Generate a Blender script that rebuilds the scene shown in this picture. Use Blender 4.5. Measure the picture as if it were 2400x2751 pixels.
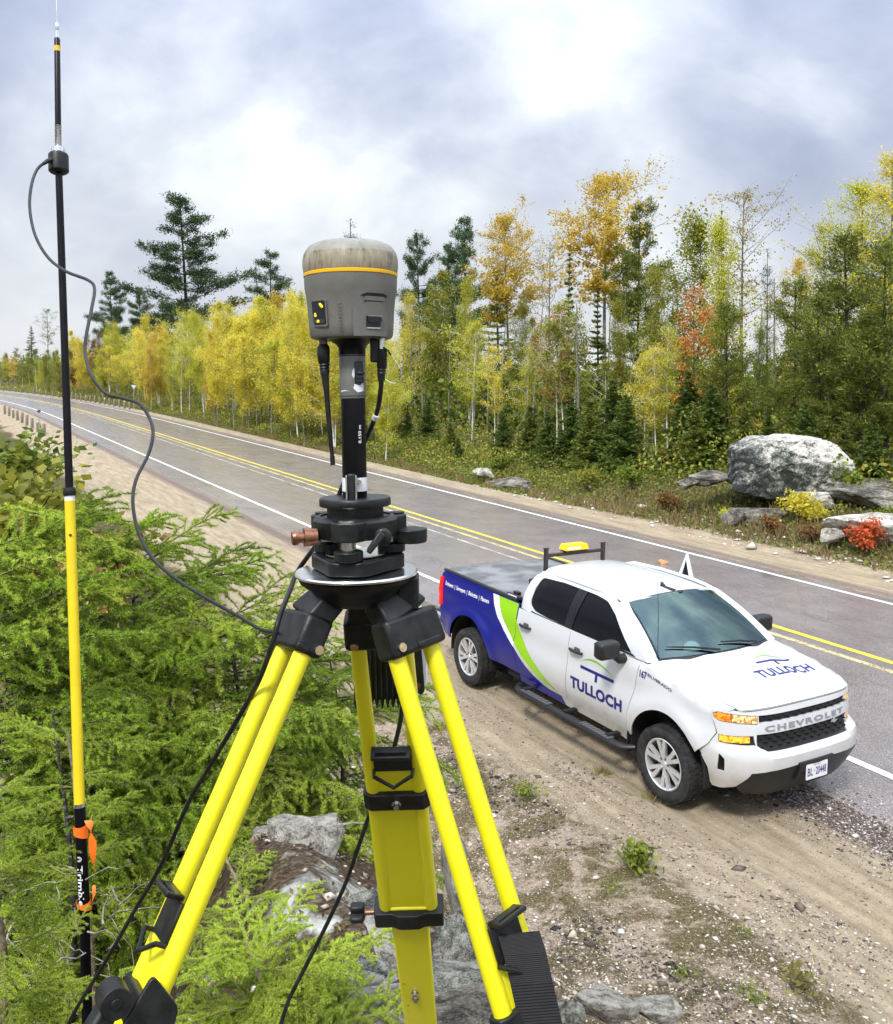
import bpy, math, random
import numpy as np
from mathutils import Matrix, Vector
from mathutils.geometry import delaunay_2d_cdt

for o in list(bpy.data.objects):
    bpy.data.objects.remove(o, do_unlink=True)
SC = bpy.context.scene
COL = SC.collection

# ------------------------------------------------------------------ camera
CAM = np.array([0.0, 0.0, 4.283])
FOC, CX, CY, PITCH, ROLL = 2420.0, 1200.0, 1163.8, 0.0703, 0.0182
_fw = np.array([0, math.cos(PITCH), -math.sin(PITCH)])
_u0 = np.array([0, math.sin(PITCH), math.cos(PITCH)])
_r0 = np.array([1.0, 0, 0])
_r = math.cos(ROLL) * _r0 + math.sin(ROLL) * _u0
_u = -math.sin(ROLL) * _r0 + math.cos(ROLL) * _u0
cam_d = bpy.data.cameras.new("camera")
cam = bpy.data.objects.new("camera", cam_d)
COL.objects.link(cam)
cam.matrix_world = Matrix(((_r[0], _u[0], -_fw[0], CAM[0]), (_r[1], _u[1], -_fw[1], CAM[1]),
                           (_r[2], _u[2], -_fw[2], CAM[2]), (0, 0, 0, 1)))
cam_d.sensor_fit = 'HORIZONTAL'
cam_d.sensor_width = 36.0
cam_d.lens = 36.0 * FOC / 2400.0
cam_d.shift_y = -(1375.5 - CY) / 2400.0
cam_d.clip_start = 0.05
cam_d.clip_end = 5000.0
SC.camera = cam
SC.render.resolution_x, SC.render.resolution_y = 893, 1024

def PX(px, py, depth):
    """world point seen at photo pixel (px,py), depth metres along the optical axis"""
    return CAM + depth * (_fw + _r * (px - CX) / FOC - _u * (py - CY) / FOC)

# ------------------------------------------------------------------ world: broken overcast over a daylight sky
SUN_EL, SUN_AZ = math.radians(52), math.radians(205)   # azimuth clockwise from +Y
W = bpy.data.worlds.new("World")
SC.world = W
W.use_nodes = True
nt = W.node_tree
nt.nodes.clear()
def _n(tree, kind, **kw):
    n = tree.nodes.new(kind)
    for k, v in kw.items():
        if k.startswith('i_'):
            key = k[2:]
            n.inputs[int(key) if key.isdigit() else key.replace('_', ' ')].default_value = v
        else:
            setattr(n, k, v)
    return n
L = nt.links.new
out = _n(nt, 'ShaderNodeOutputWorld')
bg = _n(nt, 'ShaderNodeBackground')
bg.inputs['Strength'].default_value = 0.10
sky = _n(nt, 'ShaderNodeTexSky', sky_type='NISHITA', sun_disc=False)
sky.sun_elevation = SUN_EL
sky.sun_rotation = SUN_AZ
tc = _n(nt, 'ShaderNodeTexCoord')
sep = _n(nt, 'ShaderNodeSeparateXYZ')
L(tc.outputs['Generated'], sep.inputs[0])
zc = _n(nt, 'ShaderNodeMath', operation='MAXIMUM'); L(sep.outputs['Z'], zc.inputs[0]); zc.inputs[1].default_value = 0.0
za = _n(nt, 'ShaderNodeMath', operation='ADD'); L(zc.outputs[0], za.inputs[0]); za.inputs[1].default_value = 0.90
dx = _n(nt, 'ShaderNodeMath', operation='DIVIDE'); L(sep.outputs['X'], dx.inputs[0]); L(za.outputs[0], dx.inputs[1])
dy = _n(nt, 'ShaderNodeMath', operation='DIVIDE'); L(sep.outputs['Y'], dy.inputs[0]); L(za.outputs[0], dy.inputs[1])
cmb = _n(nt, 'ShaderNodeCombineXYZ'); L(dx.outputs[0], cmb.inputs[0]); L(dy.outputs[0], cmb.inputs[1])
mp = _n(nt, 'ShaderNodeMapping'); L(cmb.outputs[0], mp.inputs[0])
mp.inputs['Rotation'].default_value = (0, 0, math.radians(-50)); mp.inputs['Scale'].default_value = (1.0, 1.35, 1.0)
mp.inputs['Location'].default_value = (2.17, 3.055, 0.0)
n1 = _n(nt, 'ShaderNodeTexNoise', i_Scale=2.1, i_Detail=5.0, i_Roughness=0.5, i_Distortion=0.3); L(mp.outputs[0], n1.inputs['Vector'])
n2 = _n(nt, 'ShaderNodeTexNoise', i_Scale=5.5, i_Detail=7.0, i_Roughness=0.55, i_Distortion=0.3); L(mp.outputs[0], n2.inputs['Vector'])
mx = _n(nt, 'ShaderNodeMix', data_type='FLOAT'); mx.inputs[0].default_value = 0.28
L(n1.outputs['Fac'], mx.inputs[2]); L(n2.outputs['Fac'], mx.inputs[3])
rp = _n(nt, 'ShaderNodeValToRGB')
cr = rp.color_ramp
cr.elements[0].position = 0.40; cr.elements[0].color = (0.41, 0.465, 0.63, 1)
cr.elements[1].position = 0.60; cr.elements[1].color = (1.12, 1.17, 1.20, 1)
e = cr.elements.new(0.47); e.color = (0.56, 0.615, 0.775, 1)
e = cr.elements.new(0.54); e.color = (0.82, 0.88, 0.96, 1)
L(mx.outputs[0], rp.inputs[0])
# towards the horizon the cloud sheet brightens
hz = _n(nt, 'ShaderNodeMapRange'); L(zc.outputs[0], hz.inputs[0])
hz.inputs[1].default_value = 0.0; hz.inputs[2].default_value = 0.22; hz.inputs[3].default_value = 0.85; hz.inputs[4].default_value = 0.0
hm = _n(nt, 'ShaderNodeMix', data_type='RGBA'); L(hz.outputs[0], hm.inputs[0]); L(rp.outputs[0], hm.inputs[6]); hm.inputs[7].default_value = (0.98, 1.0, 1.04, 1)
zsq = _n(nt, 'ShaderNodeMath', operation='POWER'); L(zc.outputs[0], zsq.inputs[0]); zsq.inputs[1].default_value = 2.0
zen = _n(nt, 'ShaderNodeMath', operation='MULTIPLY_ADD'); L(zsq.outputs[0], zen.inputs[0]); zen.inputs[1].default_value = 11.5; zen.inputs[2].default_value = 3.75
scl = _n(nt, 'ShaderNodeVectorMath', operation='SCALE'); L(hm.outputs[2], scl.inputs[0]); L(zen.outputs[0], scl.inputs[3])
sm = _n(nt, 'ShaderNodeMix', data_type='RGBA'); sm.inputs[0].default_value = 0.96
L(sky.outputs[0], sm.inputs[6]); L(scl.outputs[0], sm.inputs[7])
L(sm.outputs[2], bg.inputs[0]); L(bg.outputs[0], out.inputs[0])

# ------------------------------------------------------------------ sun behind thin cloud
sd = bpy.data.lights.new("sun", 'SUN')
sd.energy = 1.5
sd.angle = math.radians(11)
sd.color = (1.0, 0.96, 0.90)
sun = bpy.data.objects.new("sun", sd)
COL.objects.link(sun)
_sdir = Vector((math.sin(SUN_AZ) * math.cos(SUN_EL), math.cos(SUN_AZ) * math.cos(SUN_EL), math.sin(SUN_EL)))
sun.rotation_euler = _sdir.to_track_quat('Z', 'Y').to_euler()
sun.location = (0, 0, 40)

SC.view_settings.view_transform = 'Standard'
SC.view_settings.look = 'None'
SC.view_settings.gamma = 1.0
SC.view_settings.exposure = 1.20
SC.view_settings.use_curve_mapping = False
SC.render.engine = 'CYCLES'
SC.cycles.use_denoising = True
SC.cycles.use_adaptive_sampling = True
SC.cycles.adaptive_threshold = 0.03
SC.cycles.max_bounces = 5
SC.cycles.diffuse_bounces = 1
SC.cycles.glossy_bounces = 3
SC.cycles.transmission_bounces = 4
SC.cycles.transparent_max_bounces = 8
SC.cycles.caustics_reflective = False
SC.cycles.caustics_refractive = False

random.seed(7)
RNG = np.random.default_rng(11)

# ------------------------------------------------------------------ helpers
def tag(o, label=None, cat=None, group=None, kind=None):
    if label: o['label'] = label
    if cat: o['category'] = cat
    if group: o['group'] = group
    if kind: o['kind'] = kind
    return o

def empty(name, loc=(0, 0, 0), rot=None, label=None, cat=None, group=None):
    o = bpy.data.objects.new(name, None)
    COL.objects.link(o)
    o.empty_display_size = 0.1
    m = Matrix.Translation(Vector(loc))
    if rot is not None:
        m = m @ rot.to_4x4()
    o.matrix_basis = m
    return tag(o, label, cat, group)

def wmat(o):
    m = o.matrix_basis.copy()
    if o.parent is not None: m = wmat(o.parent) @ o.matrix_parent_inverse @ m
    return m

def link(name, me, parent=None, world=False):
    o = bpy.data.objects.new(name, me)
    COL.objects.link(o)
    if parent is not None:
        o.parent = parent
        if world:
            o.matrix_parent_inverse = wmat(parent).inverted()
    return o

def frame_from(axis, xhint=(1, 0, 0)):
    """3x3 rotation whose local Z is axis and local X is as near xhint as can be"""
    z = Vector(axis).normalized()
    x = Vector(xhint); x = (x - z * x.dot(z)).normalized()
    y = z.cross(x)
    return Matrix((x, y, z)).transposed()

class MB:
    def __init__(s):
        s.v = []; s.f = []; s.M = None
    def add(s, vs, fs):
        b = len(s.v)
        if s.M is not None:
            vs = [tuple(s.M @ Vector(v)) for v in vs]
        s.v += [tuple(map(float, v)) for v in vs]
        s.f += [tuple(b + i for i in f) for f in fs]
        return s
    def box(s, c, size, rot=None):
        hx, hy, hz = size[0] / 2, size[1] / 2, size[2] / 2
        vs = [Vector((x, y, z)) for x in (-hx, hx) for y in (-hy, hy) for z in (-hz, hz)]
        if rot is not None: vs = [rot @ v for v in vs]
        c = Vector(c)
        return s.add([v + c for v in vs], [(0, 1, 3, 2), (4, 6, 7, 5), (0, 4, 5, 1), (2, 3, 7, 6), (0, 2, 6, 4), (1, 5, 7, 3)])
    def frustum(s, c0, c1, s0, s1, x=(1, 0, 0)):
        """tapered box from c0 to c1 with cross sections s0,s1=(along x, across)"""
        R = frame_from(Vector(c1) - Vector(c0), x)
        vs = []
        for c, sz in ((c0, s0), (c1, s1)):
            for a, b in ((-1, -1), (1, -1), (1, 1), (-1, 1)):
                vs.append(Vector(c) + R @ Vector((a * sz[0] / 2, b * sz[1] / 2, 0)))
        return s.add(vs, [(3, 2, 1, 0), (4, 5, 6, 7), (0, 1, 5, 4), (1, 2, 6, 5), (2, 3, 7, 6), (3, 0, 4, 7)])
    def tube(s, pts, rad, n=12, cap=True, flat=1.0):
        pts = [Vector(p) for p in pts]
        if not hasattr(rad, '__len__'): rad = [rad] * len(pts)
        vs = []; fs = []
        prev = None
        for i, p in enumerate(pts):
            t = (pts[min(i + 1, len(pts) - 1)] - pts[max(i - 1, 0)])
            if t.length < 1e-9: t = Vector((0, 0, 1))
            t.normalize()
            if prev is None:
                h = Vector((0, 0, 1)) if abs(t.z) < 0.9 else Vector((1, 0, 0))
                x = t.cross(h).normalized()
            else:
                x = (prev - t * prev.dot(t)).normalized()
            prev = x
            y = t.cross(x)
            for k in range(n):
                a = 2 * math.pi * k / n
                vs.append(p + x * (rad[i] * math.cos(a)) + y * (rad[i] * flat * math.sin(a)))
        for i in range(len(pts) - 1):
            for k in range(n):
                a = i * n + k; b = i * n + (k + 1) % n
                fs.append((a, b, b + n, a + n))
        if cap:
            fs.append(tuple(range(n - 1, -1, -1)))
            m = (len(pts) - 1) * n
            fs.append(tuple(range(m, m + n)))
        return s.add(vs, fs)
    def cyl(s, p0, p1, r, n=20, r1=None):
        return s.tube([p0, p1], [r, r if r1 is None else r1], n)
    def lathe(s, prof, n=40, axis_rot=None, c=(0, 0, 0), cap=True):
        """prof: list of (r, z); closed at both ends when r=0"""
        vs = []; fs = []
        for r, z in prof:
            for k in range(n):
                a = 2 * math.pi * k / n
                v = Vector((r * math.cos(a), r * math.sin(a), z))
                if axis_rot is not None: v = axis_rot @ v
                vs.append(v + Vector(c))
        for i in range(len(prof) - 1):
            for k in range(n):
                a = i * n + k; b = i * n + (k + 1) % n
                fs.append((a, b, b + n, a + n))
        if cap and prof[0][0] > 1e-6: fs.append(tuple(range(n - 1, -1, -1)))
        if cap and prof[-1][0] > 1e-6:
            m = (len(prof) - 1) * n; fs.append(tuple(range(m, m + n)))
        return s.add(vs, fs)
    def prism(s, poly, a, b, fn=lambda x, y, z: (x, y, z)):
        n = len(poly)
        vs = [fn(x, y, a) for x, y in poly] + [fn(x, y, b) for x, y in poly]
        fs = [tuple(range(n - 1, -1, -1)), tuple(range(n, 2 * n))]
        fs += [(i, (i + 1) % n, n + (i + 1) % n, n + i) for i in range(n)]
        return s.add(vs, fs)
    def mesh(s, name, mat=None, smooth=40):
        me = bpy.data.meshes.new(name)
        me.from_pydata(s.v, [], s.f)
        me.update()
        if mat is not None: me.materials.append(mat)
        if smooth:
            me.shade_smooth()
            me.set_sharp_from_angle(angle=math.radians(smooth))
        return me
    def build(s, name, mat=None, parent=None, smooth=40, bevel=0, world=False, seg=2):
        o = link(name, s.mesh(name, mat, smooth), parent, world)
        if bevel:
            b = o.modifiers.new('bevel', 'BEVEL'); b.width = bevel; b.segments = seg; b.limit_method = 'ANGLE'
            b.angle_limit = math.radians(35); b.harden_normals = False
        return o

def npmesh(name, V, F, mat=None, smooth=False, attrs=None):
    """fast mesh from arrays; F is (n,3) or (n,4)"""
    V = np.asarray(V, np.float32); F = np.asarray(F, np.int32)
    k = F.shape[1]
    me = bpy.data.meshes.new(name)
    me.vertices.add(len(V)); me.vertices.foreach_set('co', V.ravel())
    me.loops.add(F.size); me.loops.foreach_set('vertex_index', F.ravel())
    me.polygons.add(len(F))
    me.polygons.foreach_set('loop_start', np.arange(0, F.size, k, dtype=np.int32))
    me.update(calc_edges=True)
    me.validate()
    if smooth: me.shade_smooth()
    if mat is not None: me.materials.append(mat)
    for nm, a in (attrs or {}).items():
        at = me.attributes.new(nm, 'FLOAT', 'POINT'); at.data.foreach_set('value', np.asarray(a, np.float32))
    return me

def vnoise(x, y, seed=0):
    """cheap smooth value noise on arrays, about -1..1"""
    x = np.asarray(x, float); y = np.asarray(y, float)
    xi = np.floor(x).astype(np.int64); yi = np.floor(y).astype(np.int64)
    xf = x - xi; yf = y - yi
    def h(a, b):
        n = (a * 374761393 + b * 668265263 + seed * 1442695041) & 0x7fffffff
        n = ((n ^ (n >> 13)) * 1274126177) & 0x7fffffff
        return (n ^ (n >> 16)) % 65536 / 32768.0 - 1.0
    u = xf * xf * (3 - 2 * xf); v = yf * yf * (3 - 2 * yf)
    return (h(xi, yi) * (1 - u) + h(xi + 1, yi) * u) * (1 - v) + (h(xi, yi + 1) * (1 - u) + h(xi + 1, yi + 1) * u) * v

def fbm(x, y, o=4, seed=0):
    s = 0; a = 1.0; t = 0
    for k in range(o):
        s = s + a * vnoise(np.asarray(x) * 2 ** k, np.asarray(y) * 2 ** k, seed + k * 17); t += a; a *= 0.5
    return s / t

def sstep(a, b, x):
    t = np.clip((np.asarray(x, float) - a) / (b - a), 0, 1)
    return t * t * (3 - 2 * t)

# ------------------------------------------------------------------ materials
def newmat(name):
    m = bpy.data.materials.new(name)
    m.use_nodes = True
    t = m.node_tree
    return m, t, t.nodes['Principled BSDF'], t.links.new

def pm(name, col, rough=0.5, metal=0.0, var=0.0, scale=30.0, bump=0.0, bscale=None, col2=None, coat=0.0, spec=0.5, emit=None, estr=0.0, detail=4.0, pos=(0.4, 0.62)):
    """principled material with noise-driven colour change and fine relief (object space)"""
    m, t, b, l = newmat(name)
    b.inputs['Roughness'].default_value = rough
    b.inputs['Metallic'].default_value = metal
    b.inputs['Specular IOR Level'].default_value = spec
    b.inputs['Coat Weight'].default_value = coat
    b.inputs['Coat Roughness'].default_value = 0.06
    b.inputs['Base Color'].default_value = (*col, 1)
    if emit:
        b.inputs['Emission Color'].default_value = (*emit, 1); b.inputs['Emission Strength'].default_value = estr
    if var or col2 or bump:
        tc = _n(t, 'ShaderNodeTexCoord')
        if var or col2:
            n = _n(t, 'ShaderNodeTexNoise', i_Scale=scale, i_Detail=detail, i_Roughness=0.6); l(tc.outputs['Object'], n.inputs['Vector'])
            r = _n(t, 'ShaderNodeValToRGB'); l(n.outputs['Fac'], r.inputs[0])
            c2 = col2 if col2 else tuple(min(1, c * (1 + var)) for c in col)
            c1 = col if col2 else tuple(c * (1 - var) for c in col)
            r.color_ramp.elements[0].position = pos[0]; r.color_ramp.elements[0].color = (*c1, 1)
            r.color_ramp.elements[1].position = pos[1]; r.color_ramp.elements[1].color = (*c2, 1)
            l(r.outputs[0], b.inputs['Base Color'])
            rr = _n(t, 'ShaderNodeMapRange'); l(n.outputs['Fac'], rr.inputs[0])
            rr.inputs[3].default_value = max(0, rough - 0.08); rr.inputs[4].default_value = min(1, rough + 0.1); l(rr.outputs[0], b.inputs['Roughness'])
        if bump:
            n2 = _n(t, 'ShaderNodeTexNoise', i_Scale=bscale or scale * 4, i_Detail=3.0); l(tc.outputs['Object'], n2.inputs['Vector'])
            bp = _n(t, 'ShaderNodeBump', i_Strength=bump, i_Distance=0.01); l(n2.outputs['Fac'], bp.inputs['Height']); l(bp.outputs[0], b.inputs['Normal'])
    return m

def leafmat(name, cols, trans=0.35, rough=0.55, objvar=0.15):
    """foliage: colour picked per leaf (island), light passing through the blade"""
    m, t, b, l = newmat(name)
    g = _n(t, 'ShaderNodeNewGeometry')
    r = _n(t, 'ShaderNodeValToRGB'); l(g.outputs['Random Per Island'], r.inputs[0])
    k = len(cols)
    els = r.color_ramp.elements
    els[0].position = 0; els[0].color = (*cols[0], 1); els[1].position = 1; els[1].color = (*cols[-1], 1)
    for i in range(1, k - 1):
        e = els.new(i / (k - 1)); e.color = (*cols[i], 1)
    oi = _n(t, 'ShaderNodeObjectInfo')
    mr = _n(t, 'ShaderNodeMapRange'); l(oi.outputs['Random'], mr.inputs[0]); mr.inputs[3].default_value = 1 - objvar; mr.inputs[4].default_value = 1 + objvar
    hs = _n(t, 'ShaderNodeHueSaturation'); l(r.outputs[0], hs.inputs['Color']); l(mr.outputs[0], hs.inputs['Value'])
    l(hs.outputs[0], b.inputs['Base Color'])
    b.inputs['Roughness'].default_value = rough
    b.inputs['Specular IOR Level'].default_value = 0.3
    tr = _n(t, 'ShaderNodeBsdfTranslucent'); l(hs.outputs[0], tr.inputs['Color'])
    mx = _n(t, 'ShaderNodeMixShader'); mx.inputs[0].default_value = trans
    l(b.outputs[0], mx.inputs[1]); l(tr.outputs[0], mx.inputs[2])
    l(mx.outputs[0], t.nodes['Material Output'].inputs['Surface'])
    return m

# directions of the road: RD the way the near lane drives, RN from the camera's bank across the road
RH = -1.0453
RD = np.array([math.cos(RH), math.sin(RH)])
RN = np.array([-math.sin(RH), math.cos(RH)])
T_NEAR, LANE = 8.919, 3.4375
S0, RADIUS = 75.0, 385.0
TREE_UP = Vector((-0.033, 0.0, 1.0)).normalized()     # the road climbs a little, trees stay plumb

def road_xy(s, t):
    """s metres up the road (away, to the left), t metres across from the camera"""
    s = np.asarray(s, float); t = np.asarray(t, float)
    e = -RD
    sl = np.minimum(s, S0)
    a = np.maximum(s - S0, 0) / RADIUS
    cx = sl + RADIUS * np.sin(a); ct = -RADIUS * (1 - np.cos(a))
    nx = np.sin(a); nt_ = np.cos(a)
    ss = cx + nx * (t - 12.0); tt = ct + 12.0 + nt_ * (t - 12.0)
    return ss * e[0] + tt * RN[0], ss * e[1] + tt * RN[1]

def road_st(x, y):
    s, t = -(x * RD[0] + y * RD[1]), x * RN[0] + y * RN[1]
    if s > S0:
        ds, dt = s - S0, t - 12.0 + RADIUS
        s, t = S0 + RADIUS * math.atan2(ds, dt), 12.0 + math.hypot(ds, dt) - RADIUS
    return s, t
# ================================================================== terrain and road
KT = [-8, -2, 0, 1.1, 1.6, 2.2, 3, 3.8, 4.6, 5.5, 6.3]
KZ = [2.9, 2.8, 2.72, 2.60, 2.20, 1.55, 0.95, 0.50, 0.22, 0.06, 0.0]
BT = [17.4, 18.3, 20, 22, 25, 30, 60, 140]
BZ = [0, 0.16, 0.55, 1.10, 1.75, 2.4, 3.6, 5]

def ground_z(s, t, rough=True):
    s = np.asarray(s, float); t = np.asarray(t, float)
    K = 1 - sstep(3.0, 7.5, s + 0.5 * np.sin(t * 2.0))
    near = np.interp(t, KT, KZ) * K
    near = near - 0.95 * K * sstep(1.7, 2.9, s) * (1 - sstep(0.35, 1.05, t))
    dip = -(1 - K) * np.interp(t, [-60, -10, 0, 4, 5.6, 6.6], [1.6, 1.2, 0.75, 0.3, 0.1, 0.0])
    B = 1 - sstep(15, 30, s)
    far = B * np.interp(t, BT, BZ) + (1 - B) * np.interp(t, [17.6, 19, 21, 24, 60, 140], [0, -0.30, -0.12, 0.12, 1.6, 4])
    z = near + dip + far
    if rough:
        a = np.interp(t, [-3, 1.5, 3.5, 6.3, 7.0, 17.3, 18.5, 22], [0.10, 0.10, 0.06, 0.02, 0.0, 0.0, 0.04, 0.16])
        z = z + a * fbm(s * 1.3, t * 1.3, 4, 3) + 0.25 * a * fbm(s * 6, t * 6, 3, 9)
        # wheel ruts on the sandy shoulder
        rut = np.exp(-((t - 6.35) / 0.16) ** 2) + np.exp(-((t - 5.65) / 0.2) ** 2)
        z = z - 0.022 * rut * (1 + 0.4 * fbm(s * 0.7, t, 2, 5))
    return z

def gz_xy(x, y):
    s, t = road_st(x, y)
    return float(ground_z(s, t))

def grid_lines(segs):
    r = []
    for a, b, st in segs:
        r += list(np.arange(a, b - 1e-6, st))
    return np.array(r)

def make_ground():
    S = grid_lines([(-60, -14, 4), (-14, -2, 0.5), (-2, 12, 0.09), (12, 30, 0.35), (30, 80, 1.2), (80, 200, 4), (200, 420.1, 20)])
    T = grid_lines([(-90, -10, 8), (-10, -2, 0.7), (-2, 9, 0.09), (9, 16, 1.0), (16, 26, 0.25), (26, 40, 1.5), (40, 150.1, 10)])
    SS, TT = np.meshgrid(S, T, indexing='ij')
    X, Y = road_xy(SS, TT)
    Z = ground_z(SS, TT)
    Z = np.where((TT > 8.6) & (TT < 15.9), -0.03, Z)
    ns, n_t = SS.shape
    idx = np.arange(ns * n_t).reshape(ns, n_t)
    F = np.stack([idx[:-1, :-1], idx[1:, :-1], idx[1:, 1:], idx[:-1, 1:]], -1).reshape(-1, 4)
    V = np.stack([X, Y, Z], -1).reshape(-1, 3)
    n = fbm(SS * 0.55, TT * 0.55, 4, 21)
    sand = np.exp(-((TT - 6.3 - 0.25 * n) / np.where(TT > 6.3, 1.3, 1.0)) ** 4) + np.exp(-((TT - 17.1 - 0.2 * n) / 0.95) ** 4)
    far_near = sstep(12, 18, SS) * (sstep(3.4, 5.6, TT) * (TT < 8.8))
    sand = np.clip(sand + far_near, 0, 1)
    veg = np.clip(sstep(17.9, 18.9, TT + 0.4 * n) + (1 - sstep(3.4, 5.8, TT + n)) * sstep(9, 16, SS), 0, 1)
    rock = np.clip((1 - sstep(1.7, 2.6, TT + 0.5 * n)) * (1 - sstep(5, 8, SS)), 0, 1)
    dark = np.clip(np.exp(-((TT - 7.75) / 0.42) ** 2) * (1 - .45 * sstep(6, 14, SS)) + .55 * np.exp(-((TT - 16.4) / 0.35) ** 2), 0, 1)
    me = npmesh('ground', V, F, None, True, dict(sand=sand.ravel(), veg=veg.ravel(), rock=rock.ravel(), dark=dark.ravel(), t=TT.ravel(), s=SS.ravel()))
    return me

def ground_material():
    m, t, b, l = newmat('ground_soil')
    tc = _n(t, 'ShaderNodeTexCoord')
    def at(nm):
        a = _n(t, 'ShaderNodeAttribute', attribute_name=nm); return a.outputs['Fac']
    def noise(sc, det=5, ro=0.6, dist=0.0):
        n = _n(t, 'ShaderNodeTexNoise', i_Scale=sc, i_Detail=det, i_Roughness=ro, i_Distortion=dist); l(tc.outputs['Object'], n.inputs['Vector']); return n.outputs['Fac']
    def ramp(f, stops):
        r = _n(t, 'ShaderNodeValToRGB'); l(f, r.inputs[0]); els = r.color_ramp.elements
        els[0].position, els[0].color = stops[0][0], (*stops[0][1], 1); els[1].position, els[1].color = stops[-1][0], (*stops[-1][1], 1)
        for p, c in stops[1:-1]:
            e = els.new(p); e.color = (*c, 1)
        return r.outputs[0]
    def mix(f, a, c):
        x = _n(t, 'ShaderNodeMix', data_type='RGBA')
        if hasattr(f, 'default_value'): l(f, x.inputs[0])
        else: x.inputs[0].default_value = f
        l(a, x.inputs[6]); l(c, x.inputs[7]); return x.outputs[2]
    def edge(mask, nz, lo=0.35, hi=0.65, k=0.9):
        # mask + (noise-0.5)*k, sharpened
        a = _n(t, 'ShaderNodeMath', operation='MULTIPLY_ADD'); l(nz, a.inputs[0]); a.inputs[1].default_value = k; l(mask, a.inputs[2])
        r = _n(t, 'ShaderNodeMapRange', interpolation_type='SMOOTHSTEP'); l(a.outputs[0], r.inputs[0]); r.inputs[1].default_value = lo + k * 0.5; r.inputs[2].default_value = hi + k * 0.5
        return r.outputs[0]
    n_big = noise(1.1, 6); n_mid = noise(7, 6, 0.65); n_fine = noise(60, 5, 0.7); n_peb = noise(26, 6, 0.75, 0.4)
    dirt = ramp(n_fine, [(0.30, (0.045, 0.034, 0.026)), (0.44, (0.22, 0.17, 0.12)), (0.58, (0.45, 0.37, 0.275)), (0.72, (0.70, 0.62, 0.51))])
    dirt2 = ramp(n_peb, [(0.34, (0.08, 0.058, 0.04)), (0.5, (0.35, 0.275, 0.195)), (0.68, (0.64, 0.54, 0.42))])
    dirt = mix(0.5, dirt, dirt2)
    sandc = ramp(n_fine, [(0.30, (0.15, 0.112, 0.070)), (0.48, (0.34, 0.275, 0.185)), (0.70, (0.55, 0.465, 0.335))])
    sandb = ramp(n_mid, [(0.35, (0.20, 0.155, 0.10)), (0.65, (0.48, 0.40, 0.275))])
    sandc = mix(0.45, sandc, sandb)
    vegc = ramp(n_mid, [(0.32, (0.035, 0.030, 0.014)), (0.48, (0.075, 0.070, 0.024)), (0.60, (0.13, 0.105, 0.045)), (0.75, (0.24, 0.19, 0.11))])
    rockc = ramp(n_mid, [(0.33, (0.05, 0.055, 0.05)), (0.46, (0.20, 0.21, 0.18)), (0.56, (0.42, 0.42, 0.37)), (0.70, (0.68, 0.67, 0.62))])
    soil = ramp(n_fine, [(0.33, (0.020, 0.014, 0.009)), (0.5, (0.085, 0.060, 0.036)), (0.70, (0.22, 0.17, 0.115))])
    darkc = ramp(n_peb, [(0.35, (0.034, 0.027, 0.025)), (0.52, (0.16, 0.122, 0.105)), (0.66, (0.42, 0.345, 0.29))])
    moss = ramp(n_fine, [(0.32, (0.030, 0.024, 0.010)), (0.5, (0.12, 0.095, 0.045)), (0.68, (0.30, 0.245, 0.14))])
    n_patch = noise(2.3, 7, 0.7, 0.4)
    pm_ = _n(t, 'ShaderNodeMapRange', interpolation_type='SMOOTHSTEP'); l(n_patch, pm_.inputs[0]); pm_.inputs[1].default_value = 0.42; pm_.inputs[2].default_value = 0.55
    dirt = mix(pm_.outputs[0], dirt, moss)
    cbs = _n(t, 'ShaderNodeCombineXYZ'); l(at('t'), cbs.inputs[0]); ss_ = _n(t, 'ShaderNodeMath', operation='MULTIPLY'); l(at('s'), ss_.inputs[0]); ss_.inputs[1].default_value = 0.10; l(ss_.outputs[0], cbs.inputs[1])
    stk = _n(t, 'ShaderNodeTexNoise', i_Scale=7.0, i_Detail=6.0, i_Roughness=0.65); l(cbs.outputs[0], stk.inputs['Vector'])
    sk = ramp(stk.outputs['Fac'], [(0.36, (0.15, 0.115, 0.070)), (0.62, (0.52, 0.435, 0.30))])
    sandc = mix(0.40, sandc, sk)
    c = mix(edge(at('sand'), n_mid), dirt, sandc)
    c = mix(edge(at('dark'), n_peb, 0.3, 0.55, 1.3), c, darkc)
    c = mix(edge(at('veg'), n_mid), c, vegc)
    rk = mix(edge(n_big, n_mid, 0.60, 0.66, 0.3), soil, rockc)
    c = mix(edge(at('rock'), n_mid), c, rk)
    l(c, b.inputs['Base Color'])
    b.inputs['Roughness'].default_value = 0.92; b.inputs['Specular IOR Level'].default_value = 0.2
    bp = _n(t, 'ShaderNodeBump', i_Strength=0.8, i_Distance=0.03); l(n_peb, bp.inputs['Height'])
    bp2 = _n(t, 'ShaderNodeBump', i_Strength=0.6, i_Distance=0.012); l(n_fine, bp2.inputs['Height']); l(bp.outputs[0], bp2.inputs['Normal'])
    l(bp2.outputs[0], b.inputs['Normal'])
    return m

g_me = make_ground()
g_me.materials.append(ground_material())
ground = tag(link('ground', g_me), kind='structure')
hb = MB().box((0, 300, -4.0), (5000, 5000, 1.0))
tag(hb.build('terrain', pm('far_terrain', (0.06, 0.07, 0.03), 0.95, var=0.4, scale=0.05), smooth=0), kind='structure')

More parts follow.
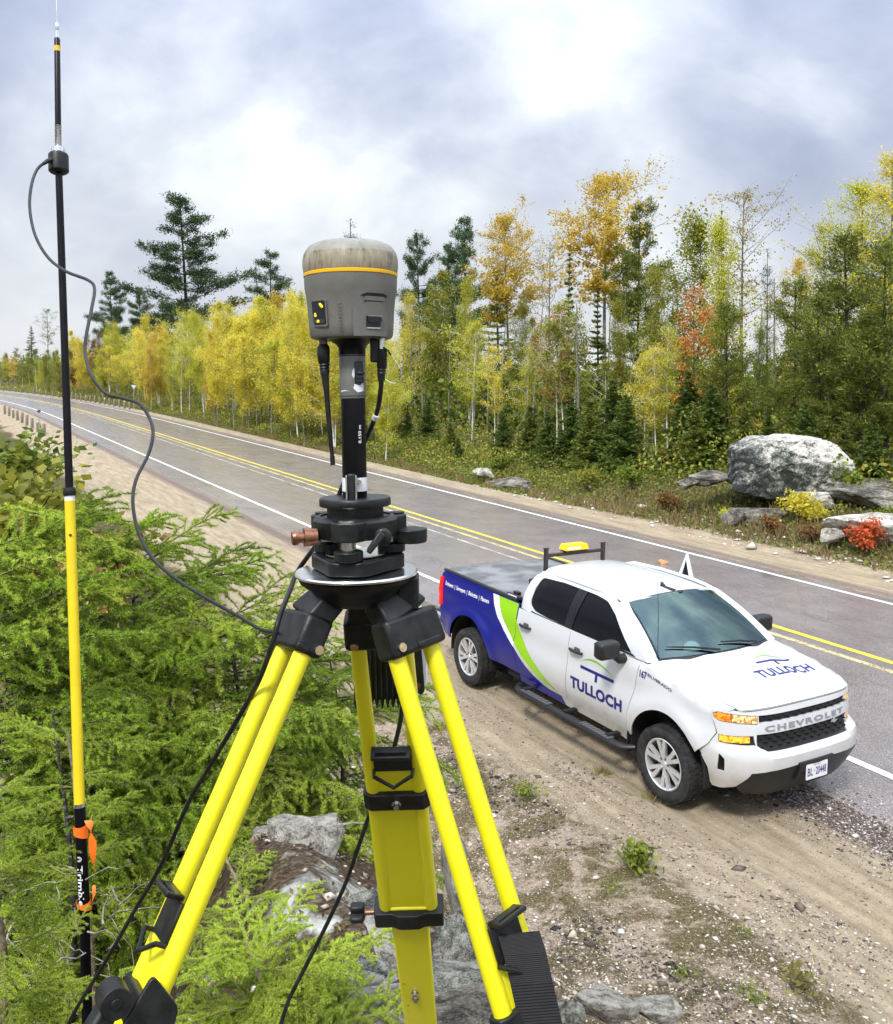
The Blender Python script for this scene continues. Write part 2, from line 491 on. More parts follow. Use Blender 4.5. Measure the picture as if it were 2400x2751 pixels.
def asphalt_mat():
    m, t, b, l = newmat('asphalt')
    tc = _n(t, 'ShaderNodeTexCoord')
    at = _n(t, 'ShaderNodeAttribute', attribute_name='t')
    sa = _n(t, 'ShaderNodeAttribute', attribute_name='s')
    cb = _n(t, 'ShaderNodeCombineXYZ'); l(at.outputs['Fac'], cb.inputs[0]); 
    sm_ = _n(t, 'ShaderNodeMath', operation='MULTIPLY'); l(sa.outputs['Fac'], sm_.inputs[0]); sm_.inputs[1].default_value = 0.035; l(sm_.outputs[0], cb.inputs[1])
    streak = _n(t, 'ShaderNodeTexNoise', i_Scale=2.2, i_Detail=6.0, i_Roughness=0.6); l(cb.outputs[0], streak.inputs['Vector'])
    fine = _n(t, 'ShaderNodeTexNoise', i_Scale=55.0, i_Detail=4.0, i_Roughness=0.8); l(tc.outputs['Object'], fine.inputs['Vector'])
    blotch = _n(t, 'ShaderNodeTexNoise', i_Scale=0.9, i_Detail=5.0, i_Roughness=0.6); l(tc.outputs['Object'], blotch.inputs['Vector'])
    r1 = _n(t, 'ShaderNodeValToRGB'); l(fine.outputs['Fac'], r1.inputs[0]); e = r1.color_ramp.elements
    e[0].position = 0.32; e[0].color = (0.066, 0.058, 0.055, 1); e[1].position = 0.70; e[1].color = (0.50, 0.445, 0.42, 1)
    x = e.new(0.5); x.color = (0.205, 0.180, 0.176, 1)
    r2 = _n(t, 'ShaderNodeMapRange'); l(streak.outputs['Fac'], r2.inputs[0]); r2.inputs[1].default_value = 0.3; r2.inputs[2].default_value = 0.7; r2.inputs[3].default_value = 0.86; r2.inputs[4].default_value = 1.18
    r3 = _n(t, 'ShaderNodeMapRange'); l(blotch.outputs['Fac'], r3.inputs[0]); r3.inputs[1].default_value = 0.35; r3.inputs[2].default_value = 0.7; r3.inputs[3].default_value = 0.85; r3.inputs[4].default_value = 1.12
    v1 = _n(t, 'ShaderNodeVectorMath', operation='SCALE'); l(r1.outputs[0], v1.inputs[0]); l(r2.outputs[0], v1.inputs[3])
    v2 = _n(t, 'ShaderNodeVectorMath', operation='SCALE'); l(v1.outputs[0], v2.inputs[0]); l(r3.outputs[0], v2.inputs[3])
    stn = _n(t, 'ShaderNodeTexNoise', i_Scale=0.42, i_Detail=7.0, i_Roughness=0.68, i_Distortion=0.6); l(tc.outputs['Object'], stn.inputs['Vector'])
    sr = _n(t, 'ShaderNodeMapRange'); l(stn.outputs['Fac'], sr.inputs[0]); sr.inputs[1].default_value = 0.60; sr.inputs[2].default_value = 0.70; sr.inputs[3].default_value = 1.0; sr.inputs[4].default_value = 0.45
    wv = _n(t, 'ShaderNodeMix', data_type='RGBA'); wv.inputs[0].default_value = 0.12; l(tc.outputs['Object'], wv.inputs[6]); l(blotch.outputs['Color'], wv.inputs[7])
    vc = _n(t, 'ShaderNodeTexVoronoi', i_Scale=0.33, feature='DISTANCE_TO_EDGE'); l(wv.outputs[2], vc.inputs['Vector'])
    ck = _n(t, 'ShaderNodeMapRange'); l(vc.outputs['Distance'], ck.inputs[0]); ck.inputs[1].default_value = 0.002; ck.inputs[2].default_value = 0.007; ck.inputs[3].default_value = 0.90; ck.inputs[4].default_value = 1.0
    v3 = _n(t, 'ShaderNodeVectorMath', operation='SCALE'); l(v2.outputs[0], v3.inputs[0]); l(sr.outputs[0], v3.inputs[3])
    v4 = _n(t, 'ShaderNodeVectorMath', operation='SCALE'); l(v3.outputs[0], v4.inputs[0]); l(ck.outputs[0], v4.inputs[3])
    l(v4.outputs[0], b.inputs['Base Color'])
    rr = _n(t, 'ShaderNodeMapRange'); l(streak.outputs['Fac'], rr.inputs[0]); rr.inputs[1].default_value = 0.3; rr.inputs[2].default_value = 0.7; rr.inputs[3].default_value = 0.30; rr.inputs[4].default_value = 0.17
    l(rr.outputs[0], b.inputs['Roughness'])
    b.inputs['Specular IOR Level'].default_value = 0.9
    bp = _n(t, 'ShaderNodeBump', i_Strength=0.22, i_Distance=0.005); l(fine.outputs['Fac'], bp.inputs['Height']); l(bp.outputs[0], b.inputs['Normal'])
    return m

def strip(name, t0, t1, z, mat, smin=-60, smax=420, wob=0.0, crown=0.0, nt_=2, kind='structure', dash=None, seed=0):
    S = grid_lines([(smin, 0, 3), (0, 25, 0.25), (25, 80, 1.0), (80, smax + .1, 3)])
    S = S[(S >= smin) & (S <= smax)]
    if nt_ < 3: A = np.linspace(0, 1, nt_)
    else: A = np.linspace(0, 1, nt_)
    w0 = wob * fbm(S * 1.7, S * 0 + seed, 4, seed); w1 = wob * fbm(S * 1.7, S * 0 + 50 + seed, 4, seed + 3)
    SS = np.repeat(S[:, None], nt_, 1)
    TT = (t0 + w0)[:, None] * (1 - A) + (t1 + w1)[:, None] * A
    X, Y = road_xy(SS, TT)
    Z = np.full_like(X, z)
    idx = np.arange(X.size).reshape(X.shape)
    F = np.stack([idx[:-1, :-1], idx[:-1, 1:], idx[1:, 1:], idx[1:, :-1]], -1)
    if dash:
        keep = ((S[:-1] % dash[0]) < dash[1]); F = F[keep]
    me = npmesh(name, np.stack([X, Y, Z], -1).reshape(-1, 3), F.reshape(-1, 4), mat, False, dict(t=TT.ravel(), s=SS.ravel()))
    return tag(link(name, me), kind=kind)

road = strip('road', 7.95, 16.15, 0.004, asphalt_mat(), wob=0.09, nt_=9, seed=4)

def worn_paint(name, col, wear):
    m, t, b, l = newmat(name)
    tc = _n(t, 'ShaderNodeTexCoord')
    n = _n(t, 'ShaderNodeTexNoise', i_Scale=22.0, i_Detail=6.0, i_Roughness=0.75); l(tc.outputs['Object'], n.inputs['Vector'])
    n3 = _n(t, 'ShaderNodeTexNoise', i_Scale=1.4, i_Detail=3.0); l(tc.outputs['Object'], n3.inputs['Vector'])
    ad = _n(t, 'ShaderNodeMath', operation='MULTIPLY_ADD'); l(n3.outputs['Fac'], ad.inputs[0]); ad.inputs[1].default_value = 0.35; l(n.outputs['Fac'], ad.inputs[2])
    r = _n(t, 'ShaderNodeMapRange'); l(ad.outputs[0], r.inputs[0]); r.inputs[1].default_value = wear - 0.05 + 0.17; r.inputs[2].default_value = wear + 0.05 + 0.17
    tr = _n(t, 'ShaderNodeBsdfTransparent'); mx = _n(t, 'ShaderNodeMixShader')
    l(r.outputs[0], mx.inputs[0]); l(tr.outputs[0], mx.inputs[1]); l(b.outputs[0], mx.inputs[2])
    l(mx.outputs[0], t.nodes['Material Output'].inputs['Surface'])
    b.inputs['Base Color'].default_value = (*col, 1); b.inputs['Roughness'].default_value = 0.6
    return m
m_white_line = worn_paint('white_road_paint', (0.74, 0.74, 0.71), 0.36)
m_yellow_line = worn_paint('yellow_road_paint', (0.74, 0.56, 0.04), 0.36)
m_faded_line = worn_paint('faded_road_paint', (0.62, 0.52, 0.25), 0.47)
m_ghost_line = worn_paint('ghost_road_paint', (0.6, 0.6, 0.56), 0.50)
strip('road_edge_line_near', T_NEAR - 0.06, T_NEAR + 0.06, 0.008, m_white_line)
strip('road_edge_line_far', T_NEAR + 2 * LANE - 0.06, T_NEAR + 2 * LANE + 0.06, 0.008, m_white_line)
strip('road_centre_line_yellow', T_NEAR + 1.05 * LANE - 0.065, T_NEAR + 1.05 * LANE + 0.065, 0.008, m_yellow_line)
strip('road_centre_line_faded', T_NEAR + 1.05 * LANE - 0.46, T_NEAR + 1.05 * LANE - 0.34, 0.008, m_faded_line)
strip('road_old_line_ghost', T_NEAR + 1.05 * LANE - 0.95, T_NEAR + 1.05 * LANE - 0.87, 0.008, m_ghost_line, smin=9)

# ------------------------------------------------------------------ guard posts along both verges
m_post = pm('weathered_post_wood', (0.22, 0.19, 0.16), 0.9, var=0.35, scale=9, bump=0.4)
m_reflect = pm('reflector_white', (0.85, 0.85, 0.85), 0.4)
m_galv = pm('galvanised_steel', (0.55, 0.56, 0.57), 0.35, 0.8, var=0.15, scale=20)
def make_post():
    mb = MB(); n = 10
    mb.tube([(0, 0, -0.1), (0, 0, 0.4), (0.004, 0, 0.72), (0.004, 0.006, 0.76)], [0.10, 0.098, 0.096, 0.07], n)
    return mb.mesh('guard_post', m_post, 40)
post_me = make_post()
cap_mb = MB(); cap_mb.box((0, -0.102, 0.66), (0.10, 0.006, 0.12)); cap_me = cap_mb.mesh('reflector', m_reflect, 0)
def post(s, t, label, group, refl, k):
    x, y = road_xy(s, t)
    z = float(ground_z(min(s, 400), t))
    o = link('guard_post', post_me)
    o.location = (x, y, z)
    o.rotation_euler = (random.uniform(-.04, .04), random.uniform(-.05, .03), RH + math.pi / 2 + random.uniform(-.2, .2))
    o.scale = (1, 1, random.uniform(0.92, 1.08))
    tag(o, label, 'post', group)
    if refl:
        r = link('reflector', cap_me, o)
ORD = ['nearest', 'second', 'third', 'fourth', 'fifth', 'sixth', 'seventh', 'eighth', 'farthest']
for i in range(9):
    post(58.2 + 3.2 * i, 6.1 - 0.03 * i, '%s grey wooden guard post of the row on the near sandy verge' % ORD[i] if i else 'nearest grey wooden guard post on the near sandy verge, below the small marker',
         'guard posts on the near verge', i in (1, 6), i)
for i in range(26):
    s = 88.2 + 2.1 * i + (1.0 * max(0, i - 12))
    post(s, 16.9, 'grey wooden guard post in the long row along the far verge' if i else 'first grey wooden guard post of the far row, leaning brace beside it',
         'guard posts on the far verge', i % 4 == 1, i)
# delineator on thin rod beside the nearest near-side post, sign behind the far posts
x, y = road_xy(59.3, 5.9)
rod = empty('marker_rod', (x, y, float(ground_z(59.3, 5.9))), label='thin rod with small dark diamond marker by the near guard posts', cat='marker')
MB().cyl((0, 0, -0.1), (0.03, 0, 1.35), 0.018, 8).build('rod', m_galv, rod)
MB().box((0.03, 0, 1.42), (0.17, 0.02, 0.17), Matrix.Rotation(math.pi / 4, 3, 'Y')).build('diamond', pm('marker_dark', (0.05, 0.05, 0.06), 0.6), rod, 0)
x, y = road_xy(90, 17.7)
sg = empty('road_marker', (x, y, float(ground_z(90, 17.7))), label='small white triangular sign with green band on a thin post', cat='sign')
MB().cyl((0, 0, -0.1), (0, 0, 2.0), 0.025, 8).build('post', m_galv, sg)
mb = MB(); mb.prism([(-0.24, 2.28), (0.24, 2.28), (0.0, 1.88)], -0.012, 0.012, lambda a, b, c: (a, c, b)); mb.build('sign_plate', m_reflect, sg, 0)
mb = MB(); mb.prism([(-0.25, 2.36), (0.25, 2.36), (0.245, 2.285), (-0.245, 2.285)], -0.012, 0.012, lambda a, b, c: (a, c, b)); mb.build('band', pm('sign_green', (0.02, 0.30, 0.14), 0.5), sg, 0)
sg.rotation_euler = (0, 0, RH + math.pi / 2)

# ------------------------------------------------------------------ rocks
def rock_mesh(name, seed, mat, sub=3, flat=0.75, rough=0.16, cuts=9, pts=None):
    """angular boulder: hull of a few points gives flat fracture faces, then subdivided and roughened"""
    import bmesh
    rg = np.random.default_rng(seed)
    bm = bmesh.new()
    n = cuts + 5
    p = rg.normal(size=(n, 3)); p /= np.max(np.abs(p), axis=1)[:, None] ** .6 * np.linalg.norm(p, axis=1)[:, None] ** .4
    p *= rg.uniform(.82, 1.05, (n, 1)) * .95
    if pts is not None: p = np.array(pts)
    for q in p: bm.verts.new(q)
    r = bmesh.ops.convex_hull(bm, input=bm.verts)
    bmesh.ops.delete(bm, geom=[v for v in bm.verts if not v.link_faces], context='VERTS')
    bmesh.ops.triangulate(bm, faces=bm.faces)
    bmesh.ops.bevel(bm, geom=list(bm.edges), offset=.045, segments=1, affect='EDGES')
    bmesh.ops.triangulate(bm, faces=bm.faces)
    for k in range(6):
        lg = [e for e in bm.edges if e.calc_length() > (.16 if sub < 4 else .10)]
        if not lg or len(bm.verts) > (1200 if sub < 4 else 3500): break
        bmesh.ops.subdivide_edges(bm, edges=lg, cuts=1)
        bmesh.ops.triangulate(bm, faces=bm.faces)
    bm.verts.ensure_lookup_table()
    V = np.array([v.co[:] for v in bm.verts]); F = np.array([[v.index for v in f.verts] for f in bm.faces])
    bm.free()
    a = fbm(V[:, 0] * 2.1 + seed, V[:, 1] * 2.1 + V[:, 2] * 1.9, 4, seed); b = fbm(V[:, 2] * 7 + seed, V[:, 0] * 7 - V[:, 1] * 6, 3, seed + 5)
    st = np.floor((V @ np.array([.2, .35, 1.0])) * 5 + a) / 5          # bedding steps
    V = V * (1 + .05 * a + .035 * b + .05 * (np.abs(((V @ np.array([.25, .3, 1.0])) * 3.5 + a) % 1 - .5) - .25))[:, None]
    V[:, 2] *= flat
    me = npmesh(name, V, F, mat, True)
    me.set_sharp_from_angle(angle=math.radians(24))
    return me

def rockmat(name, c0, c1, c2, scale=1.3, sh=0.0, pale_up_right=False):
    m, t, b, l = newmat(name)
    tc = _n(t, 'ShaderNodeTexCoord')
    def noise(sc, det, ro, di=0):
        n = _n(t, 'ShaderNodeTexNoise', i_Scale=sc, i_Detail=det, i_Roughness=ro, i_Distortion=di); l(tc.outputs['Object'], n.inputs['Vector']); return n.outputs['Fac']
    a = noise(scale, 8, 0.65, 0.6); f = noise(scale * 9, 6, 0.75, 0.3)
    v = _n(t, 'ShaderNodeTexVoronoi', i_Scale=scale * 2.2, feature='DISTANCE_TO_EDGE'); l(tc.outputs['Object'], v.inputs['Vector'])
    mxn = _n(t, 'ShaderNodeMix', data_type='FLOAT'); mxn.inputs[0].default_value = 0.45; l(a, mxn.inputs[2]); l(f, mxn.inputs[3])
    fac = mxn.outputs[0]
    if pale_up_right:      # colour paler on upward faces and towards the right, darker to the left
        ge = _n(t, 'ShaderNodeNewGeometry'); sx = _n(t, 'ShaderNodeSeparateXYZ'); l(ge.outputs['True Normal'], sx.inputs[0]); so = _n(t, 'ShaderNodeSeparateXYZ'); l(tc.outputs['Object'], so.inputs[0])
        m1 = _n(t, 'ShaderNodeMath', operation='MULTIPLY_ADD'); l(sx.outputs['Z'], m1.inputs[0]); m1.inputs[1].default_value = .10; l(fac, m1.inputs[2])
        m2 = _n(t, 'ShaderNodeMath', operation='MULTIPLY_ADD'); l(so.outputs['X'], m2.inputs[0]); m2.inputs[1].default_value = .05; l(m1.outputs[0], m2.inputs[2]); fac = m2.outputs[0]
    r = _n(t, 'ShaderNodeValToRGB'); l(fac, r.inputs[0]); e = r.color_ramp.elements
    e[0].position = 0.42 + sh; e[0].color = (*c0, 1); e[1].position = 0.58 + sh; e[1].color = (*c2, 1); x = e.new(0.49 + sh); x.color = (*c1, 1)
    l(r.outputs[0], b.inputs['Base Color']); b.inputs['Roughness'].default_value = 0.85; b.inputs['Specular IOR Level'].default_value = 0.3
    cr_ = _n(t, 'ShaderNodeMapRange'); l(v.outputs['Distance'], cr_.inputs[0]); cr_.inputs[2].default_value = 0.06
    b1 = _n(t, 'ShaderNodeBump', i_Strength=0.5, i_Distance=0.05); l(cr_.outputs[0], b1.inputs['Height'])
    b2 = _n(t, 'ShaderNodeBump', i_Strength=0.9, i_Distance=0.06); l(f, b2.inputs['Height']); l(b1.outputs[0], b2.inputs['Normal']); l(b2.outputs[0], b.inputs['Normal'])
    return m
m_boulder = rockmat('pale_top_boulder', (0.040, 0.046, 0.042), (0.17, 0.18, 0.155), (0.66, 0.64, 0.57), 2.2, .025, True)
m_palerock = rockmat('pale_quartz_rock', (0.17, 0.155, 0.12), (0.52, 0.49, 0.41), (0.86, 0.83, 0.75), 2.6)
m_greenrock = rockmat('grey_green_rock', (0.055, 0.060, 0.050), (0.25, 0.26, 0.215), (0.68, 0.66, 0.57), 3.0)
m_greyrock = rockmat('grey_ledge_rock', (0.045, 0.042, 0.035), (0.17, 0.16, 0.13), (0.42, 0.39, 0.32), 2.2)

def rock(label, px, py, D, size, seed, mat, rot=0, name='rock', group=None, flat=0.75, zoff=None, sub=3, tilt=(0, 0), cuts=9):
    p = PX(px, py, D)
    o = link(name, rock_mesh(name, seed, mat, sub, flat, cuts=cuts))
    o.scale = size
    o.location = p if zoff is None else (p[0], p[1], gz_xy(p[0], p[1]) + zoff)
    o.rotation_euler = (tilt[0], tilt[1], rot)
    if D > 15 and zoff is None: o.location.z -= .22 * size[2] + .06
    return tag(o, label, 'rock', group)

# the big boulder across the road and the ledges beneath it
bf = [(-1.58, -.60), (-1.50, .42), (-.85, .74), (.30, .86), (1.25, .74), (1.60, .20), (1.30, -.38), (.10, -.82), (-1.0, -.80)]
bpts = [(x, -.85 + .25 * (z > .3), z) for x, z in bf] + [(x * .92, 1.15, z * .95) for x, z in bf] + [(-.5, -1.0, .1), (.35, -.95, .35)]
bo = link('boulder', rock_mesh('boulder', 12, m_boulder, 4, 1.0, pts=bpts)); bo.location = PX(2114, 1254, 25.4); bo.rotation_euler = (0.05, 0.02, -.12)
tag(bo, 'huge angular boulder, dark left face and pale top, across the road', 'rock')
rock('pale rounded slab tucked under the right end of the huge boulder', 2205, 1325, 24.4, (0.70, 0.6, 0.5), 5, m_palerock, 0.6)
rock('flat dark ledge under the huge boulder', 2060, 1372, 24.6, (1.1, 0.8, 0.32), 8, m_greyrock, 0.3)
rock('small grey block left of the ledge under the huge boulder', 1975, 1375, 24.2, (0.42, 0.4, 0.42), 9, m_greyrock, 0.9)
rock('low rock face stepping up left of the huge boulder', 1905, 1272, 26.3, (1.0, 0.6, 0.34), 10, m_greyrock, 0.2)
rock('broken grey stone below the low rock face', 1850, 1290, 25.8, (0.45, 0.4, 0.26), 18, m_greyrock, 1.2)
rock('white sunlit rock slab at the right edge beyond the road', 2345, 1405, 21.4, (1.25, 1.0, 0.62), 14, m_palerock, -0.3, sub=4)
rock('brown sloping ledge behind the white slab at the right edge', 2380, 1310, 24.0, (1.7, 1.5, 0.55), 15, m_greyrock, 0.2, sub=4)
rock('small pale stone at the foot of the white slab', 2235, 1425, 21.2, (0.42, 0.3, 0.25), 16, m_palerock, 0.8)
rock('white stone on top of the low ledge at the forest edge', 1297, 1262, 36.0, (0.50, 0.4, 0.32), 17, m_palerock, 0.4)
rock('long low grey ledge at the forest edge beside the gravel', 1370, 1290, 35.0, (1.15, 0.7, 0.40), 19, m_greyrock, -0.2, cuts=14)
rock('small grey rock at the right end of the forest-edge ledge', 1425, 1305, 34.0, (0.42, 0.35, 0.28), 23, m_greyrock, 0.5)
rock('fist-sized orange stone lying on the far lane', 1783, 1473, 20.3, (0.13, 0.10, 0.08), 20, pm('orange_stone', (0.62, 0.26, 0.10), 0.8, var=0.3, scale=8), 0.3, 'stone', zoff=0.05)

# the camera's outcrop round the tripod
def outcrop(label, px, py, D, size, seed, mat, rot=0, tilt=(0, 0), flat=0.75, dz=0.0, sub=4):
    o = rock(label, px, py, D, size, seed, mat, rot, 'rock', None, flat, None, sub, tilt)
    o.location.z += dz
    return o
outcrop('broad pale outcrop slab with rusty patch behind the tripod', 850, 2310, 3.3, (0.20, 0.20, 0.16), 31, m_palerock, 0.5, (0.3, 0.1))
outcrop('grey ledge behind the pale slab under the larch twigs', 790, 2225, 3.55, (0.20, 0.15, 0.07), 32, m_palerock, 0.2)
outcrop('tall pale rock seen between the middle and right tripod legs', 1195, 2330, 3.1, (0.11, 0.22, 0.26), 33, m_palerock, 0.1, (0.2, 0.0))
outcrop('grey-green rock face behind the right tripod leg', 1240, 2560, 2.75, (0.10, 0.13, 0.13), 34, m_greenrock, 0.7, (0.3, 0.2))
outcrop('flat grey stone low beside the middle leg', 1255, 2660, 2.35, (0.17, 0.13, 0.085), 35, m_greenrock, 0.25)
outcrop('white rock strip left of the middle leg foot', 1035, 2590, 2.55, (0.12, 0.28, 0.12), 36, m_palerock, 0.5)
outcrop('round grey-green rock left of the middle leg foot', 935, 2640, 2.45, (0.13, 0.15, 0.09), 37, m_greenrock, 0.9)
outcrop('pale rock at the lower edge under the middle leg', 1060, 2720, 2.3, (0.17, 0.13, 0.08), 38, m_palerock, 0.1)
outcrop('dark wedge rock at the lower edge right of the middle leg', 1260, 2735, 2.2, (0.20, 0.10, 0.07), 39, m_greyrock, 0.2)
outcrop('smooth grey cobble beside the black strap', 1520, 2712, 3.3, (0.085, 0.06, 0.055), 40, m_greenrock, 0.2, sub=3)
outcrop('big pale cobble in the row of stones at the lower edge', 1635, 2695, 3.4, (0.14, 0.085, 0.075), 41, m_palerock, -0.15, sub=3)
outcrop('low white stone right of the big pale cobble', 1765, 2712, 3.5, (0.12, 0.07, 0.04), 42, m_palerock, 0.1, sub=3)
outcrop('brownish half-buried rock between the tripod legs', 1305, 2625, 2.5, (0.08, 0.08, 0.06), 43, m_greyrock, 0.6, sub=3)
outcrop('pale shard left of the lower leg clamp', 970, 2530, 2.75, (0.12, 0.10, 0.07), 44, m_palerock, 0.4, sub=3)
outcrop('grey ledge left of the middle leg board', 1010, 2440, 2.95, (0.13, 0.14, 0.10), 45, m_greenrock, 0.1, sub=3)
# ================================================================== pickup truck (local: x forward, y left, z up, origin under front axle)
TX, TY, TH = 3.088, 9.259, -1.0519
truck = empty('pickup_truck', (TX, TY, 0.0), Matrix.Rotation(TH, 3, 'Z'),
              'white crew-cab pickup truck with blue and green livery parked on the shoulder', 'pickup truck')

def paint(name, col, dust=True, coat=0.6):
    m, t, b, l = newmat(name)
    b.inputs['Roughness'].default_value = 0.32; b.inputs['Coat Weight'].default_value = coat; b.inputs['Coat Roughness'].default_value = 0.05
    b.inputs['Base Color'].default_value = (*col, 1)
    if dust:
        tc = _n(t, 'ShaderNodeTexCoord'); sp = _n(t, 'ShaderNodeSeparateXYZ'); l(tc.outputs['Object'], sp.inputs[0])
        n = _n(t, 'ShaderNodeTexNoise', i_Scale=5.0, i_Detail=6.0, i_Roughness=0.65); l(tc.outputs['Object'], n.inputs['Vector'])
        mr = _n(t, 'ShaderNodeMapRange', interpolation_type='SMOOTHSTEP'); l(sp.outputs['Z'], mr.inputs[0]); mr.inputs[1].default_value = 0.92; mr.inputs[2].default_value = 0.40; mr.inputs[3].default_value = 0; mr.inputs[4].default_value = 1.0
        ml = _n(t, 'ShaderNodeMath', operation='MULTIPLY'); l(mr.outputs[0], ml.inputs[0]); l(n.outputs['Fac'], ml.inputs[1])
        mx = _n(t, 'ShaderNodeMix', data_type='RGBA'); l(ml.outputs[0], mx.inputs[0]); mx.inputs[6].default_value = (*col, 1); mx.inputs[7].default_value = (0.34, 0.28, 0.18, 1)
        l(mx.outputs[2], b.inputs['Base Color'])
        rr = _n(t, 'ShaderNodeMapRange'); l(ml.outputs[0], rr.inputs[0]); rr.inputs[3].default_value = 0.30; rr.inputs[4].default_value = 0.9; l(rr.outputs[0], b.inputs['Roughness'])
    return m
m_white = paint('white_car_paint', (0.63, 0.65, 0.67))
m_blue = paint('blue_wrap', (0.004, 0.010, 0.205), False, coat=0.12)
m_green = paint('lime_wrap', (0.30, 0.62, 0.01), False, coat=0.3)
m_navy = pm('navy_vinyl', (0.008, 0.014, 0.17), 0.4)
m_limev = pm('lime_vinyl', (0.26, 0.52, 0.03), 0.4)
m_whitev = pm('white_vinyl', (0.85, 0.86, 0.88), 0.4)
m_blk = pm('black_plastic', (0.012, 0.012, 0.013), 0.45, var=0.3, scale=40)
m_blkgloss = pm('black_gloss', (0.006, 0.006, 0.007), 0.15)
m_under = pm('dark_underbody', (0.008, 0.008, 0.008), 0.9)
m_tint = pm('tinted_glass', (0.003, 0.0035, 0.004), 0.03, spec=0.22)
m_chrome = pm('chrome', (0.78, 0.79, 0.80), 0.12, 1.0)
m_alloy = pm('machined_alloy', (0.74, 0.75, 0.76), 0.32, 0.6, var=0.06, scale=20)
m_tyre = pm('tyre_rubber', (0.022, 0.022, 0.022), 0.85, var=0.5, scale=12, bump=0.3)
m_ton = pm('tonneau_vinyl', (0.10, 0.105, 0.11), 0.36, col2=(0.22, 0.23, 0.24), scale=2.2, detail=3.0, pos=(0.42, 0.60))
m_seam = pm('seam_dark', (0.01, 0.01, 0.01), 0.9)
m_grey = pm('dark_grey_badge', (0.10, 0.10, 0.11), 0.4)
m_plate = pm('plate_white', (0.80, 0.82, 0.84), 0.4)

def pip(x, y, poly):
    n = len(poly); c = False; j = n - 1
    for i in range(n):
        xi, yi = poly[i]; xj, yj = poly[j]
        if ((yi > y) != (yj > y)) and (x < (xj - xi) * (y - yi) / (yj - yi + 1e-15) + xi): c = not c
        j = i
    return c

def dens(poly, step):
    r = []
    n = len(poly)
    for i in range(n):
        a = poly[i]; b = poly[(i + 1) % n]
        d = math.hypot(b[0] - a[0], b[1] - a[1]); k = max(1, int(math.ceil(d / step)))
        for j in range(k): r.append((a[0] + (b[0] - a[0]) * j / k, a[1] + (b[1] - a[1]) * j / k))
    return r

def panel(mb, fn, outline, holes=(), off=0.0, thick=0.02, step=0.06, flip=False):
    """sheet over the surface fn(u,v), cut to outline minus holes"""
    polys = [dens(outline, step)] + [dens(h, step) for h in holes]
    pts = []; edges = []
    for p in polys:
        b = len(pts); pts += [Vector(q) for q in p]; edges += [(b + i, b + (i + 1) % len(p)) for i in range(len(p))]
    P = np.array([(v.x, v.y) for v in pts])
    u0, v0 = P.min(0); u1, v1 = P.max(0)
    for u in np.arange(u0 + step / 2, u1, step):
        for v in np.arange(v0 + step / 2, v1, step):
            if pip(u, v, polys[0]) and not any(pip(u, v, h) for h in polys[1:]):
                if np.min((P[:, 0] - u) ** 2 + (P[:, 1] - v) ** 2) > (0.45 * step) ** 2: pts.append(Vector((u, v)))
    vs, es, fs, _, _, _ = delaunay_2d_cdt(pts, edges, [], 0, 1e-6)
    tris = []
    for f in fs:
        cx = sum(vs[i].x for i in f) / 3; cy_ = sum(vs[i].y for i in f) / 3
        if pip(cx, cy_, polys[0]) and not any(pip(cx, cy_, h) for h in polys[1:]): tris.append(tuple(f))
    used = sorted({i for f in tris for i in f}); mp_ = {i: k for k, i in enumerate(used)}
    tris = [tuple(mp_[i] for i in f) for f in tris]
    out_v = []; in_v = []
    h = 0.004
    for i in used:
        u, v = vs[i].x, vs[i].y
        p = Vector(fn(u, v)); du = Vector(fn(u + h, v)) - Vector(fn(u - h, v)); dv = Vector(fn(u, v + h)) - Vector(fn(u, v - h))
        n = du.cross(dv)
        if n.length < 1e-12: n = Vector((0, 0, 1))
        n.normalize()
        if flip: n = -n
        out_v.append(p + n * off); in_v.append(p + n * (off - thick))
    if flip: tris = [f[::-1] for f in tris]
    N = len(used)
    F = list(tris)
    if thick > 0:
        F += [tuple(N + i for i in f[::-1]) for f in tris]
        cnt = {}
        for f in tris:
            for a, b in ((f[0], f[1]), (f[1], f[2]), (f[2], f[0])): cnt[(a, b)] = 1
        for (a, b) in cnt:
            if (b, a) not in cnt: F.append((b, a, N + a, N + b))
        mb.add(out_v + in_v, F)
    else:
        mb.add(out_v, F)
    return mb

def rpoly(pts, r, k=4):
    """polygon with rounded corners"""
    out_ = []
    n = len(pts)
    for i in range(n):
        a, b, c = Vector(pts[i - 1]), Vector(pts[i]), Vector(pts[(i + 1) % n])
        rr = r[i] if hasattr(r, '__len__') else r
        d1 = (a - b); d2 = (c - b); q = min(rr, d1.length * .45, d2.length * .45)
        if q < 1e-5: out_.append((b.x, b.y)); continue
        p1 = b + d1.normalized() * q; p2 = b + d2.normalized() * q
        for j in range(k + 1):
            t = j / k; p = p1 * (1 - t) ** 2 + b * 2 * t * (1 - t) + p2 * t * t
            out_.append((p.x, p.y))
    return out_

def text_polys(txt, width, height, bold=0.0, shear=0.0, space=1.0):
    """mesh (verts2d, faces) of a line of lettering scaled to width x height, origin lower left"""
    cu = bpy.data.curves.new('lettering', 'FONT'); cu.body = txt; cu.offset = bold; cu.shear = shear; cu.space_character = space; cu.resolution_u = 3
    ob = bpy.data.objects.new('lettering', cu); COL.objects.link(ob)
    dg = bpy.context.evaluated_depsgraph_get(); dg.update()
    me = bpy.data.meshes.new_from_object(ob.evaluated_get(dg))
    vs = np.array([v.co[:2] for v in me.vertices]); fs = [tuple(p.vertices) for p in me.polygons]
    bpy.data.objects.remove(ob); bpy.data.curves.remove(cu); bpy.data.meshes.remove(me)
    mn = vs.min(0); mxx = vs.max(0)
    vs = (vs - mn) / (mxx - mn) * np.array([width, height])
    return vs, fs

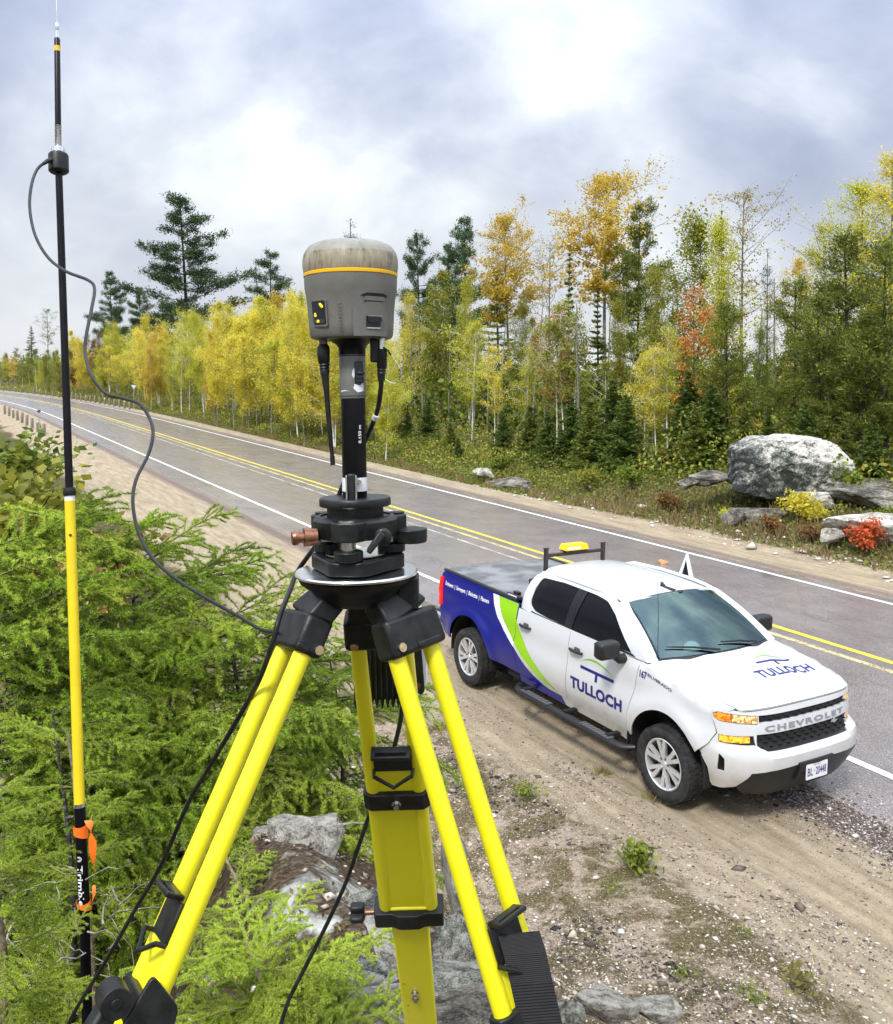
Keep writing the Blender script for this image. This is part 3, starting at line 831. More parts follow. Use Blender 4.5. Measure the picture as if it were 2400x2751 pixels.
def lettering(mb, txt, fn, u0, v0, width, height, off=0.003, dirx=(1, 0), diry=(0, 1), bold=0.0, shear=0.0, space=1.0, flip=False, thick=0.0):
    vs, fs = text_polys(txt, width, height, bold, shear, space)
    h = 0.004; pts = []; pin = []
    for x, y in vs:
        u = u0 + dirx[0] * x + diry[0] * y; v = v0 + dirx[1] * x + diry[1] * y
        p = Vector(fn(u, v)); n = (Vector(fn(u + h, v)) - Vector(fn(u - h, v))).cross(Vector(fn(u, v + h)) - Vector(fn(u, v - h))).normalized()
        if flip: n = -n
        pts.append(p + n * off); pin.append(p + n * (off - thick))
    mb.add(pts, fs)
    if thick:
        cnt = set()
        for f in fs:
            for i in range(len(f)): cnt.add((f[i], f[(i + 1) % len(f)]))
        b = len(pts)
        mb.add(pts + pin, [(a2, a1, b + a1, b + a2) for a1, a2 in cnt if (a2, a1) not in cnt])
    return mb

# ---- surfaces
CT = [(-3.0, 0), (0, 0)]
_cx = np.array([.90, .898, .890, .874, .838, .775, .685, .577, .46, .35])
_cy = np.array([0, .2, .36, .50, .64, .775, .875, .94, .975, .988])
_ca = np.concatenate([[0], np.cumsum(np.hypot(np.diff(_cx), np.diff(_cy)))])
AMAX = _ca[-1]
def contour(a):
    s = 1 if a >= 0 else -1; a = abs(a)
    if a <= AMAX: return np.interp(a, _ca, _cx), s * np.interp(a, _ca, _cy)
    return .35 - (a - AMAX), s * .988
_gz = [.30, .38, .46, .56, .62, .745, .775, .805, .86, .96, 1.03, 1.12, 1.2]
_gx = [-.05, .0, .055, .105, .112, .112, .096, .022, .010, .008, .0, -.012, -.03]
def front(a, z):
    x, y = contour(a)
    k = 1 - sstep(0.85, 1.25, abs(a)); k = float(k)
    g = float(np.interp(z, _gz, _gx))
    y2 = y + (float(np.interp(z, _sz, _sy)) - 0.988) * (1 - k) * (1 if a >= 0 else -1)
    return (x + g * (0.25 + 0.75 * k), y2, z)
_sz = [.36, .44, .52, .62, .74, .86, .96, 1.04, 1.12, 1.22, 1.30, 1.36]
_sy = [.90, .925, .95, .975, .988, .990, .978, .975, .980, .972, .958, .945]
RWX = -3.785
def side_y(x, z):
    y = float(np.interp(z, _sz, _sy))
    for xa in (0.0, RWX):
        r = math.hypot(x - xa, z - .42)
        y += .034 * math.exp(-((r - .545) / .11) ** 2) * (1 if z < 1.05 else math.exp(-((z - 1.05) / .1) ** 2))
    if x > .35:
        y += float(np.interp(x, _cx[::-1], _cy[::-1])) - .988
    if x < -4.2: y -= .10 * (x + 4.2) ** 2
    return y
def hood_edge_z(x): return float(np.interp(x, [-.9, -.25, .2, .56, .75], [1.365, 1.332, 1.268, 1.188, 1.166]))
def side(x, v, sgn=-1, roll=None):
    """side skin; for the fender it rolls over towards the bonnet edge near the top"""
    if x > -0.62 and roll != 0:
        zt = hood_edge_z(x)
        b = 0.075
        if v > zt - b:
            a = min((v - (zt - b)) / b, 1.0) * math.pi / 2
            y = side_y(x, zt - b)
            tgt = 0.868 if x < .3 else 0.868 - (x - .3) ** 2 * 0.35
            return (x, sgn * (y - (y - tgt) * (1 - math.cos(a))), zt - b + b * math.sin(a) + 0.0)
    return (x, sgn * side_y(x, v), v)
def belt(x): return float(np.interp(x, [-2.7, -1.6, -.4], [1.330, 1.305, 1.318]))
def gside(x, z, sgn=-1):
    zb = belt(x); k = (z - zb) / .50
    y = side_y(min(x, .3), zb) - 0.006 - .10 * k - .145 * k * k
    if x < -2.3: y -= .25 * (x + 2.3) ** 2
    return (x, sgn * y, z)
def hood(x, y):
    e = hood_edge_z(x); q = min(abs(y) / .868, 1.0)
    z = e + .036 * (1 - q ** 2.6)
    fr = front_x_at(y)
    d = fr - x
    kf = float(sstep(.06, .40, d))
    z += kf * (.016 * (1 - float(sstep(.30, .42, abs(y) + .06 * x))) - 0.014 * float(np.exp(-((abs(y) - .52) / .08) ** 2)))
    if d < .12: z -= .022 * (1 - max(d, 0) / .12) ** 2
    return (x, y, z)
def front_x_at(y): return float(np.interp(abs(y), _cy, _cx)) - .005
def wshield(q, p):
    b = np.array([-.14 - .16 * q * q, .815 * q, 1.345 - .02 * q * q]); t = np.array([-.915 - .09 * q * q, .655 * q, 1.835 - .075 * q * q])
    r = b * (1 - p) + t * p
    r[2] += .035 * math.sin(math.pi * p) * (1 - .5 * q * q); r[0] += .025 * math.sin(math.pi * p)
    return tuple(r)
def roof(x, y):
    q = abs(y) / .70
    z = 1.862 - .055 * q ** 2.4 - .03 * q ** 8
    z -= .045 * ((x + 1.85) / .9) ** 2 * (1 if x > -1.85 else .8)
    return (x, y, z)

Y = lambda f, s: (lambda u, v: f(u, v, s))
GAP = 0.005
arcF = lambda x0, z0, r, a0, a1, n=22: [(x0 + r * math.cos(a0 + (a1 - a0) * i / n), z0 + r * math.sin(a0 + (a1 - a0) * i / n)) for i in range(n + 1)]
zr = 0.50
def both(name, mat, builder, smooth=38, bevel=0):
    r = []
    for s in (-1, 1):
        mb = MB(); builder(mb, s); r.append(mb.build(name, mat, truck, smooth, bevel))
    return r
def PS(mb, s, outline, holes=(), off=0.0, thick=0.02, step=0.06, f=side):
    panel(mb, Y(f, s), outline, holes, off, thick, step, flip=(s > 0))

RA = 0.505
a_r = math.asin((zr - .41) / RA)
fender_out = [(-.545, zr)] + arcF(0, .41, RA, math.pi - a_r, math.radians(32), 24) + [(.550, .80), (.610, .92), (.572, 1.03), (.556, 1.06), (.562, 1.122), (.70, 1.132)]
top = [(x, hood_edge_z(x)) for x in np.linspace(.72, -.40, 14)]
fender_out = fender_out + top[0:] + [(-.405, 1.32), (-.46, 1.0), (-.545, .70)]
fend = both('front_fender', m_white, lambda mb, s: PS(mb, s, fender_out, step=.05))
fd_out = [(-1.630, zr), (-.553, zr), (-.553, .70), (-.468, 1.0), (-.413, 1.318), (-1.0, belt(-1.0)), (-1.585, belt(-1.585)), (-1.60, 1.0)]
fdoor = both('front_door', m_white, lambda mb, s: PS(mb, s, fd_out))
rd_out = [(-2.60, zr), (-1.640, zr), (-1.610, 1.0), (-1.595, belt(-1.595)), (-2.2, belt(-2.2)), (-2.645, belt(-2.645)), (-2.665, 1.0), (-2.71, .78)]
rdoor = both('rear_door', m_white, lambda mb, s: PS(mb, s, rd_out))
aR = math.asin((.44 - .42) / .525)
bed_out = [(-2.61, .50), (-2.72, .78), (-2.675, 1.0), (-2.658, 1.385), (-4.56, 1.405), (-4.64, 1.36), (-4.63, 1.0), (-4.60, .72), (-4.52, .52)] + \
          arcF(RWX, .42, .525, math.pi - aR - .13, aR + .13, 26) + [(-3.10, .50)]
bed = both('bed_side', m_blue, lambda mb, s: PS(mb, s, bed_out, step=.05))
rocker = both('rocker_panel', m_blue, lambda mb, s: PS(mb, s, [(-2.62, .40), (-1.70, .40), (-1.75, .495), (-2.615, .495)]))
both('rocker_panel', m_white, lambda mb, s: PS(mb, s, [(-1.69, .40), (-.52, .40), (-.545, .495), (-1.74, .495)]))

# ---- livery on bed side and rear door
def decal(name, mat, outline, parent, s, off=.0018, step=.05, f=side):
    mb = MB(); panel(mb, Y(f, s), outline, (), off, 0, step, flip=(s > 0)); return mb.build(name, mat, parent, 60)
for s, bd, rd in ((-1, bed[0], rdoor[0]), (1, bed[1], rdoor[1])):
    wl = [(-3.255, 1.376), (-3.20, 1.26), (-3.09, 1.10), (-2.93, .96), (-2.72, .83)]
    wr = [(-2.712, .895), (-2.87, 1.02), (-2.99, 1.15), (-3.07, 1.27), (-3.115, 1.378)]
    decal('livery_white_band', m_whitev, wl + [(-2.70, .822), (-2.69, .89)] + wr, bd, s, .0018)
    decal('livery_green_band', m_green, [(-2.712, .897), (-2.87, 1.02), (-2.99, 1.15), (-3.07, 1.27), (-3.115, 1.377), (-2.663, 1.377), (-2.68, 1.0)], bd, s, .0022)
    gr_out = [(-2.668, 1.19), (-2.58, 1.05), (-2.44, .90), (-2.30, .785), (-2.17, .70), (-2.03, .62), (-1.89, .558), (-1.80, .528), (-1.83, .523), (-1.98, .555), (-2.17, .595), (-2.34, .66), (-2.50, .74), (-2.64, .835), (-2.70, .885), (-2.675, 1.0)]
    decal('livery_green_band', m_green, gr_out, rd, s)
    decal('livery_blue_corner', m_blue, [(-2.60, .502), (-1.98, .502), (-2.12, .525), (-2.28, .575), (-2.44, .645), (-2.58, .735), (-2.70, .822), (-2.708, .78)], rd, s)
    mb = MB()
    if s < 0: lettering(mb, 'Engineers  |  Surveyors  |  Biologists  |  Planners', Y(side, s), -4.485, 1.205, 1.165, .075, .003, bold=.02)
    else: lettering(mb, 'Engineers  |  Surveyors  |  Biologists  |  Planners', Y(side, s), -3.32, 1.205, 1.165, .075, .003, dirx=(-1, 0), bold=.02, flip=True)
    mb.build('lettering', m_whitev, bd, 0)
# ---- company sign on the front doors
def arch_logo(mb_b, mb_l, fn, u0, v0, k, dx, dy, flip, off):
    def g(x, y): return fn(u0 + dx[0] * x * k + dy[0] * y * k, v0 + dx[1] * x * k + dy[1] * y * k)
    panel(mb_b, g, [(.165, .268), (.735, .268), (.735, .303), (.165, .303)], (), off, 0, .05, flip)
    panel(mb_b, g, [(.428, .19), (.468, .19), (.468, .267), (.428, .267)], (), off, 0, .05, flip)
    up = []; lo = []
    for i in range(15):
        q = i / 14; x = .18 + .545 * q; h = math.sin(math.pi * min(1, q ** .85)); w = .022 * math.sin(math.pi * q) + .002
        y = .335 + .075 * h + .02 * (1 - q) - .005; up.append((x, y + w / 2)); lo.append((x, y - w / 2))
    panel(mb_l, g, lo + up[::-1], (), off, 0, .04, flip)
for s, dr in ((-1, fdoor[0]), (1, fdoor[1])):
    mb = MB(); ml_ = MB()
    u0, dx = (-1.53, (1, 0)) if s < 0 else (-.64, (-1, 0))
    lettering(mb, 'TULLOCH', Y(side, s), u0, .687, .89, .135, .003, dirx=dx, bold=.045, space=1.05, flip=(s > 0))
    arch_logo(mb, ml_, Y(side, s), u0, .687, 1.0, dx, (0, 1), s > 0, .003)
    mb.build('company_sign', m_navy, dr, 0); ml_.build('company_arch', m_limev, dr, 0)
mb = MB(); lettering(mb, '167', Y(side, -1), -.398, 1.150, .105, .080, .003, bold=.03); mb.build('fleet_number', m_navy, fend[0], 0)
mb = MB(); lettering(mb, 'SILVERADO', Y(side, -1), -.285, 1.198, .36, .028, .004, dirx=(1, -.16), bold=.02, thick=.003); mb.build('model_badge', m_grey, fend[0], 0)

# ---- bonnet
hb_edge = .861
xs = np.linspace(-.27, .57, 12)
hout = [(x, -hb_edge + (max(x - .3, 0) ** 2 * .35)) for x in xs]
fr_pts = [(front_x_at(y) - .012, y) for y in np.linspace(-.77, .77, 22)]
hout = hout + fr_pts + [(x, -y) for x, y in hout[::-1]]
cow = [(-.14 - .16 * (y / .83) ** 2 + .03, y) for y in np.linspace(.82, -.82, 16)]
hout = hout + cow[1:-1]
mb = MB(); panel(mb, hood, hout, (), 0, .02, .05); bonnet = mb.build('hood', m_white, truck, 30)
mb = MB(); ml_ = MB()
hoodT = lambda u, v: hood(u, v)
# the sign reads across the bonnet seen from the front: words run from the truck's right to its left
lettering(mb, 'TULLOCH', lambda a, b: hood(-b, a), -.125, -.452, .80, .135, .003, bold=.03, space=1.04)
arch_logo(mb, ml_, lambda a, b: hood(-b, a), -.08, -.45, .88, (1, 0), (0, 1), False, .003)
mb.build('company_sign', m_navy, bonnet, 0); ml_.build('company_arch', m_limev, bonnet, 0)
mb = MB(); panel(mb, lambda u, v: (u, v, 1.335 - .03 * (v / .8) ** 2), [(-.36, -.80), (-.30, -.82), (-.12, -.45), (-.10, 0), (-.12, .45), (-.30, .82), (-.36, .80), (-.20, 0)], (), 0, .02, .08)
mb.build('cowl', m_blk, truck)

# ---- front end
m_amber = pm('amber_lens_lit', (0.55, 0.07, 0.005), 0.10, emit=(1.0, 0.16, 0.005), estr=0.10, col2=(1.0, .40, .04), scale=36, pos=(.44, .56))
m_lamp = pm('headlamp_lit', (0.34, 0.15, 0.03), 0.08, emit=(1.0, 0.42, 0.08), estr=0.07, col2=(0.95, .74, .38), scale=40, pos=(.44, .56))
m_drl = pm('amber_marker_lit', (0.55, 0.10, 0.005), 0.10, emit=(1.0, 0.30, 0.01), estr=0.14, col2=(1.0, .62, .06), scale=26, pos=(.42, .54))
hl = lambda s: [(s * .630, 1.022), (s * .628, 1.104), (s * .876, 1.118), (s * 1.0, 1.122), (s * 1.055, 1.106), (s * 1.045, 1.060), (s * 1.0, 1.036), (s * .876, 1.034)]
drl = lambda s: [(s * .655, .828), (s * .675, .918), (s * 1.0, .912), (s * 1.0, .838)]
upg = [(-.618, 1.040), (.618, 1.040), (.618, 1.104), (-.618, 1.104)]
log_ = [(-.575, .785), (.575, .785), (.645, .825), (.645, .928), (-.645, .928), (-.645, .825)]
fogh = lambda s: rpoly([(s * .995, .575), (s * 1.055, .570), (s * 1.038, .745), (s * .995, .70)], .012)
fo = [(-.2, .630), (-.55, .613), (-.76, .597), (-.856, .44), (-.98, .395), (-1.07, .39), (-1.105, .42), (-1.135, .56), (-1.188, .672), (-1.10, .785), (-1.01, .92), (-1.045, 1.02), (-1.068, 1.055),
      (-1.066, 1.140)] + [(a, hood(front_x_at(contour(a)[1]) - .012, contour(a)[1])[2] - .024) for a in (-.98, -.88, -.78, -.68, -.55, -.4, -.2, 0)]
fo = fo + [(-a, z) for a, z in fo[-2::-1]]
mb = MB(); panel(mb, front, fo, [hl(-1), hl(1), drl(-1), drl(1), upg, log_, fogh(-1), fogh(1)], 0, .02, .045)
mb.build('front_bumper', m_white, truck, 30)
for s in (-1, 1):
    mb = MB(); panel(mb, front, [(s * 1.08, .42), (s * 1.10, .42), (s * 1.135, .57), (s * 1.185, .672), (s * 1.25, .745), (s * 1.25, 1.08), (s * 1.08, 1.11)], (), -.008, .01, .05, flip=False); panel(mb, front, [(s * .64, 1.114), (s * .9, 1.132), (s * 1.06, 1.118), (s * 1.12, 1.09), (s * 1.12, 1.165), (s * .9, 1.15), (s * .64, 1.13)], (), -.012, .01, .05); mb.build('fascia_corner', m_white, truck, 40)
mb = MB(); panel(mb, front, [(-1.05, .50), (1.05, .50), (1.05, .95), (1.04, 1.10), (-1.04, 1.10), (-1.05, .95)], (), -.045, .01, .08); mb.build('radiator_backing', m_under, truck)
# grille texture: rows of small slots standing proud of a black mesh
def grille(name, outline, rows, a0, a1, dpa):
    mb = MB(); panel(mb, front, outline, (), -.018, .012, .05)
    g = mb.build(name, m_blk, truck)
    sl = MB()
    for r, z in enumerate(rows):
        n = int((a1 - a0) / dpa)
        for i in range(n + 1):
            a = a0 + (a1 - a0) * (i + .5 * (r % 2)) / n
            if abs(a) > abs(a1) or not pip(a, z, outline): continue
            x, y, zz = front(a, z); t2 = front(a + .01, z); d = Vector((t2[0] - x, t2[1] - y, 0)).normalized()
            R = Matrix((d, Vector((-d.y, d.x, 0)), Vector((0, 0, 1)))).transposed()
            sl.box((x, y, zz), (.036, .024, .007), R)
    gb = sl.build('grille_bars', m_blkgloss, g, 0, .002); gb['kind'] = 'stuff'
    return g
grille('upper_grille', [(-.63, 1.030), (.63, 1.030), (.63, 1.12), (-.63, 1.12)], [1.060, 1.090], -.60, .60, .105)
grille('lower_grille', [(-.585, .775), (.585, .775), (.655, .818), (.655, .937), (-.655, .937), (-.655, .818)], [.81, .845, .88, .912], -.60, .60, .105)
mb = MB(); lettering(mb, 'CHEVROLET', front, -.56, .950, 1.12, .054, .006, bold=.03, space=1.25, thick=.006)
mb.build('bar_lettering', pm('bar_letter_grey', (0.26, 0.26, 0.27), 0.4), truck, 0)
mb = MB(); 
def bow(u, v): return front(.40 + u, .905 + v)
panel(mb, bow, [(-.055, -.012), (-.02, -.012), (-.02, -.024), (.025, -.024), (.025, -.012), (.058, -.012), (.05, .012), (.02, .012), (.02, .024), (-.025, .024), (-.025, .012), (-.063, .012)], (), .004, .008, .05)
mb.build('bow_tie_emblem', m_chrome, truck, 0)
for s in (-1, 1):
    hle = MB(); panel(hle, front, [(s * .62, 1.012), (s * .62, 1.110), (s * .876, 1.124), (s * 1.0, 1.128), (s * 1.062, 1.110), (s * 1.05, 1.052), (s * 1.0, 1.026), (s * .876, 1.024)], (), -.02, .02, .04)
    base = hle.build('headlight', m_blk, truck)
    mb = MB(); panel(mb, front, [(s * .638, 1.030), (s * .636, 1.098), (s * .876, 1.112), (s * .876, 1.042)], (), .001, .012, .035); mb.build('lamp_lens', m_lamp, base, 40)
    mb = MB(); panel(mb, front, [(s * .882, 1.042), (s * .882, 1.112), (s * .995, 1.116), (s * 1.048, 1.102), (s * 1.037, 1.064), (s * .995, 1.044)], (), .001, .012, .035); mb.build('turn_signal', m_amber, base, 40)
    mb = MB(); panel(mb, front, [(s * .645, .82), (s * .668, .926), (s * 1.008, .92), (s * 1.008, .83)], (), -.02, .015, .05); base = mb.build('marker_lamp', m_blk, truck)
    mb = MB(); panel(mb, front, [(s * .71, .852), (s * .71, .908), (s * .993, .906), (s * .993, .846)], (), -.004, .012, .035); mb.build('marker_lens', m_drl, base, 40)
    mb = MB(); panel(mb, front, [(s * .985, .565), (s * 1.065, .56), (s * 1.048, .755), (s * .985, .705)], (), -.02, .01, .05); mb.build('air_intake', m_blkgloss, truck)
val = [(-.755, .592), (-.55, .608), (-.2, .625), (.2, .625), (.55, .608), (.755, .592), (.85, .436), (.75, .36), (.45, .315), (-.45, .315), (-.75, .36), (-.85, .436)]
mb = MB(); panel(mb, front, val, (), -.004, .03, .05)
panel(mb, lambda a, z: front(a, z), [(-.24, .47), (.24, .47), (.24, .645), (-.24, .645)], (), .02, .03, .06)
mb.build('lower_valance', m_blk, truck, 30)
fp = lambda u, v: (front(0, .55)[0] + .030, u, .535 + v)
mb = MB(); panel(mb, fp, rpoly([(-.152, -.076), (.152, -.076), (.152, .076), (-.152, .076)], .012), (), 0, .004, .06)
plate = mb.build('licence_plate', m_plate, truck)
mb = MB(); lettering(mb, 'BL', fp, -.132, -.042, .075, .078, .002, bold=.01); lettering(mb, '20448', fp, -.018, -.042, .150, .078, .002, bold=.01); lettering(mb, '*', fp, -.048, -.010, .02, .022, .002)
lettering(mb, 'ONTARIO', fp, -.05, .052, .10, .013, .002)
mb.build('plate_characters', m_navy, plate, 0)

# ---- cab upper
apil = [(-.30, 1.318), (-.36, 1.335)]
sf_out = [(-.315, 1.318), (-1.0, belt(-1.0)), (-1.6, belt(-1.6)), (-2.2, belt(-2.2)), (-2.655, belt(-2.655)), (-2.665, 1.50), (-2.63, 1.66), (-2.56, 1.755), (-2.44, 1.80), (-2.0, 1.815), (-1.4, 1.805), (-1.10, 1.785), (-.96, 1.745), (-.74, 1.61), (-.52, 1.46)]
sf_hole = rpoly([(-.565, 1.345), (-1.06, 1.332), (-1.6, 1.332), (-2.10, 1.345), (-2.34, 1.362), (-2.475, 1.43), (-2.47, 1.62), (-2.42, 1.745), (-2.0, 1.765), (-1.4, 1.757), (-1.18, 1.735), (-.98, 1.64)], [.02, .02, .02, .05, .06, .05, .03, .05, .02, .05, .05, .03])
cs = both('cab_side_frame', m_white, lambda mb, s: PS(mb, s, sf_out, [sf_hole], step=.055, f=gside))
big = [(-.53, 1.33), (-1.6, 1.318), (-2.12, 1.33), (-2.38, 1.345), (-2.50, 1.42), (-2.495, 1.64), (-2.43, 1.765), (-2.0, 1.785), (-1.4, 1.775), (-1.16, 1.75), (-.95, 1.645)]
for s in (-1, 1):
    mb = MB(); PS(mb, s, big, (), -.012, .006, .07, gside); sw = mb.build('side_window', m_tint, truck, 40)
    mb = MB(); PS(mb, s, [(-1.60, 1.325), (-1.735, 1.325), (-1.73, 1.785), (-1.56, 1.785)], (), -.003, .008, .07, gside); mb.build('door_pillar_trim', m_blkgloss, sw, 40)
    mb = MB(); PS(mb, s, [(-1.645, 1.325), (-1.66, 1.325), (-1.645, 1.785), (-1.63, 1.785)], (), -.001, .004, .07, gside); mb.build('window_gap', m_seam, sw, 40)
    mb = MB(); PS(mb, s, [(-.50, 1.322), (-2.40, 1.337), (-2.40, 1.350), (-1.6, 1.334), (-.55, 1.343)], (), .004, .01, .07, gside); mb.build('window_seal', m_blk, sw, 40)
mb = MB(); panel(mb, roof, [(-.985, -.655), (-1.2, -.70), (-2.3, -.705), (-2.52, -.68), (-2.60, -.55), (-2.62, 0), (-2.60, .55), (-2.52, .68), (-2.3, .705), (-1.2, .70), (-.985, .655), (-.93, .45), (-.895, 0), (-.93, -.45)], (), 0, .03, .07)
rf = mb.build('roof', m_white, truck, 60)
for s in (-1, 1):   # rail that closes roof and door frames
    mb = MB(); mb.tube([(-.965, s * .655, 1.742), (-1.12, s * .688, 1.783), (-1.4, s * .70, 1.803), (-1.9, s * .703, 1.812), (-2.4, s * .695, 1.797), (-2.53, s * .67, 1.765)], [.016, .022, .024, .024, .024, .018], 10); mb.build('roof_rail', m_white, truck, 60)
    mb = MB(); mb.tube([(-.30, s * .828, 1.318), (-.52, s * .788, 1.458), (-.74, s * .738, 1.61), (-.965, s * .664, 1.748)], [.012, .014, .014, .016], 10); mb.build('windscreen_pillar', m_white, truck, 60)
for s in (-1, 1):   # skin between windscreen edge and door frame
    A_ = [Vector(wshield(s * 1.0, p)) for p in np.linspace(-.04, 1.05, 9)]
    bx = np.linspace(0, 1, 9); ex = np.interp(bx, [0, .33, .66, 1], [-.315, -.52, -.74, -1.0]); ez = np.interp(bx, [0, .33, .66, 1], [1.318, 1.462, 1.612, 1.760])
    B_ = [Vector(gside(x, z, s)) for x, z in zip(ex, ez)]
    mb = MB(); vs = []; 
    for a_, b_ in zip(A_, B_):
        m_ = (a_ + b_) / 2 + Vector((.006, s * .012, .010)); vs += [a_, m_, b_ + Vector((0, s * .002, .001))]
    fs = []
    for i in range(8):
        for j in range(2):
            q = (3 * i + j, 3 * i + j + 1, 3 * i + j + 4, 3 * i + j + 3); fs.append(q if s > 0 else q[::-1])
    mb.add(vs, fs)
    cow_ = [Vector((-.27, s * .845, 1.322)), Vector((-.40, s * .93, 1.312)), B_[0], A_[0], Vector((-.27, s * .80, 1.335))]
    mb.add(cow_, [(0, 1, 2, 3, 4)])
    mb.build('pillar_skin', m_white, truck, 60)
m_glass, t_, b_, l_ = newmat('windscreen_glass')
b_.inputs['Base Color'].default_value = (0.02, 0.03, 0.03, 1); b_.inputs['Roughness'].default_value = 0.02
trn = _n(t_, 'ShaderNodeBsdfTransparent'); trn.inputs[0].default_value = (0.42, 0.58, 0.56, 1)
gl = _n(t_, 'ShaderNodeBsdfGlossy'); gl.inputs['Roughness'].default_value = 0.015; gl.inputs[0].default_value = (0.50, 0.72, 0.71, 1)
lw = _n(t_, 'ShaderNodeLayerWeight', i_Blend=0.42); mr_ = _n(t_, 'ShaderNodeMapRange'); l_(lw.outputs['Fresnel'], mr_.inputs[0]); mr_.inputs[3].default_value = .15; mr_.inputs[4].default_value = .8
mxs = _n(t_, 'ShaderNodeMixShader'); l_(mr_.outputs[0], mxs.inputs[0]); l_(trn.outputs[0], mxs.inputs[1]); l_(gl.outputs[0], mxs.inputs[2]); l_(mxs.outputs[0], t_.nodes['Material Output'].inputs['Surface'])
fr_ = [(-.985, .0), (.985, .0), (.985, 1), (-.985, 1)]
mb = MB(); panel(mb, wshield, [(-.97, .03), (.97, .03), (.97, .985), (-.97, .985)], (), 0, 0, .09); ws = mb.build('windscreen', m_glass, truck, 60)
mb = MB(); panel(mb, wshield, [(-1.0, -.03), (1.0, -.03), (1.0, 1.01), (-1.0, 1.01)], [rpoly([(-.93, .09), (.93, .09), (.93, .955), (-.93, .955)], .05)], -.006, .006, .09); mb.build('windscreen_border', m_blkgloss, ws, 60)
for y0, y1, xx in ((-.10, -.68, 0), (.50, -.02, 0)):   # wipers
    mb = MB(); A = wshield(y0 / .8, .035); B = wshield(y1 / .8, .17 if y0 < 0 else .13)
    A = Vector(A) + Vector((.03, 0, .025)); B = Vector(B) + Vector((.02, 0, .02)); M2 = (A + B) / 2 + Vector((.006, 0, .012))
    mb.tube([A, M2, B], [.012, .011, .006], 6); mb.build('wiper', m_blk, truck)
# interior
mb = MB(); mb.box((-.55, 0, 1.20), (.62, 1.5, .14)); mb.box((-1.9, 0, .95), (1.5, 1.5, .6)); mb.build('dashboard', pm('cabin_dark', (0.03, 0.033, 0.036), 0.8), truck, 0, .03)
for y in (-.42, .42):
    mb = MB(); mb.box((-1.55, y, 1.30), (.20, .52, .62), Matrix.Rotation(.2, 3, 'Y')); mb.box((-1.58, y, 1.66), (.10, .28, .17)); mb.build('seat', pm('seat_grey', (0.05, 0.055, 0.06), 0.85), truck, 40, .05)
mb = MB(); ring = [(-.98 + .09 * math.cos(a), .42 + .19 * math.sin(a), 1.28 + .17 * math.cos(a)) for a in np.linspace(0, 2 * math.pi, 25)]
mb.tube(ring, .016, 8, cap=False); mb.tube([(-.90, .42, 1.22), (-.98, .42, 1.28)], .04, 8); mb.build('steering_wheel', m_blk, truck)
mb = MB(); mb.box(Vector(wshield(.06, .86)) + Vector((-.06, 0, -.03)), (.04, .26, .075)); mb.box(Vector(wshield(.06, .95)) + Vector((-.03, 0, -.03)), (.06, .06, .10)); mb.build('inside_mirror', m_blk, truck, 40, .01)
# cap lying on the dashboard
capr = empty('baseball_cap', (TX, TY, 0), Matrix.Rotation(TH, 3, 'Z'), 'pale cap lying on the truck dashboard behind the windscreen', 'cap')
m_cap = pm('cap_cloth', (0.75, 0.78, 0.78), 0.9)
mb = MB(); mb.lathe([(.092, 0), (.094, .03), (.082, .07), (.05, .098), (.0001, .108)], 20, c=(-.50, -.14, 1.275)); mb.build('crown', m_cap, capr)
mb = MB(); mb.prism([(-.08, -.02), (-.06, .07), (-.02, .125), (.02, .125), (.06, .07), (.08, -.02)], 0, .006, lambda a, b, c: (-.44 + b, -.14 + a, 1.273 + c + .015 * math.cos(a * 18))); mb.build('brim', m_cap, capr)

# ---- cab back, inner hull
mb = MB(); mb.box((-2.60, 0, 1.46), (.05, 1.30, .62)); mb.build('cab_back', m_white, truck, 0, .02)
mb = MB()
mb.box((-1.65, 0, .78), (2.2, 1.84, .50)); mb.box((.30, 0, .80), (.80, 1.30, .50)); mb.box((-.30, 0, .95), (.5, 1.5, .5)); mb.box((-3.7, 0, .92), (1.75, 1.36, .60)); mb.box((-2.8, 0, .85), (.25, 1.80, .9))
mb.box((-1.9, 0, .36), (4.7, 1.1, .24)); mb.box((.15, 0, .33), (.9, 1.2, .16)); mb.box((-3.9, 0, .40), (.5, 1.5, .2)); mb.box((-2.6, 0, .40), (.7, 1.6, .2)); mb.box((-4.50, 0, .82), (.16, 1.78, .60))
mb.box((-.10, 0, 1.05), (1.0, 1.5, .16))
mb.build('underbody', m_under, truck, 0)
for xa in (0, RWX):
    for s in (-1, 1):
        mb = MB(); prof = [(xa + .53 * math.cos(a), .42 + .53 * math.sin(a)) for a in np.linspace(-.15, math.pi + .15, 18)]
        inn = [(xa + .51 * math.cos(a), .42 + .51 * math.sin(a)) for a in np.linspace(math.pi + .15, -.15, 18)]
        mb.prism(prof + inn, .60 * s, .955 * s, lambda a, b, c: (a, c, b)); mb.build('wheel_liner', m_under, truck)
        mb = MB(); mb.box((xa, s * .63, .6), (1.0, .02, .8)); mb.build('liner_wall', m_under, truck, 0)
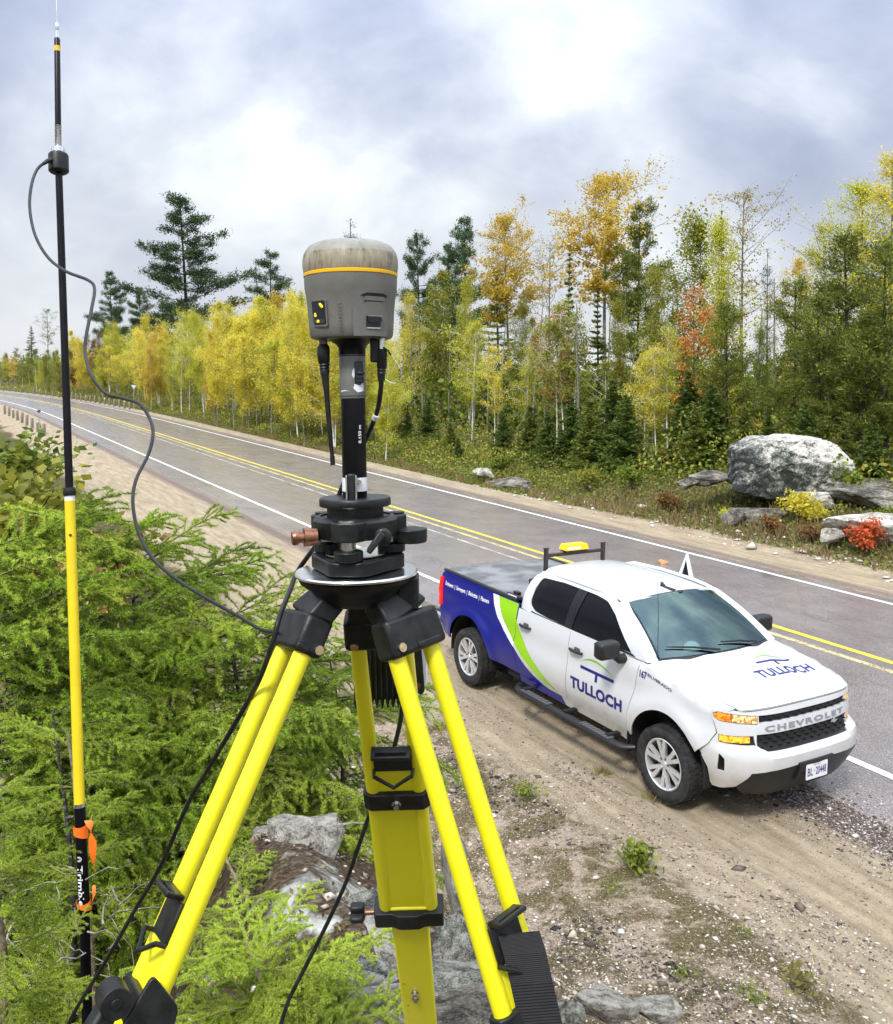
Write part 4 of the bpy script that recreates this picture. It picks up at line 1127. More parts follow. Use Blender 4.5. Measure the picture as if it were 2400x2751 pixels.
# seams behind panel joints
# ---- tonneau cover, bed rails, tailgate
def tonn(u, v): return (u, v, 1.418 + .012 * (1 - (v / .9) ** 2) + .006 * math.sin(u * 9) * math.sin(v * 4))
mb = MB(); panel(mb, tonn, rpoly([(-4.60, -.87), (-2.70, -.885), (-2.70, .885), (-4.60, .87)], .05), (), 0, .02, .09); mb.build('tonneau_cover', m_ton, truck, 60)
for s in (-1, 1):
    mb = MB(); mb.tube([(-4.62, s * .895, 1.41), (-4.55, s * .905, 1.417), (-2.72, s * .925, 1.405)], [.022, .026, .026], 8); mb.build('bed_rail', m_blk, truck)
    mb = MB(); mb.box((-2.83, s * .90, 1.435), (.30, .05, .035)); mb.box((-2.86, s * .84, 1.455), (.10, .06, .05)); mb.build('cover_clamp', m_blk, truck, 0, .008)
    mb = MB(); mb.box((-2.84, s * .927, 1.44), (.20, .006, .012)); mb.build('clamp_label', m_whitev, truck, 0)
mb = MB(); panel(mb, lambda y, z: (-4.655 + .01 * (y / .8) ** 2, y, z), [(-.80, .62), (.80, .62), (.80, 1.41), (-.80, 1.41)], (), 0, .05, .1, flip=True); mb.build('tailgate', m_blue, truck, 40, .0)
m_tail = pm('tail_lens_lit', (0.65, 0.01, 0.01), 0.12, emit=(1.0, 0.04, 0.02), estr=0.25)
m_tail2 = pm('tail_lens_amber', (1.0, 0.35, 0.1), 0.12, emit=(1.0, 0.30, 0.06), estr=1.0)
for s in (-1, 1):
    def tl(u, z, s=s):   # wraps the rear corner
        a = u
        if a < .08: return (-4.56 - a, s * (side_y(-4.56 - a, z) + .002), z)
        return (-4.645 - .02 * min(1, (a - .08) / .05), s * (side_y(-4.64, z) + .002 - (a - .08)), z)
    mb = MB(); panel(mb, tl, [(.0, .92), (.20, .90), (.20, 1.30), (.01, 1.32), (.0, 1.10)], (), .004, .03, .03, flip=(s > 0)); tlo = mb.build('tail_light', m_tail, truck, 40)
    mb = MB(); panel(mb, tl, [(.02, 1.20), (.15, 1.20), (.15, 1.27), (.02, 1.275)], (), .007, .004, .03, flip=(s > 0)); mb.build('turn_lens', m_tail2, tlo, 40)
mb = MB()
for s in (-1, 1):
    mb.box((-4.80, s * .72, .66), (.24, .42, .16)); mb.box((-4.70, s * .88, .62), (.20, .06, .22))
mb.box((-4.84, 0, .60), (.16, 1.1, .10)); rb = mb.build('rear_bumper', m_chrome, truck, 0, .02)
mb = MB(); mb.box((-4.82, 0, .745), (.25, 1.7, .02)); mb.build('bumper_step', m_blk, rb, 0, .006)
# plough-style sign bracket sticking out behind the tailgate
mb = MB(); mb.box((-4.98, -.50, .88), (.02, .30, .22), Matrix.Rotation(.15, 3, 'Y')); hs_ = mb.build('rear_sign_board', m_whitev, truck, 0)
mb = MB(); mb.tube([(-4.66, -.55, .92), (-4.80, -.60, .98), (-4.98, -.62, .97)], .012, 6); mb.tube([(-4.66, -.45, .84), (-4.97, -.48, .86)], .014, 6); mb.build('bracket', m_blk, hs_)

# ---- wheels
def make_wheel():
    R = .400; w = .27
    tp = [(.258, -.105), (.282, -.128), (.335, -.140), (.372, -.132), (.392, -.112), (.398, -.08), (R, 0), (.398, .08), (.392, .112), (.372, .132), (.335, .140), (.282, .128), (.258, .105)]
    ax = Matrix.Rotation(-math.pi / 2, 3, 'X')      # axle along -y..y ; outside is -y
    t = MB(); t.lathe(tp, 64, ax, cap=False)
    for ring_y, n in ((-.10, 44), (-.035, 44), (.035, 44), (.10, 44)):   # tread blocks
        for k in range(n):
            a = 2 * math.pi * (k + (.5 if ring_y in (-.035, .10) else 0)) / n
            rr = .398 if abs(ring_y) < .05 else .389
            Rm = Matrix.Rotation(-a, 3, 'Y')
            c = Rm @ Vector((rr, 0, 0)); t.box((c.x, ring_y, c.z), (.016, .050, .040), Rm)
    ty = t.mesh('tyre', m_tyre, 35)
    r = MB(); r.lathe([(.262, -.11), (.272, -.117), (.262, -.123), (.248, -.112), (.240, -.06), (.235, .06), (.258, .105)], 56, ax, cap=False)
    rim = r.mesh('rim', m_alloy, 40)
    s = MB()
    for k in range(6):
        for d in (-.19, .19):
            a = 2 * math.pi * k / 6 + d
            Rm = Matrix.Rotation(-a, 3, 'Y'); a0 = 2 * math.pi * k / 6 + d * .25; R0 = Matrix.Rotation(-a0, 3, 'Y')
            p0 = R0 @ Vector((.055, -.085, 0)); p1 = Rm @ Vector((.255, -.106, 0))
            tang = Rm @ Vector((0, 0, 1))
            s.frustum(p0, p1, (.034, .040), (.046, .024), tang)
    s.lathe([(.0001, -.102), (.05, -.100), (.072, -.090), (.078, -.07), (.078, .0)], 24, ax)
    sp = s.mesh('spokes', m_alloy, 30)
    h = MB(); h.lathe([(.0001, -.108), (.032, -.107), (.036, -.10)], 20, ax); hub = h.mesh('hub_cap', m_alloy, 40)
    nt_ = MB(); nt_.cyl((0, -.092, 0), (0, -.110, 0), .011, 8)
    nuts = nt_.mesh('wheel_nut', m_grey, 30)
    b = MB(); b.lathe([(.0001, -.01), (.235, -.01), (.235, .01), (.0001, .01)], 30, ax); disc = b.mesh('brake_disc', m_under, 30)
    return dict(tyre=ty, rim=rim, spokes=sp, hub_cap=hub, wheel_nut=nuts, brake_disc=disc)
WM = make_wheel()
for xa in (0.0, RWX):
    for s in (-1, 1):
        wh = bpy.data.objects.new('wheel', WM['tyre']); COL.objects.link(wh); wh.parent = truck
        wh.scale = (.95, 1, .95); wh.location = (xa, s * .875, .38); wh.rotation_euler = (0, .35 + xa * .7, 0 if s < 0 else math.pi)
        for nm in ('rim', 'spokes', 'hub_cap', 'brake_disc'):
            link(nm, WM[nm], wh)
        for k in range(6):
            o_ = link('wheel_nut', WM['wheel_nut'], wh); a = 2 * math.pi * (k + .5) / 6; o_.location = (.062 * math.cos(a), 0, .062 * math.sin(a))
for s in (-1, 1):   # mud flaps
    mb = MB(); mb.box((-.53, s * .90, .42), (.02, .20, .22)); mb.build('mud_flap', m_blk, truck, 0, .005)
    # side step
    mb = MB(); mb.tube([(-.42, s * .98, .40), (-.50, s * 1.06, .385), (-.60, s * 1.085, .38), (-2.35, s * 1.085, .38), (-2.46, s * 1.06, .385), (-2.53, s * .99, .40)], [.035, .045, .05, .05, .045, .035], 12, flat=.7); st = mb.build('side_step', m_blk, truck)
    for x0, x1 in ((-1.15, -.70), (-2.30, -1.80)):
        mb = MB(); mb.box(((x0 + x1) / 2, s * 1.09, .412), (x1 - x0 + .05, .085, .006))
        for j in range(9): mb.box((x0 + (x1 - x0) * j / 8, s * 1.09, .417), (.03, .085, .008))
        mb.build('tread_pad', m_grey, st, 0)
    mb = MB()
    for x0 in (-.75, -1.5, -2.3): mb.box((x0, s * .96, .42), (.06, .26, .03))
    mb.build('step_bracket', m_under, st, 0)
    # mirrors
    mb = MB(); c = Vector((-.70, s * 1.165, 1.375))
    mb.box(c, (.15, .27, .19)); mr = mb.build('door_mirror', m_blk, truck, 40, .045, seg=3)
    mb = MB(); mb.tube([(-.66, s * .955, 1.27), (-.67, s * 1.02, 1.265), (-.69, s * 1.07, 1.31)], [.055, .05, .045], 10); mb.build('mirror_arm', m_blk, mr)
    mb = MB(); mb.box((-.778, s * 1.165, 1.375), (.004, .22, .14)); mb.build('mirror_glass', m_chrome, mr, 0)
    for xh, zh, dr in ((-1.44, 1.125, fdoor), (-2.455, 1.145, rdoor)):
        y = side_y(xh, zh)
        mb = MB(); mb.tube([(xh - .115, s * (y + .012), zh), (xh - .06, s * (y + .036), zh + .004), (xh + .05, s * (y + .036), zh + .004), (xh + .115, s * (y + .012), zh)], [.016, .02, .02, .016], 10, flat=.9); mb.build('door_handle', m_blk, dr[0 if s < 0 else 1])
        mb = MB(); panel(mb, Y(side, s), rpoly([(xh - .05, zh - .012), (xh + .06, zh - .012), (xh + .06, zh + .042), (xh - .05, zh + .042)], .02), (), .002, 0, .04, flip=(s > 0)); mb.build('handle_cup', m_grey, dr[0 if s < 0 else 1])
# roof fin, aerial
mb = MB(); mb.prism([(-.09, 0), (.09, 0), (-.02, .012), (-.085, .055)], -.018, .018, lambda a, b, c: (-1.09 + a, .02 + c, roof(-1.09, 0)[2] + b - .004)); mb.prism([(-.10, 0), (.13, 0), (.12, .01), (-.09, .012)], -.032, .032, lambda a, b, c: (-1.09 + a, .02 + c, roof(-1.09, 0)[2] + b - .004)); mb.build('roof_fin', m_blk, truck, 0, .005)
ab = Vector(side(-.36, 1.33, -1)); ab = Vector((-.33, -.80, 1.335))
mb = MB(); mb.tube([ab, ab + Vector((0, 0, .04))], .012, 8); mb.tube([ab, ab + Vector((-.01, 0, .45)), ab + Vector((-.04, 0, .80))], [.0035, .003, .002], 6); mb.build('whip_aerial', m_blk, truck)

# ---- beacon rack behind the cab, its own thing
rack = empty('beacon_rack', (TX, TY, 0), Matrix.Rotation(TH, 3, 'Z'), 'black steel rack standing behind the truck cab with flashing amber beacon', 'rack')
m_rack = pm('rack_steel', (0.03, 0.022, 0.020), 0.6, var=0.3, scale=30)
ry0, ry1 = -.56, .36
for y in (ry0, ry1):
    mb = MB(); mb.box((-2.645, y, 1.72), (.045, .045, .66)); mb.box((-2.645, y, 2.05), (.05, .075, .012)); mb.build('post', m_rack, rack, 0, .004)
mb = MB(); mb.box((-2.645, (ry0 + ry1) / 2, 1.955), (.04, ry1 - ry0 - .045, .04)); mb.build('crossbar', m_rack, rack, 0, .004)
m_beacon = pm('amber_beacon_lit', (1.0, 0.26, 0.0), 0.12, emit=(1.0, 0.27, 0.0), estr=0.7, col2=(1.0, .5, .02), scale=14)
m_bcore = pm('beacon_core', (1, .8, .3), 0.3, emit=(1.0, 0.82, 0.35), estr=2.5)
be = empty('amber_beacon', (TX, TY, 0), Matrix.Rotation(TH, 3, 'Z'), 'lit amber mini light bar on top of the black rack', 'beacon')
yc = (ry0 + ry1) / 2 - .02
mb = MB(); mb.prism(rpoly([(-.19, 0), (.19, 0), (.165, .075), (-.165, .075)], .02), -.075, .075, lambda a, b, c: (-2.645 + c * (1 - 2.2 * b), yc + a, 2.005 + b)); mb.build('lens', m_beacon, be, 40, .01)
mb = MB(); mb.box((-2.645, yc, 1.992), (.13, .34, .022)); mb.build('base', m_blk, be, 0, .004)
mb = MB(); mb.box((-2.565, yc - .05, 2.035), (.006, .20, .022)); mb.box((-2.58, yc - .14, 2.03), (.008, .05, .03)); mb.build('lamp_row', m_bcore, be, 0)

# warning triangle / far door corner seen above the far roof edge
tri = empty('roof_marker', (TX, TY, 0), Matrix.Rotation(TH, 3, 'Z'), 'small white-framed triangular marker beyond the far side of the truck roof', 'marker')
def trif(u, v): return (-1.52 - .0 * v + u, .735 + .10 * v, 1.80 + v)
mb = MB(); panel(mb, trif, [(-.12, -.06), (.17, -.06), (.0, .30)], [[(-.05, -.02), (.09, -.02), (.0, .21)]], 0, .02, .08, flip=True); mb.build('frame', m_white, tri, 0)
mb = MB(); panel(mb, trif, [(-.06, -.03), (.10, -.03), (.0, .225)], (), -.008, .006, .08, flip=True); mb.build('pane', m_tint, tri, 0)
# small framed mirror on the bed rail behind the cab
mb = MB(); mc = Vector((-2.74, -.70, 1.56))
Rm = Matrix.Rotation(.35, 3, 'Z')
mb.box(mc, (.03, .11, .20), Rm); tm = mb.build('bed_mirror', m_blk, truck, 0, .012)
mb = MB(); mb.box(mc + Rm @ Vector((.016, 0, .005)), (.004, .085, .165), Rm); mb.build('mirror_glass', m_chrome, tm, 0)
mb = MB(); mb.cyl(mc + Vector((0, 0, -.16)), mc + Vector((0, 0, -.09)), .012, 8); mb.build('mirror_stalk', m_blk, tm)
# ================================================================== tripod, receiver, antenna pole
m_yel = pm('yellow_fibreglass', (0.86, 0.80, 0.010), 0.38, var=0.05, scale=14, bump=0.03, coat=0.15)
def yellow_scuffed(nm='yellow_scuffed', lo=.36, hi=.40, col=(0.80, 0.74, 0.010)):
    m, t, b, l = newmat(nm)
    tc = _n(t, 'ShaderNodeTexCoord')
    n = _n(t, 'ShaderNodeTexNoise', i_Scale=9.0, i_Detail=8.0, i_Roughness=0.75); l(tc.outputs['Object'], n.inputs['Vector'])
    n2 = _n(t, 'ShaderNodeTexNoise', i_Scale=70.0, i_Detail=4.0, i_Roughness=0.7); l(tc.outputs['Object'], n2.inputs['Vector'])
    ml = _n(t, 'ShaderNodeMath', operation='MULTIPLY'); l(n.outputs['Fac'], ml.inputs[0]); l(n2.outputs['Fac'], ml.inputs[1])
    r = _n(t, 'ShaderNodeValToRGB'); l(ml.outputs[0], r.inputs[0]); e = r.color_ramp.elements
    e[0].position = lo; e[0].color = (*col, 1); e[1].position = hi; e[1].color = (0.24, 0.20, 0.03, 1)
    n4 = _n(t, 'ShaderNodeTexNoise', i_Scale=3.0, i_Detail=4.0); l(tc.outputs['Object'], n4.inputs['Vector'])
    mv = _n(t, 'ShaderNodeMapRange'); l(n4.outputs['Fac'], mv.inputs[0]); mv.inputs[3].default_value = .86; mv.inputs[4].default_value = 1.1
    hv = _n(t, 'ShaderNodeHueSaturation'); l(r.outputs[0], hv.inputs['Color']); l(mv.outputs[0], hv.inputs['Value'])
    l(hv.outputs[0], b.inputs['Base Color']); b.inputs['Roughness'].default_value = 0.38; b.inputs['Coat Weight'].default_value = .2
    return m
m_yel2 = yellow_scuffed()
m_yel = yellow_scuffed('yellow_fibreglass_worn', .41, .47)
m_yel3 = pm('yellow_pole_paint', (0.80, 0.60, 0.012), 0.4, var=0.04, scale=10)
m_tblk = pm('tripod_black_plastic', (0.005, 0.006, 0.006), 0.42, var=0.5, scale=35, col2=(0.016, 0.018, 0.018), bump=0.05, spec=0.35)
m_steel = pm('machined_steel', (0.62, 0.62, 0.61), 0.25, 1.0, var=0.12, scale=60)
m_brass = pm('worn_brass', (0.26, 0.125, 0.075), 0.38, 0.8, var=0.35, scale=50)
m_alu = pm('brushed_aluminium', (0.72, 0.73, 0.74), 0.22, 1.0, var=0.10, scale=25)
m_screw = pm('bronze_screw', (0.66, 0.50, 0.30), 0.3, 1.0)
m_blacktube = pm('black_anodised_tube', (0.003, 0.003, 0.005), 0.35, var=0.3, scale=30, spec=0.25)

def xhint(v): return tuple(v)
tri_o = PX(958, 1545, 1.19)
tripod = empty('survey_tripod', tri_o, None, 'yellow fibreglass survey tripod with black clamps standing in the foreground', 'tripod')
INST_UP = Vector(tuple(PX(941, 660, 1.175) - PX(958, 1520, 1.19))).normalized()
IR = frame_from(INST_UP, _r)       # local x = picture right, y = away from camera
H0 = Vector(tuple(PX(958, 1531, 1.19)))   # centre of the head's upper face
def IL(x, y, z): return H0 + IR @ Vector((x, y, z))
IM = Matrix.Translation(H0) @ IR.to_4x4()

# head: aluminium plate, black casting below
mb = MB(); mb.M = IM
mb.lathe([(.02, -.006), (.076, -.0065), (.0805, -.0045), (.081, -.002), (.0795, 0.0), (.03, 0.0005), (.0001, .0005)], 64); mb.build('head_plate', m_alu, tripod, 40, world=True)
mb = MB(); mb.M = IM
mb.lathe([(.0001, -.046), (.030, -.046), (.046, -.042), (.054, -.034), (.060, -.024), (.074, -.014), (.077, -.007), (.0001, -.007)], 48)
mb.build('head_casting', m_tblk, tripod, 40, world=True)
mb = MB(); mb.M = IM
mb.prism(rpoly([(.055, -.02), (.082, -.02), (.082, .02), (.055, .02)], .004), -.05, -.008); mb.build('head_lug', m_tblk, tripod, 30, .002, world=True)

def leg(top, ref, T, ext, lb, rail_gap, rail_gap2, name, lower=1.0, ang=0.0, foot_ext=0.75, mirror=1):
    """one leg: top centre, a point further down its axis, T across direction"""
    top = Vector(tuple(top)); ref = Vector(tuple(ref))
    ax = (ref - top).normalized()
    T = Vector(T); T = (T - ax * T.dot(ax)).normalized()
    N = ax.cross(T).normalized()
    g = empty(name, top); g.parent = tripod; g.matrix_parent_inverse = tripod.matrix_basis.inverted()
    P = lambda l, a=0.0, n=0.0: top + ax * l + T * a + N * n
    r = .0118
    Lr = ext
    for sg in (-1, 1):
        pts = [P(-.03, sg * rail_gap), P(lb, sg * (rail_gap + rail_gap2) / 2 * 1.0), P(Lr, sg * rail_gap2)]
        pts = [P(-.03, sg * rail_gap)] + [P(-.03 + (Lr + .03) * k / 6, sg * (rail_gap + (rail_gap2 - rail_gap) * k / 6)) for k in range(1, 7)]
        mb = MB(); mb.tube(pts, r, 20); mb.build('rail_tube', m_yel, g, 50, world=True)
    return g, P, ax, T, N, r

def rel_box(P, ax, T, N, l0, l1, w, d, a=0, n=0):
    R = Matrix((T, N, ax)).transposed()
    mb = MB(); mb.box(P((l0 + l1) / 2, a, n), (w, d, l1 - l0), R); return mb

def finish_leg(g, P, ax, T, N, r, lb, ext, gap, gap2, foot, facing=-1, with_lever=False):
    """socket, strap bracket, band clamp, board, lower clamp with knob, lower leg, foot"""
    R = Matrix((T, N, ax)).transposed()
    w = 2 * gap + 2 * r + .006
    # socket block joining the head
    mb = MB(); c0 = P(-.036); c1 = P(.014)
    mb.frustum(c0, c1, (w, .038), (w + .004, .038), T); s = mb.build('leg_socket', m_tblk, g, 30, .006, world=True)
    if with_lever:     # broad side turned away: screw and ridge sit on the end face
        e_ = w / 2 + .002
        mb = MB(); mb.box(P(.007, e_, .010), (.006, .018, .008), R); mb.build('socket_ridge', m_tblk, s, 30, .002, world=True)
        mb = MB(); q = P(.003, e_ - .004, -.011); q2 = P(.003, e_ + .0035, -.011); mb.cyl(q, q2, .0058, 16); mb.cyl(q2, q2 + T * .0006, .0032, 6); mb.build('socket_screw', m_screw, s, 40, world=True)
    else:
        mb = MB(); mb.box(P(.007, .014, -facing * .0195), (w * .42, .005, .008), R); mb.build('socket_ridge', m_tblk, s, 30, .002, world=True)
    for sg in (() if with_lever else (-1,)):
        mb = MB(); q = P(.002, sg * (gap + .002), -facing * .016); q2 = P(.002, sg * (gap + .002), -facing * .0225)
        mb.cyl(q, q2, .0058, 16); mb.cyl(q2, q2 + N * (-facing) * .0006, .0032, 6); mb.build('socket_screw', m_screw, s, 40, world=True)
    # link from head casting to the socket
    hd = IL(*(IR.inverted() @ (P(-.06) - H0) * .62)[:2], -.03)
    mb = MB(); mb.frustum(hd, P(-.030), (.056, .034), (w * .9, .034), T); mb.build('socket_hinge', m_tblk, g, 30, .004, world=True)
    k = gap + (gap2 - gap) * lb / ext
    # strap bracket between the rails
    bw = 2 * k - 2 * r + .012
    mb = MB()
    mb.box(P(lb, 0, -facing * .012), (bw, .005, .046), R); mb.box(P(lb - .028, 0, -facing * .020), (bw, .012, .006), R); mb.box(P(lb - .028, 0, -facing * .034), (bw, .005, .006), R)
    for sg in (-1, 1): mb.box(P(lb - .028, sg * (bw / 2 - .003), -facing * .024), (.006, .022, .006), R)
    br = mb.build('strap_bracket', m_tblk, g, 30, .0015, world=True)
    mb = MB(); mb.tube([P(lb + .022, -bw / 2, -facing * .012), P(lb + .022, -bw / 2, -facing * .024), P(lb + .040, 0, -facing * .030), P(lb + .022, bw / 2, -facing * .024), P(lb + .022, bw / 2, -facing * .012)], .0032, 8); mb.build('strap_loop', m_tblk, br, 40, world=True)
    # board between rails
    b0 = lb + .028
    mb = MB(); w0 = 2 * (gap + (gap2 - gap) * b0 / ext) - 1.2 * r; w1 = 2 * gap2 - 1.2 * r
    mb.frustum(P(b0), P(ext - .002), (w0, .014), (w1, .014), T); mb.build('board', m_yel, g, 30, .002, world=True)
    # band clamp
    lbnd = lb + .075
    kb = gap + (gap2 - gap) * lbnd / ext
    mb = MB(); hw = kb + r + .004; f = -facing
    poly = [(-hw, -.010), (-hw + .010, -.0165), (hw - .010, -.0165), (hw, -.010), (hw, .010), (hw - .010, .0165), (-hw + .010, .0165), (-hw, .010)]
    mb.prism(poly, 0, .034, lambda a, b, c: P(lbnd + c, a, b * f * 1.0)); bnd = mb.build('band_clamp', m_tblk, g, 30, .0015, world=True)
    if not with_lever:
      mb = MB(); mb.cyl(P(lbnd + .017, 0, f * -.016), P(lbnd + .017, 0, f * -.0185), .0075, 16); mb.cyl(P(lbnd + .017, 0, f * -.0185), P(lbnd + .017, 0, f * -.026), .005, 6)
      mb.cyl(P(lbnd + .017, 0, f * .016), P(lbnd + .017, 0, f * .0185), .0075, 16); mb.cyl(P(lbnd + .017, 0, f * .0185), P(lbnd + .017, 0, f * .026), .005, 6); mb.build('clamp_bolt', m_steel, bnd, 40, world=True)
    if with_lever:
        # lever clamp: bent plate round the rails with a pivot drum and handle
        pl = lb + .100
        mb = MB(); mb.prism(rpoly([(-.055, .022), (-.03, -.022), (.02, -.030), (.055, -.018), (.060, .004), (.035, .026), (.0, .032)], .008), -.003, .003, lambda a, b, c: P(pl + a, kb + r + .004 + c, b)); lv = mb.build('lever_plate', m_tblk, g, 30, .0015, world=True)
        mb = MB(); q = P(pl - .022, kb + r - .004, .050); mb.cyl(q - T * .016, q + T * .016, .0165, 24); mb.cyl(q + T * .016, q + T * .0175, .006, 12); mb.build('pivot_drum', m_tblk, lv, 40, .002, world=True)
        mb = MB(); mb.frustum(q, q + ax * .15 + N * .020, (.026, .022), (.024, .030), T); mb.build('lever_handle', m_tblk, lv, 30, .005, world=True)
    # lower clamp with knob
    mb = MB(); hw = gap2 + r + .009
    mb.prism(rpoly([(-hw, -.018), (-hw * .45, -.018), (-hw * .3, -.023), (hw * .3, -.023), (hw * .45, -.018), (hw, -.018), (hw, .020), (-hw, .020)], .005), 0, .036, lambda a, b, c: P(ext - .016 + c, a, b * facing)); lc = mb.build('lower_clamp', m_tblk, g, 30, .002, world=True)
    mb = MB(); q = P(ext + .002, -hw, 0); mb.cyl(q, q - T * .018, .0045, 10); mb.build('knob_shaft', m_brass, lc, 40, world=True)
    mb = MB(); q = q - T * .018
    for a in (0, math.pi / 2): mb.box(q - T * .012, (.024, .036, .012), R @ Matrix.Rotation(a, 3, 'X'))
    mb.build('clamp_knob', m_tblk, lc, 30, .004, world=True)
    # lower leg
    mb = MB(); lw = 2 * gap2 - 1.0 * r
    mb.frustum(P(ext - .02), P(foot - .05), (lw, .020), (lw * .80, .020), T); ll = mb.build('lower_leg', m_yel2, g, 30, .003, world=True)
    for d in (.225, .245):
        if ext + d < foot - .06:
            mb = MB(); q = P(ext + d, -.004, -facing * .010); mb.cyl(q, q + N * (-facing) * .003, .0065, 14); mb.cyl(q + N * (-facing) * .003, q + N * (-facing) * .008, .0042, 6); mb.build('leg_bolt', m_steel, ll, 40, world=True)
    mb = MB(); mb.frustum(P(foot - .06), P(foot + .01), (lw * .9, .03), (.035, .03), T); mb.tube([P(foot), P(foot + .07)], [.014, .003], 10); mb.build('foot', m_tblk, g, 30, .002, world=True)

def foot_len(top, ref):
    top = np.array(top); ax = np.array(ref) - top; ax = ax / np.linalg.norm(ax)
    for l in np.arange(.6, 2.6, .02):
        q = top + ax * l
        if q[2] <= gz_xy(q[0], q[1]) + .02: return l
    return 1.6
# rear (middle) leg leans away, the other two towards the photographer
ct, cr_ = PX(1022, 1705, 1.255), PX(1128, 2715, 1.70)
TL = foot_len(ct, cr_)
A = leg(ct, cr_, _r, .62, .25, .0325, .0385, 'tripod_leg'); finish_leg(*A, .235, .62, .0325, .0385, TL)
lt, lr = PX(800, 1722, 1.16), PX(478, 2472, 1.05)
A = leg(lt, lr, tuple(_r * .45 + np.array([0, -.89, 0])), .66, .33, .030, .033, 'tripod_leg'); finish_leg(*A, .342, .66, .030, .033, foot_len(lt, lr), -1, True)
rt, rr_ = PX(1104, 1722, 1.17), PX(1344, 2512, 1.12)
A = leg(rt, rr_, tuple(_r * .75 + np.array([0, .66, 0])), .66, .33, .029, .031, 'tripod_leg'); finish_leg(*A, .378, .66, .029, .031, foot_len(rt, rr_))

# carrying strap hanging from the right leg
strap = empty('carry_strap', PX(1400, 2520, 1.03), None, 'black ribbed webbing strap hanging from the right tripod leg', 'strap')
m_web = pm('black_webbing', (0.010, 0.010, 0.012), 0.75, var=0.3, scale=60)
path = [(1352, 2570, 1.10), (1372, 2512, 1.10), (1394, 2510, 1.095), (1410, 2560, 1.09), (1428, 2640, 1.085), (1455, 2760, 1.08), (1485, 2900, 1.07)]
mb = MB(); vs = []; fs = []
wv = Vector(tuple(_r)) * .025 + Vector((0, -.004, 0.005))
pts = []
for i in range(len(path) - 1):
    for k in range(30):
        t = k / 30; p = [path[i][j] * (1 - t) + path[i + 1][j] * t for j in range(3)]; pts.append(Vector(tuple(PX(*p))))
for i, p in enumerate(pts):
    rib = .0006 if i % 2 else 0
    for sg in (-1, 1):
        vs.append(p + wv * sg + Vector((0, -rib - .0, 0)))
    for sg in (1, -1):
        vs.append(p + wv * sg + Vector((0, .003, 0)))
for i in range(len(pts) - 1):
    for k in range(4): fs.append((4 * i + k, 4 * i + (k + 1) % 4, 4 * i + 4 + (k + 1) % 4, 4 * i + 4 + k))
mb.add(vs, fs); mb.build('webbing', m_web, strap, 20, world=True)

# ------------------------------------------------------------------ tribrach
trib = empty('tribrach', IL(0, 0, 0), None, 'black levelling tribrach with brass plummet eyepiece on the tripod head', 'tribrach')
def trip(r_, flat_, rot=0.0):
    p = []
    for k in range(3):
        a = rot + 2 * math.pi * k / 3
        for d in (-flat_, flat_): p.append((r_ * math.cos(a + d), r_ * math.sin(a + d)))
    return p
TR = math.radians(-95)
mb = MB(); mb.M = IM; mb.prism(rpoly(trip(.066, .34, TR), .010), .0015, .020); mb.build('base_plate', m_tblk, trib, 30, .002, world=True)
mb = MB(); mb.M = IM; mb.lathe([(.040, .022), (.040, .0235), (.0001, .0235)], 40); mb.build('spring_plate', m_alu, trib, 40, world=True)
for k in range(3):
    a = TR + 2 * math.pi * k / 3; c = (.050 * math.cos(a), .050 * math.sin(a))
    mb = MB(); mb.M = IM; prof = [(.012, .019), (.0185, .021), (.0185, .033), (.012, .035)]
    mb.lathe(prof, 14, c=(c[0], c[1], 0)); fsw = mb.build('levelling_screw', m_tblk, trib, 25, .001, world=True)
    mb = MB(); mb.M = IM; mb.cyl((c[0], c[1], .034), (c[0], c[1], .046), .0095, 20); mb.build('screw_collar', m_steel, fsw, 40, world=True)
mb = MB(); mb.M = IM
arms = []
for k in range(3):
    a = TR + 2 * math.pi * k / 3
    arms += [(.070 * math.cos(a - .21), .070 * math.sin(a - .21)), (.070 * math.cos(a + .21), .070 * math.sin(a + .21)), (.050 * math.cos(a + .60), .050 * math.sin(a + .60)), (.050 * math.cos(a + 1.5), .050 * math.sin(a + 1.5))]
mb.prism(rpoly(arms, .007), .046, .071); body = mb.build('upper_body', m_tblk, trib, 30, .002, world=True)
mb = MB(); mb.M = IM; mb.lathe([(.054, .046), (.056, .050), (.056, .068), (.050, .073), (.046, .073), (.046, .060)], 48, cap=False); mb.build('collar_ring', m_tblk, body, 40, world=True)
for k in range(3):
    a = TR + 2 * math.pi * k / 3
    mb = MB(); mb.M = IM; mb.cyl((.058 * math.cos(a), .058 * math.sin(a), .070), (.058 * math.cos(a), .058 * math.sin(a), .0735), .0105, 20); mb.build('pivot_cap', m_tblk if k else m_alu, body, 40, world=True)
mb = MB(); mb.M = IM; mb.tube([(-.046, -.035, .050), (-.056, -.038, .050)], .0110, 20); mb.tube([(-.053, -.037, .050), (-.062, -.040, .050)], .0118, 20); mb.tube([(-.062, -.040, .050), (-.069, -.042, .050)], .0072, 20); mb.tube([(-.069, -.042, .050), (-.073, -.0433, .050)], .0095, 20); mb.tube([(-.073, -.0433, .050), (-.0765, -.0445, .050)], [.0095, .0082], 20)
mb.build('plummet_eyepiece', m_brass, trib, 40, world=True)
mb = MB(); mb.M = IM; mb.lathe([(.010, 0), (.012, .004), (.010, .008)], 20, Matrix.Rotation(math.pi / 2, 3, 'X'), (.040, -.056, .052)); mb.frustum((.040, -.062, .058), (.022, -.066, .034), (.022, .010), (.030, .007), (0, -1, 0)); mb.build('locking_lever', m_tblk, trib, 30, .002, world=True)
mb = MB(); mb.M = IM; mb.lathe([(.010, .034), (.021, .034), (.022, .038), (.022, .052), (.012, .054)], 16, c=(.072, .012, 0)); mb.build('tangent_knob', m_tblk, trib, 30, .001, world=True)

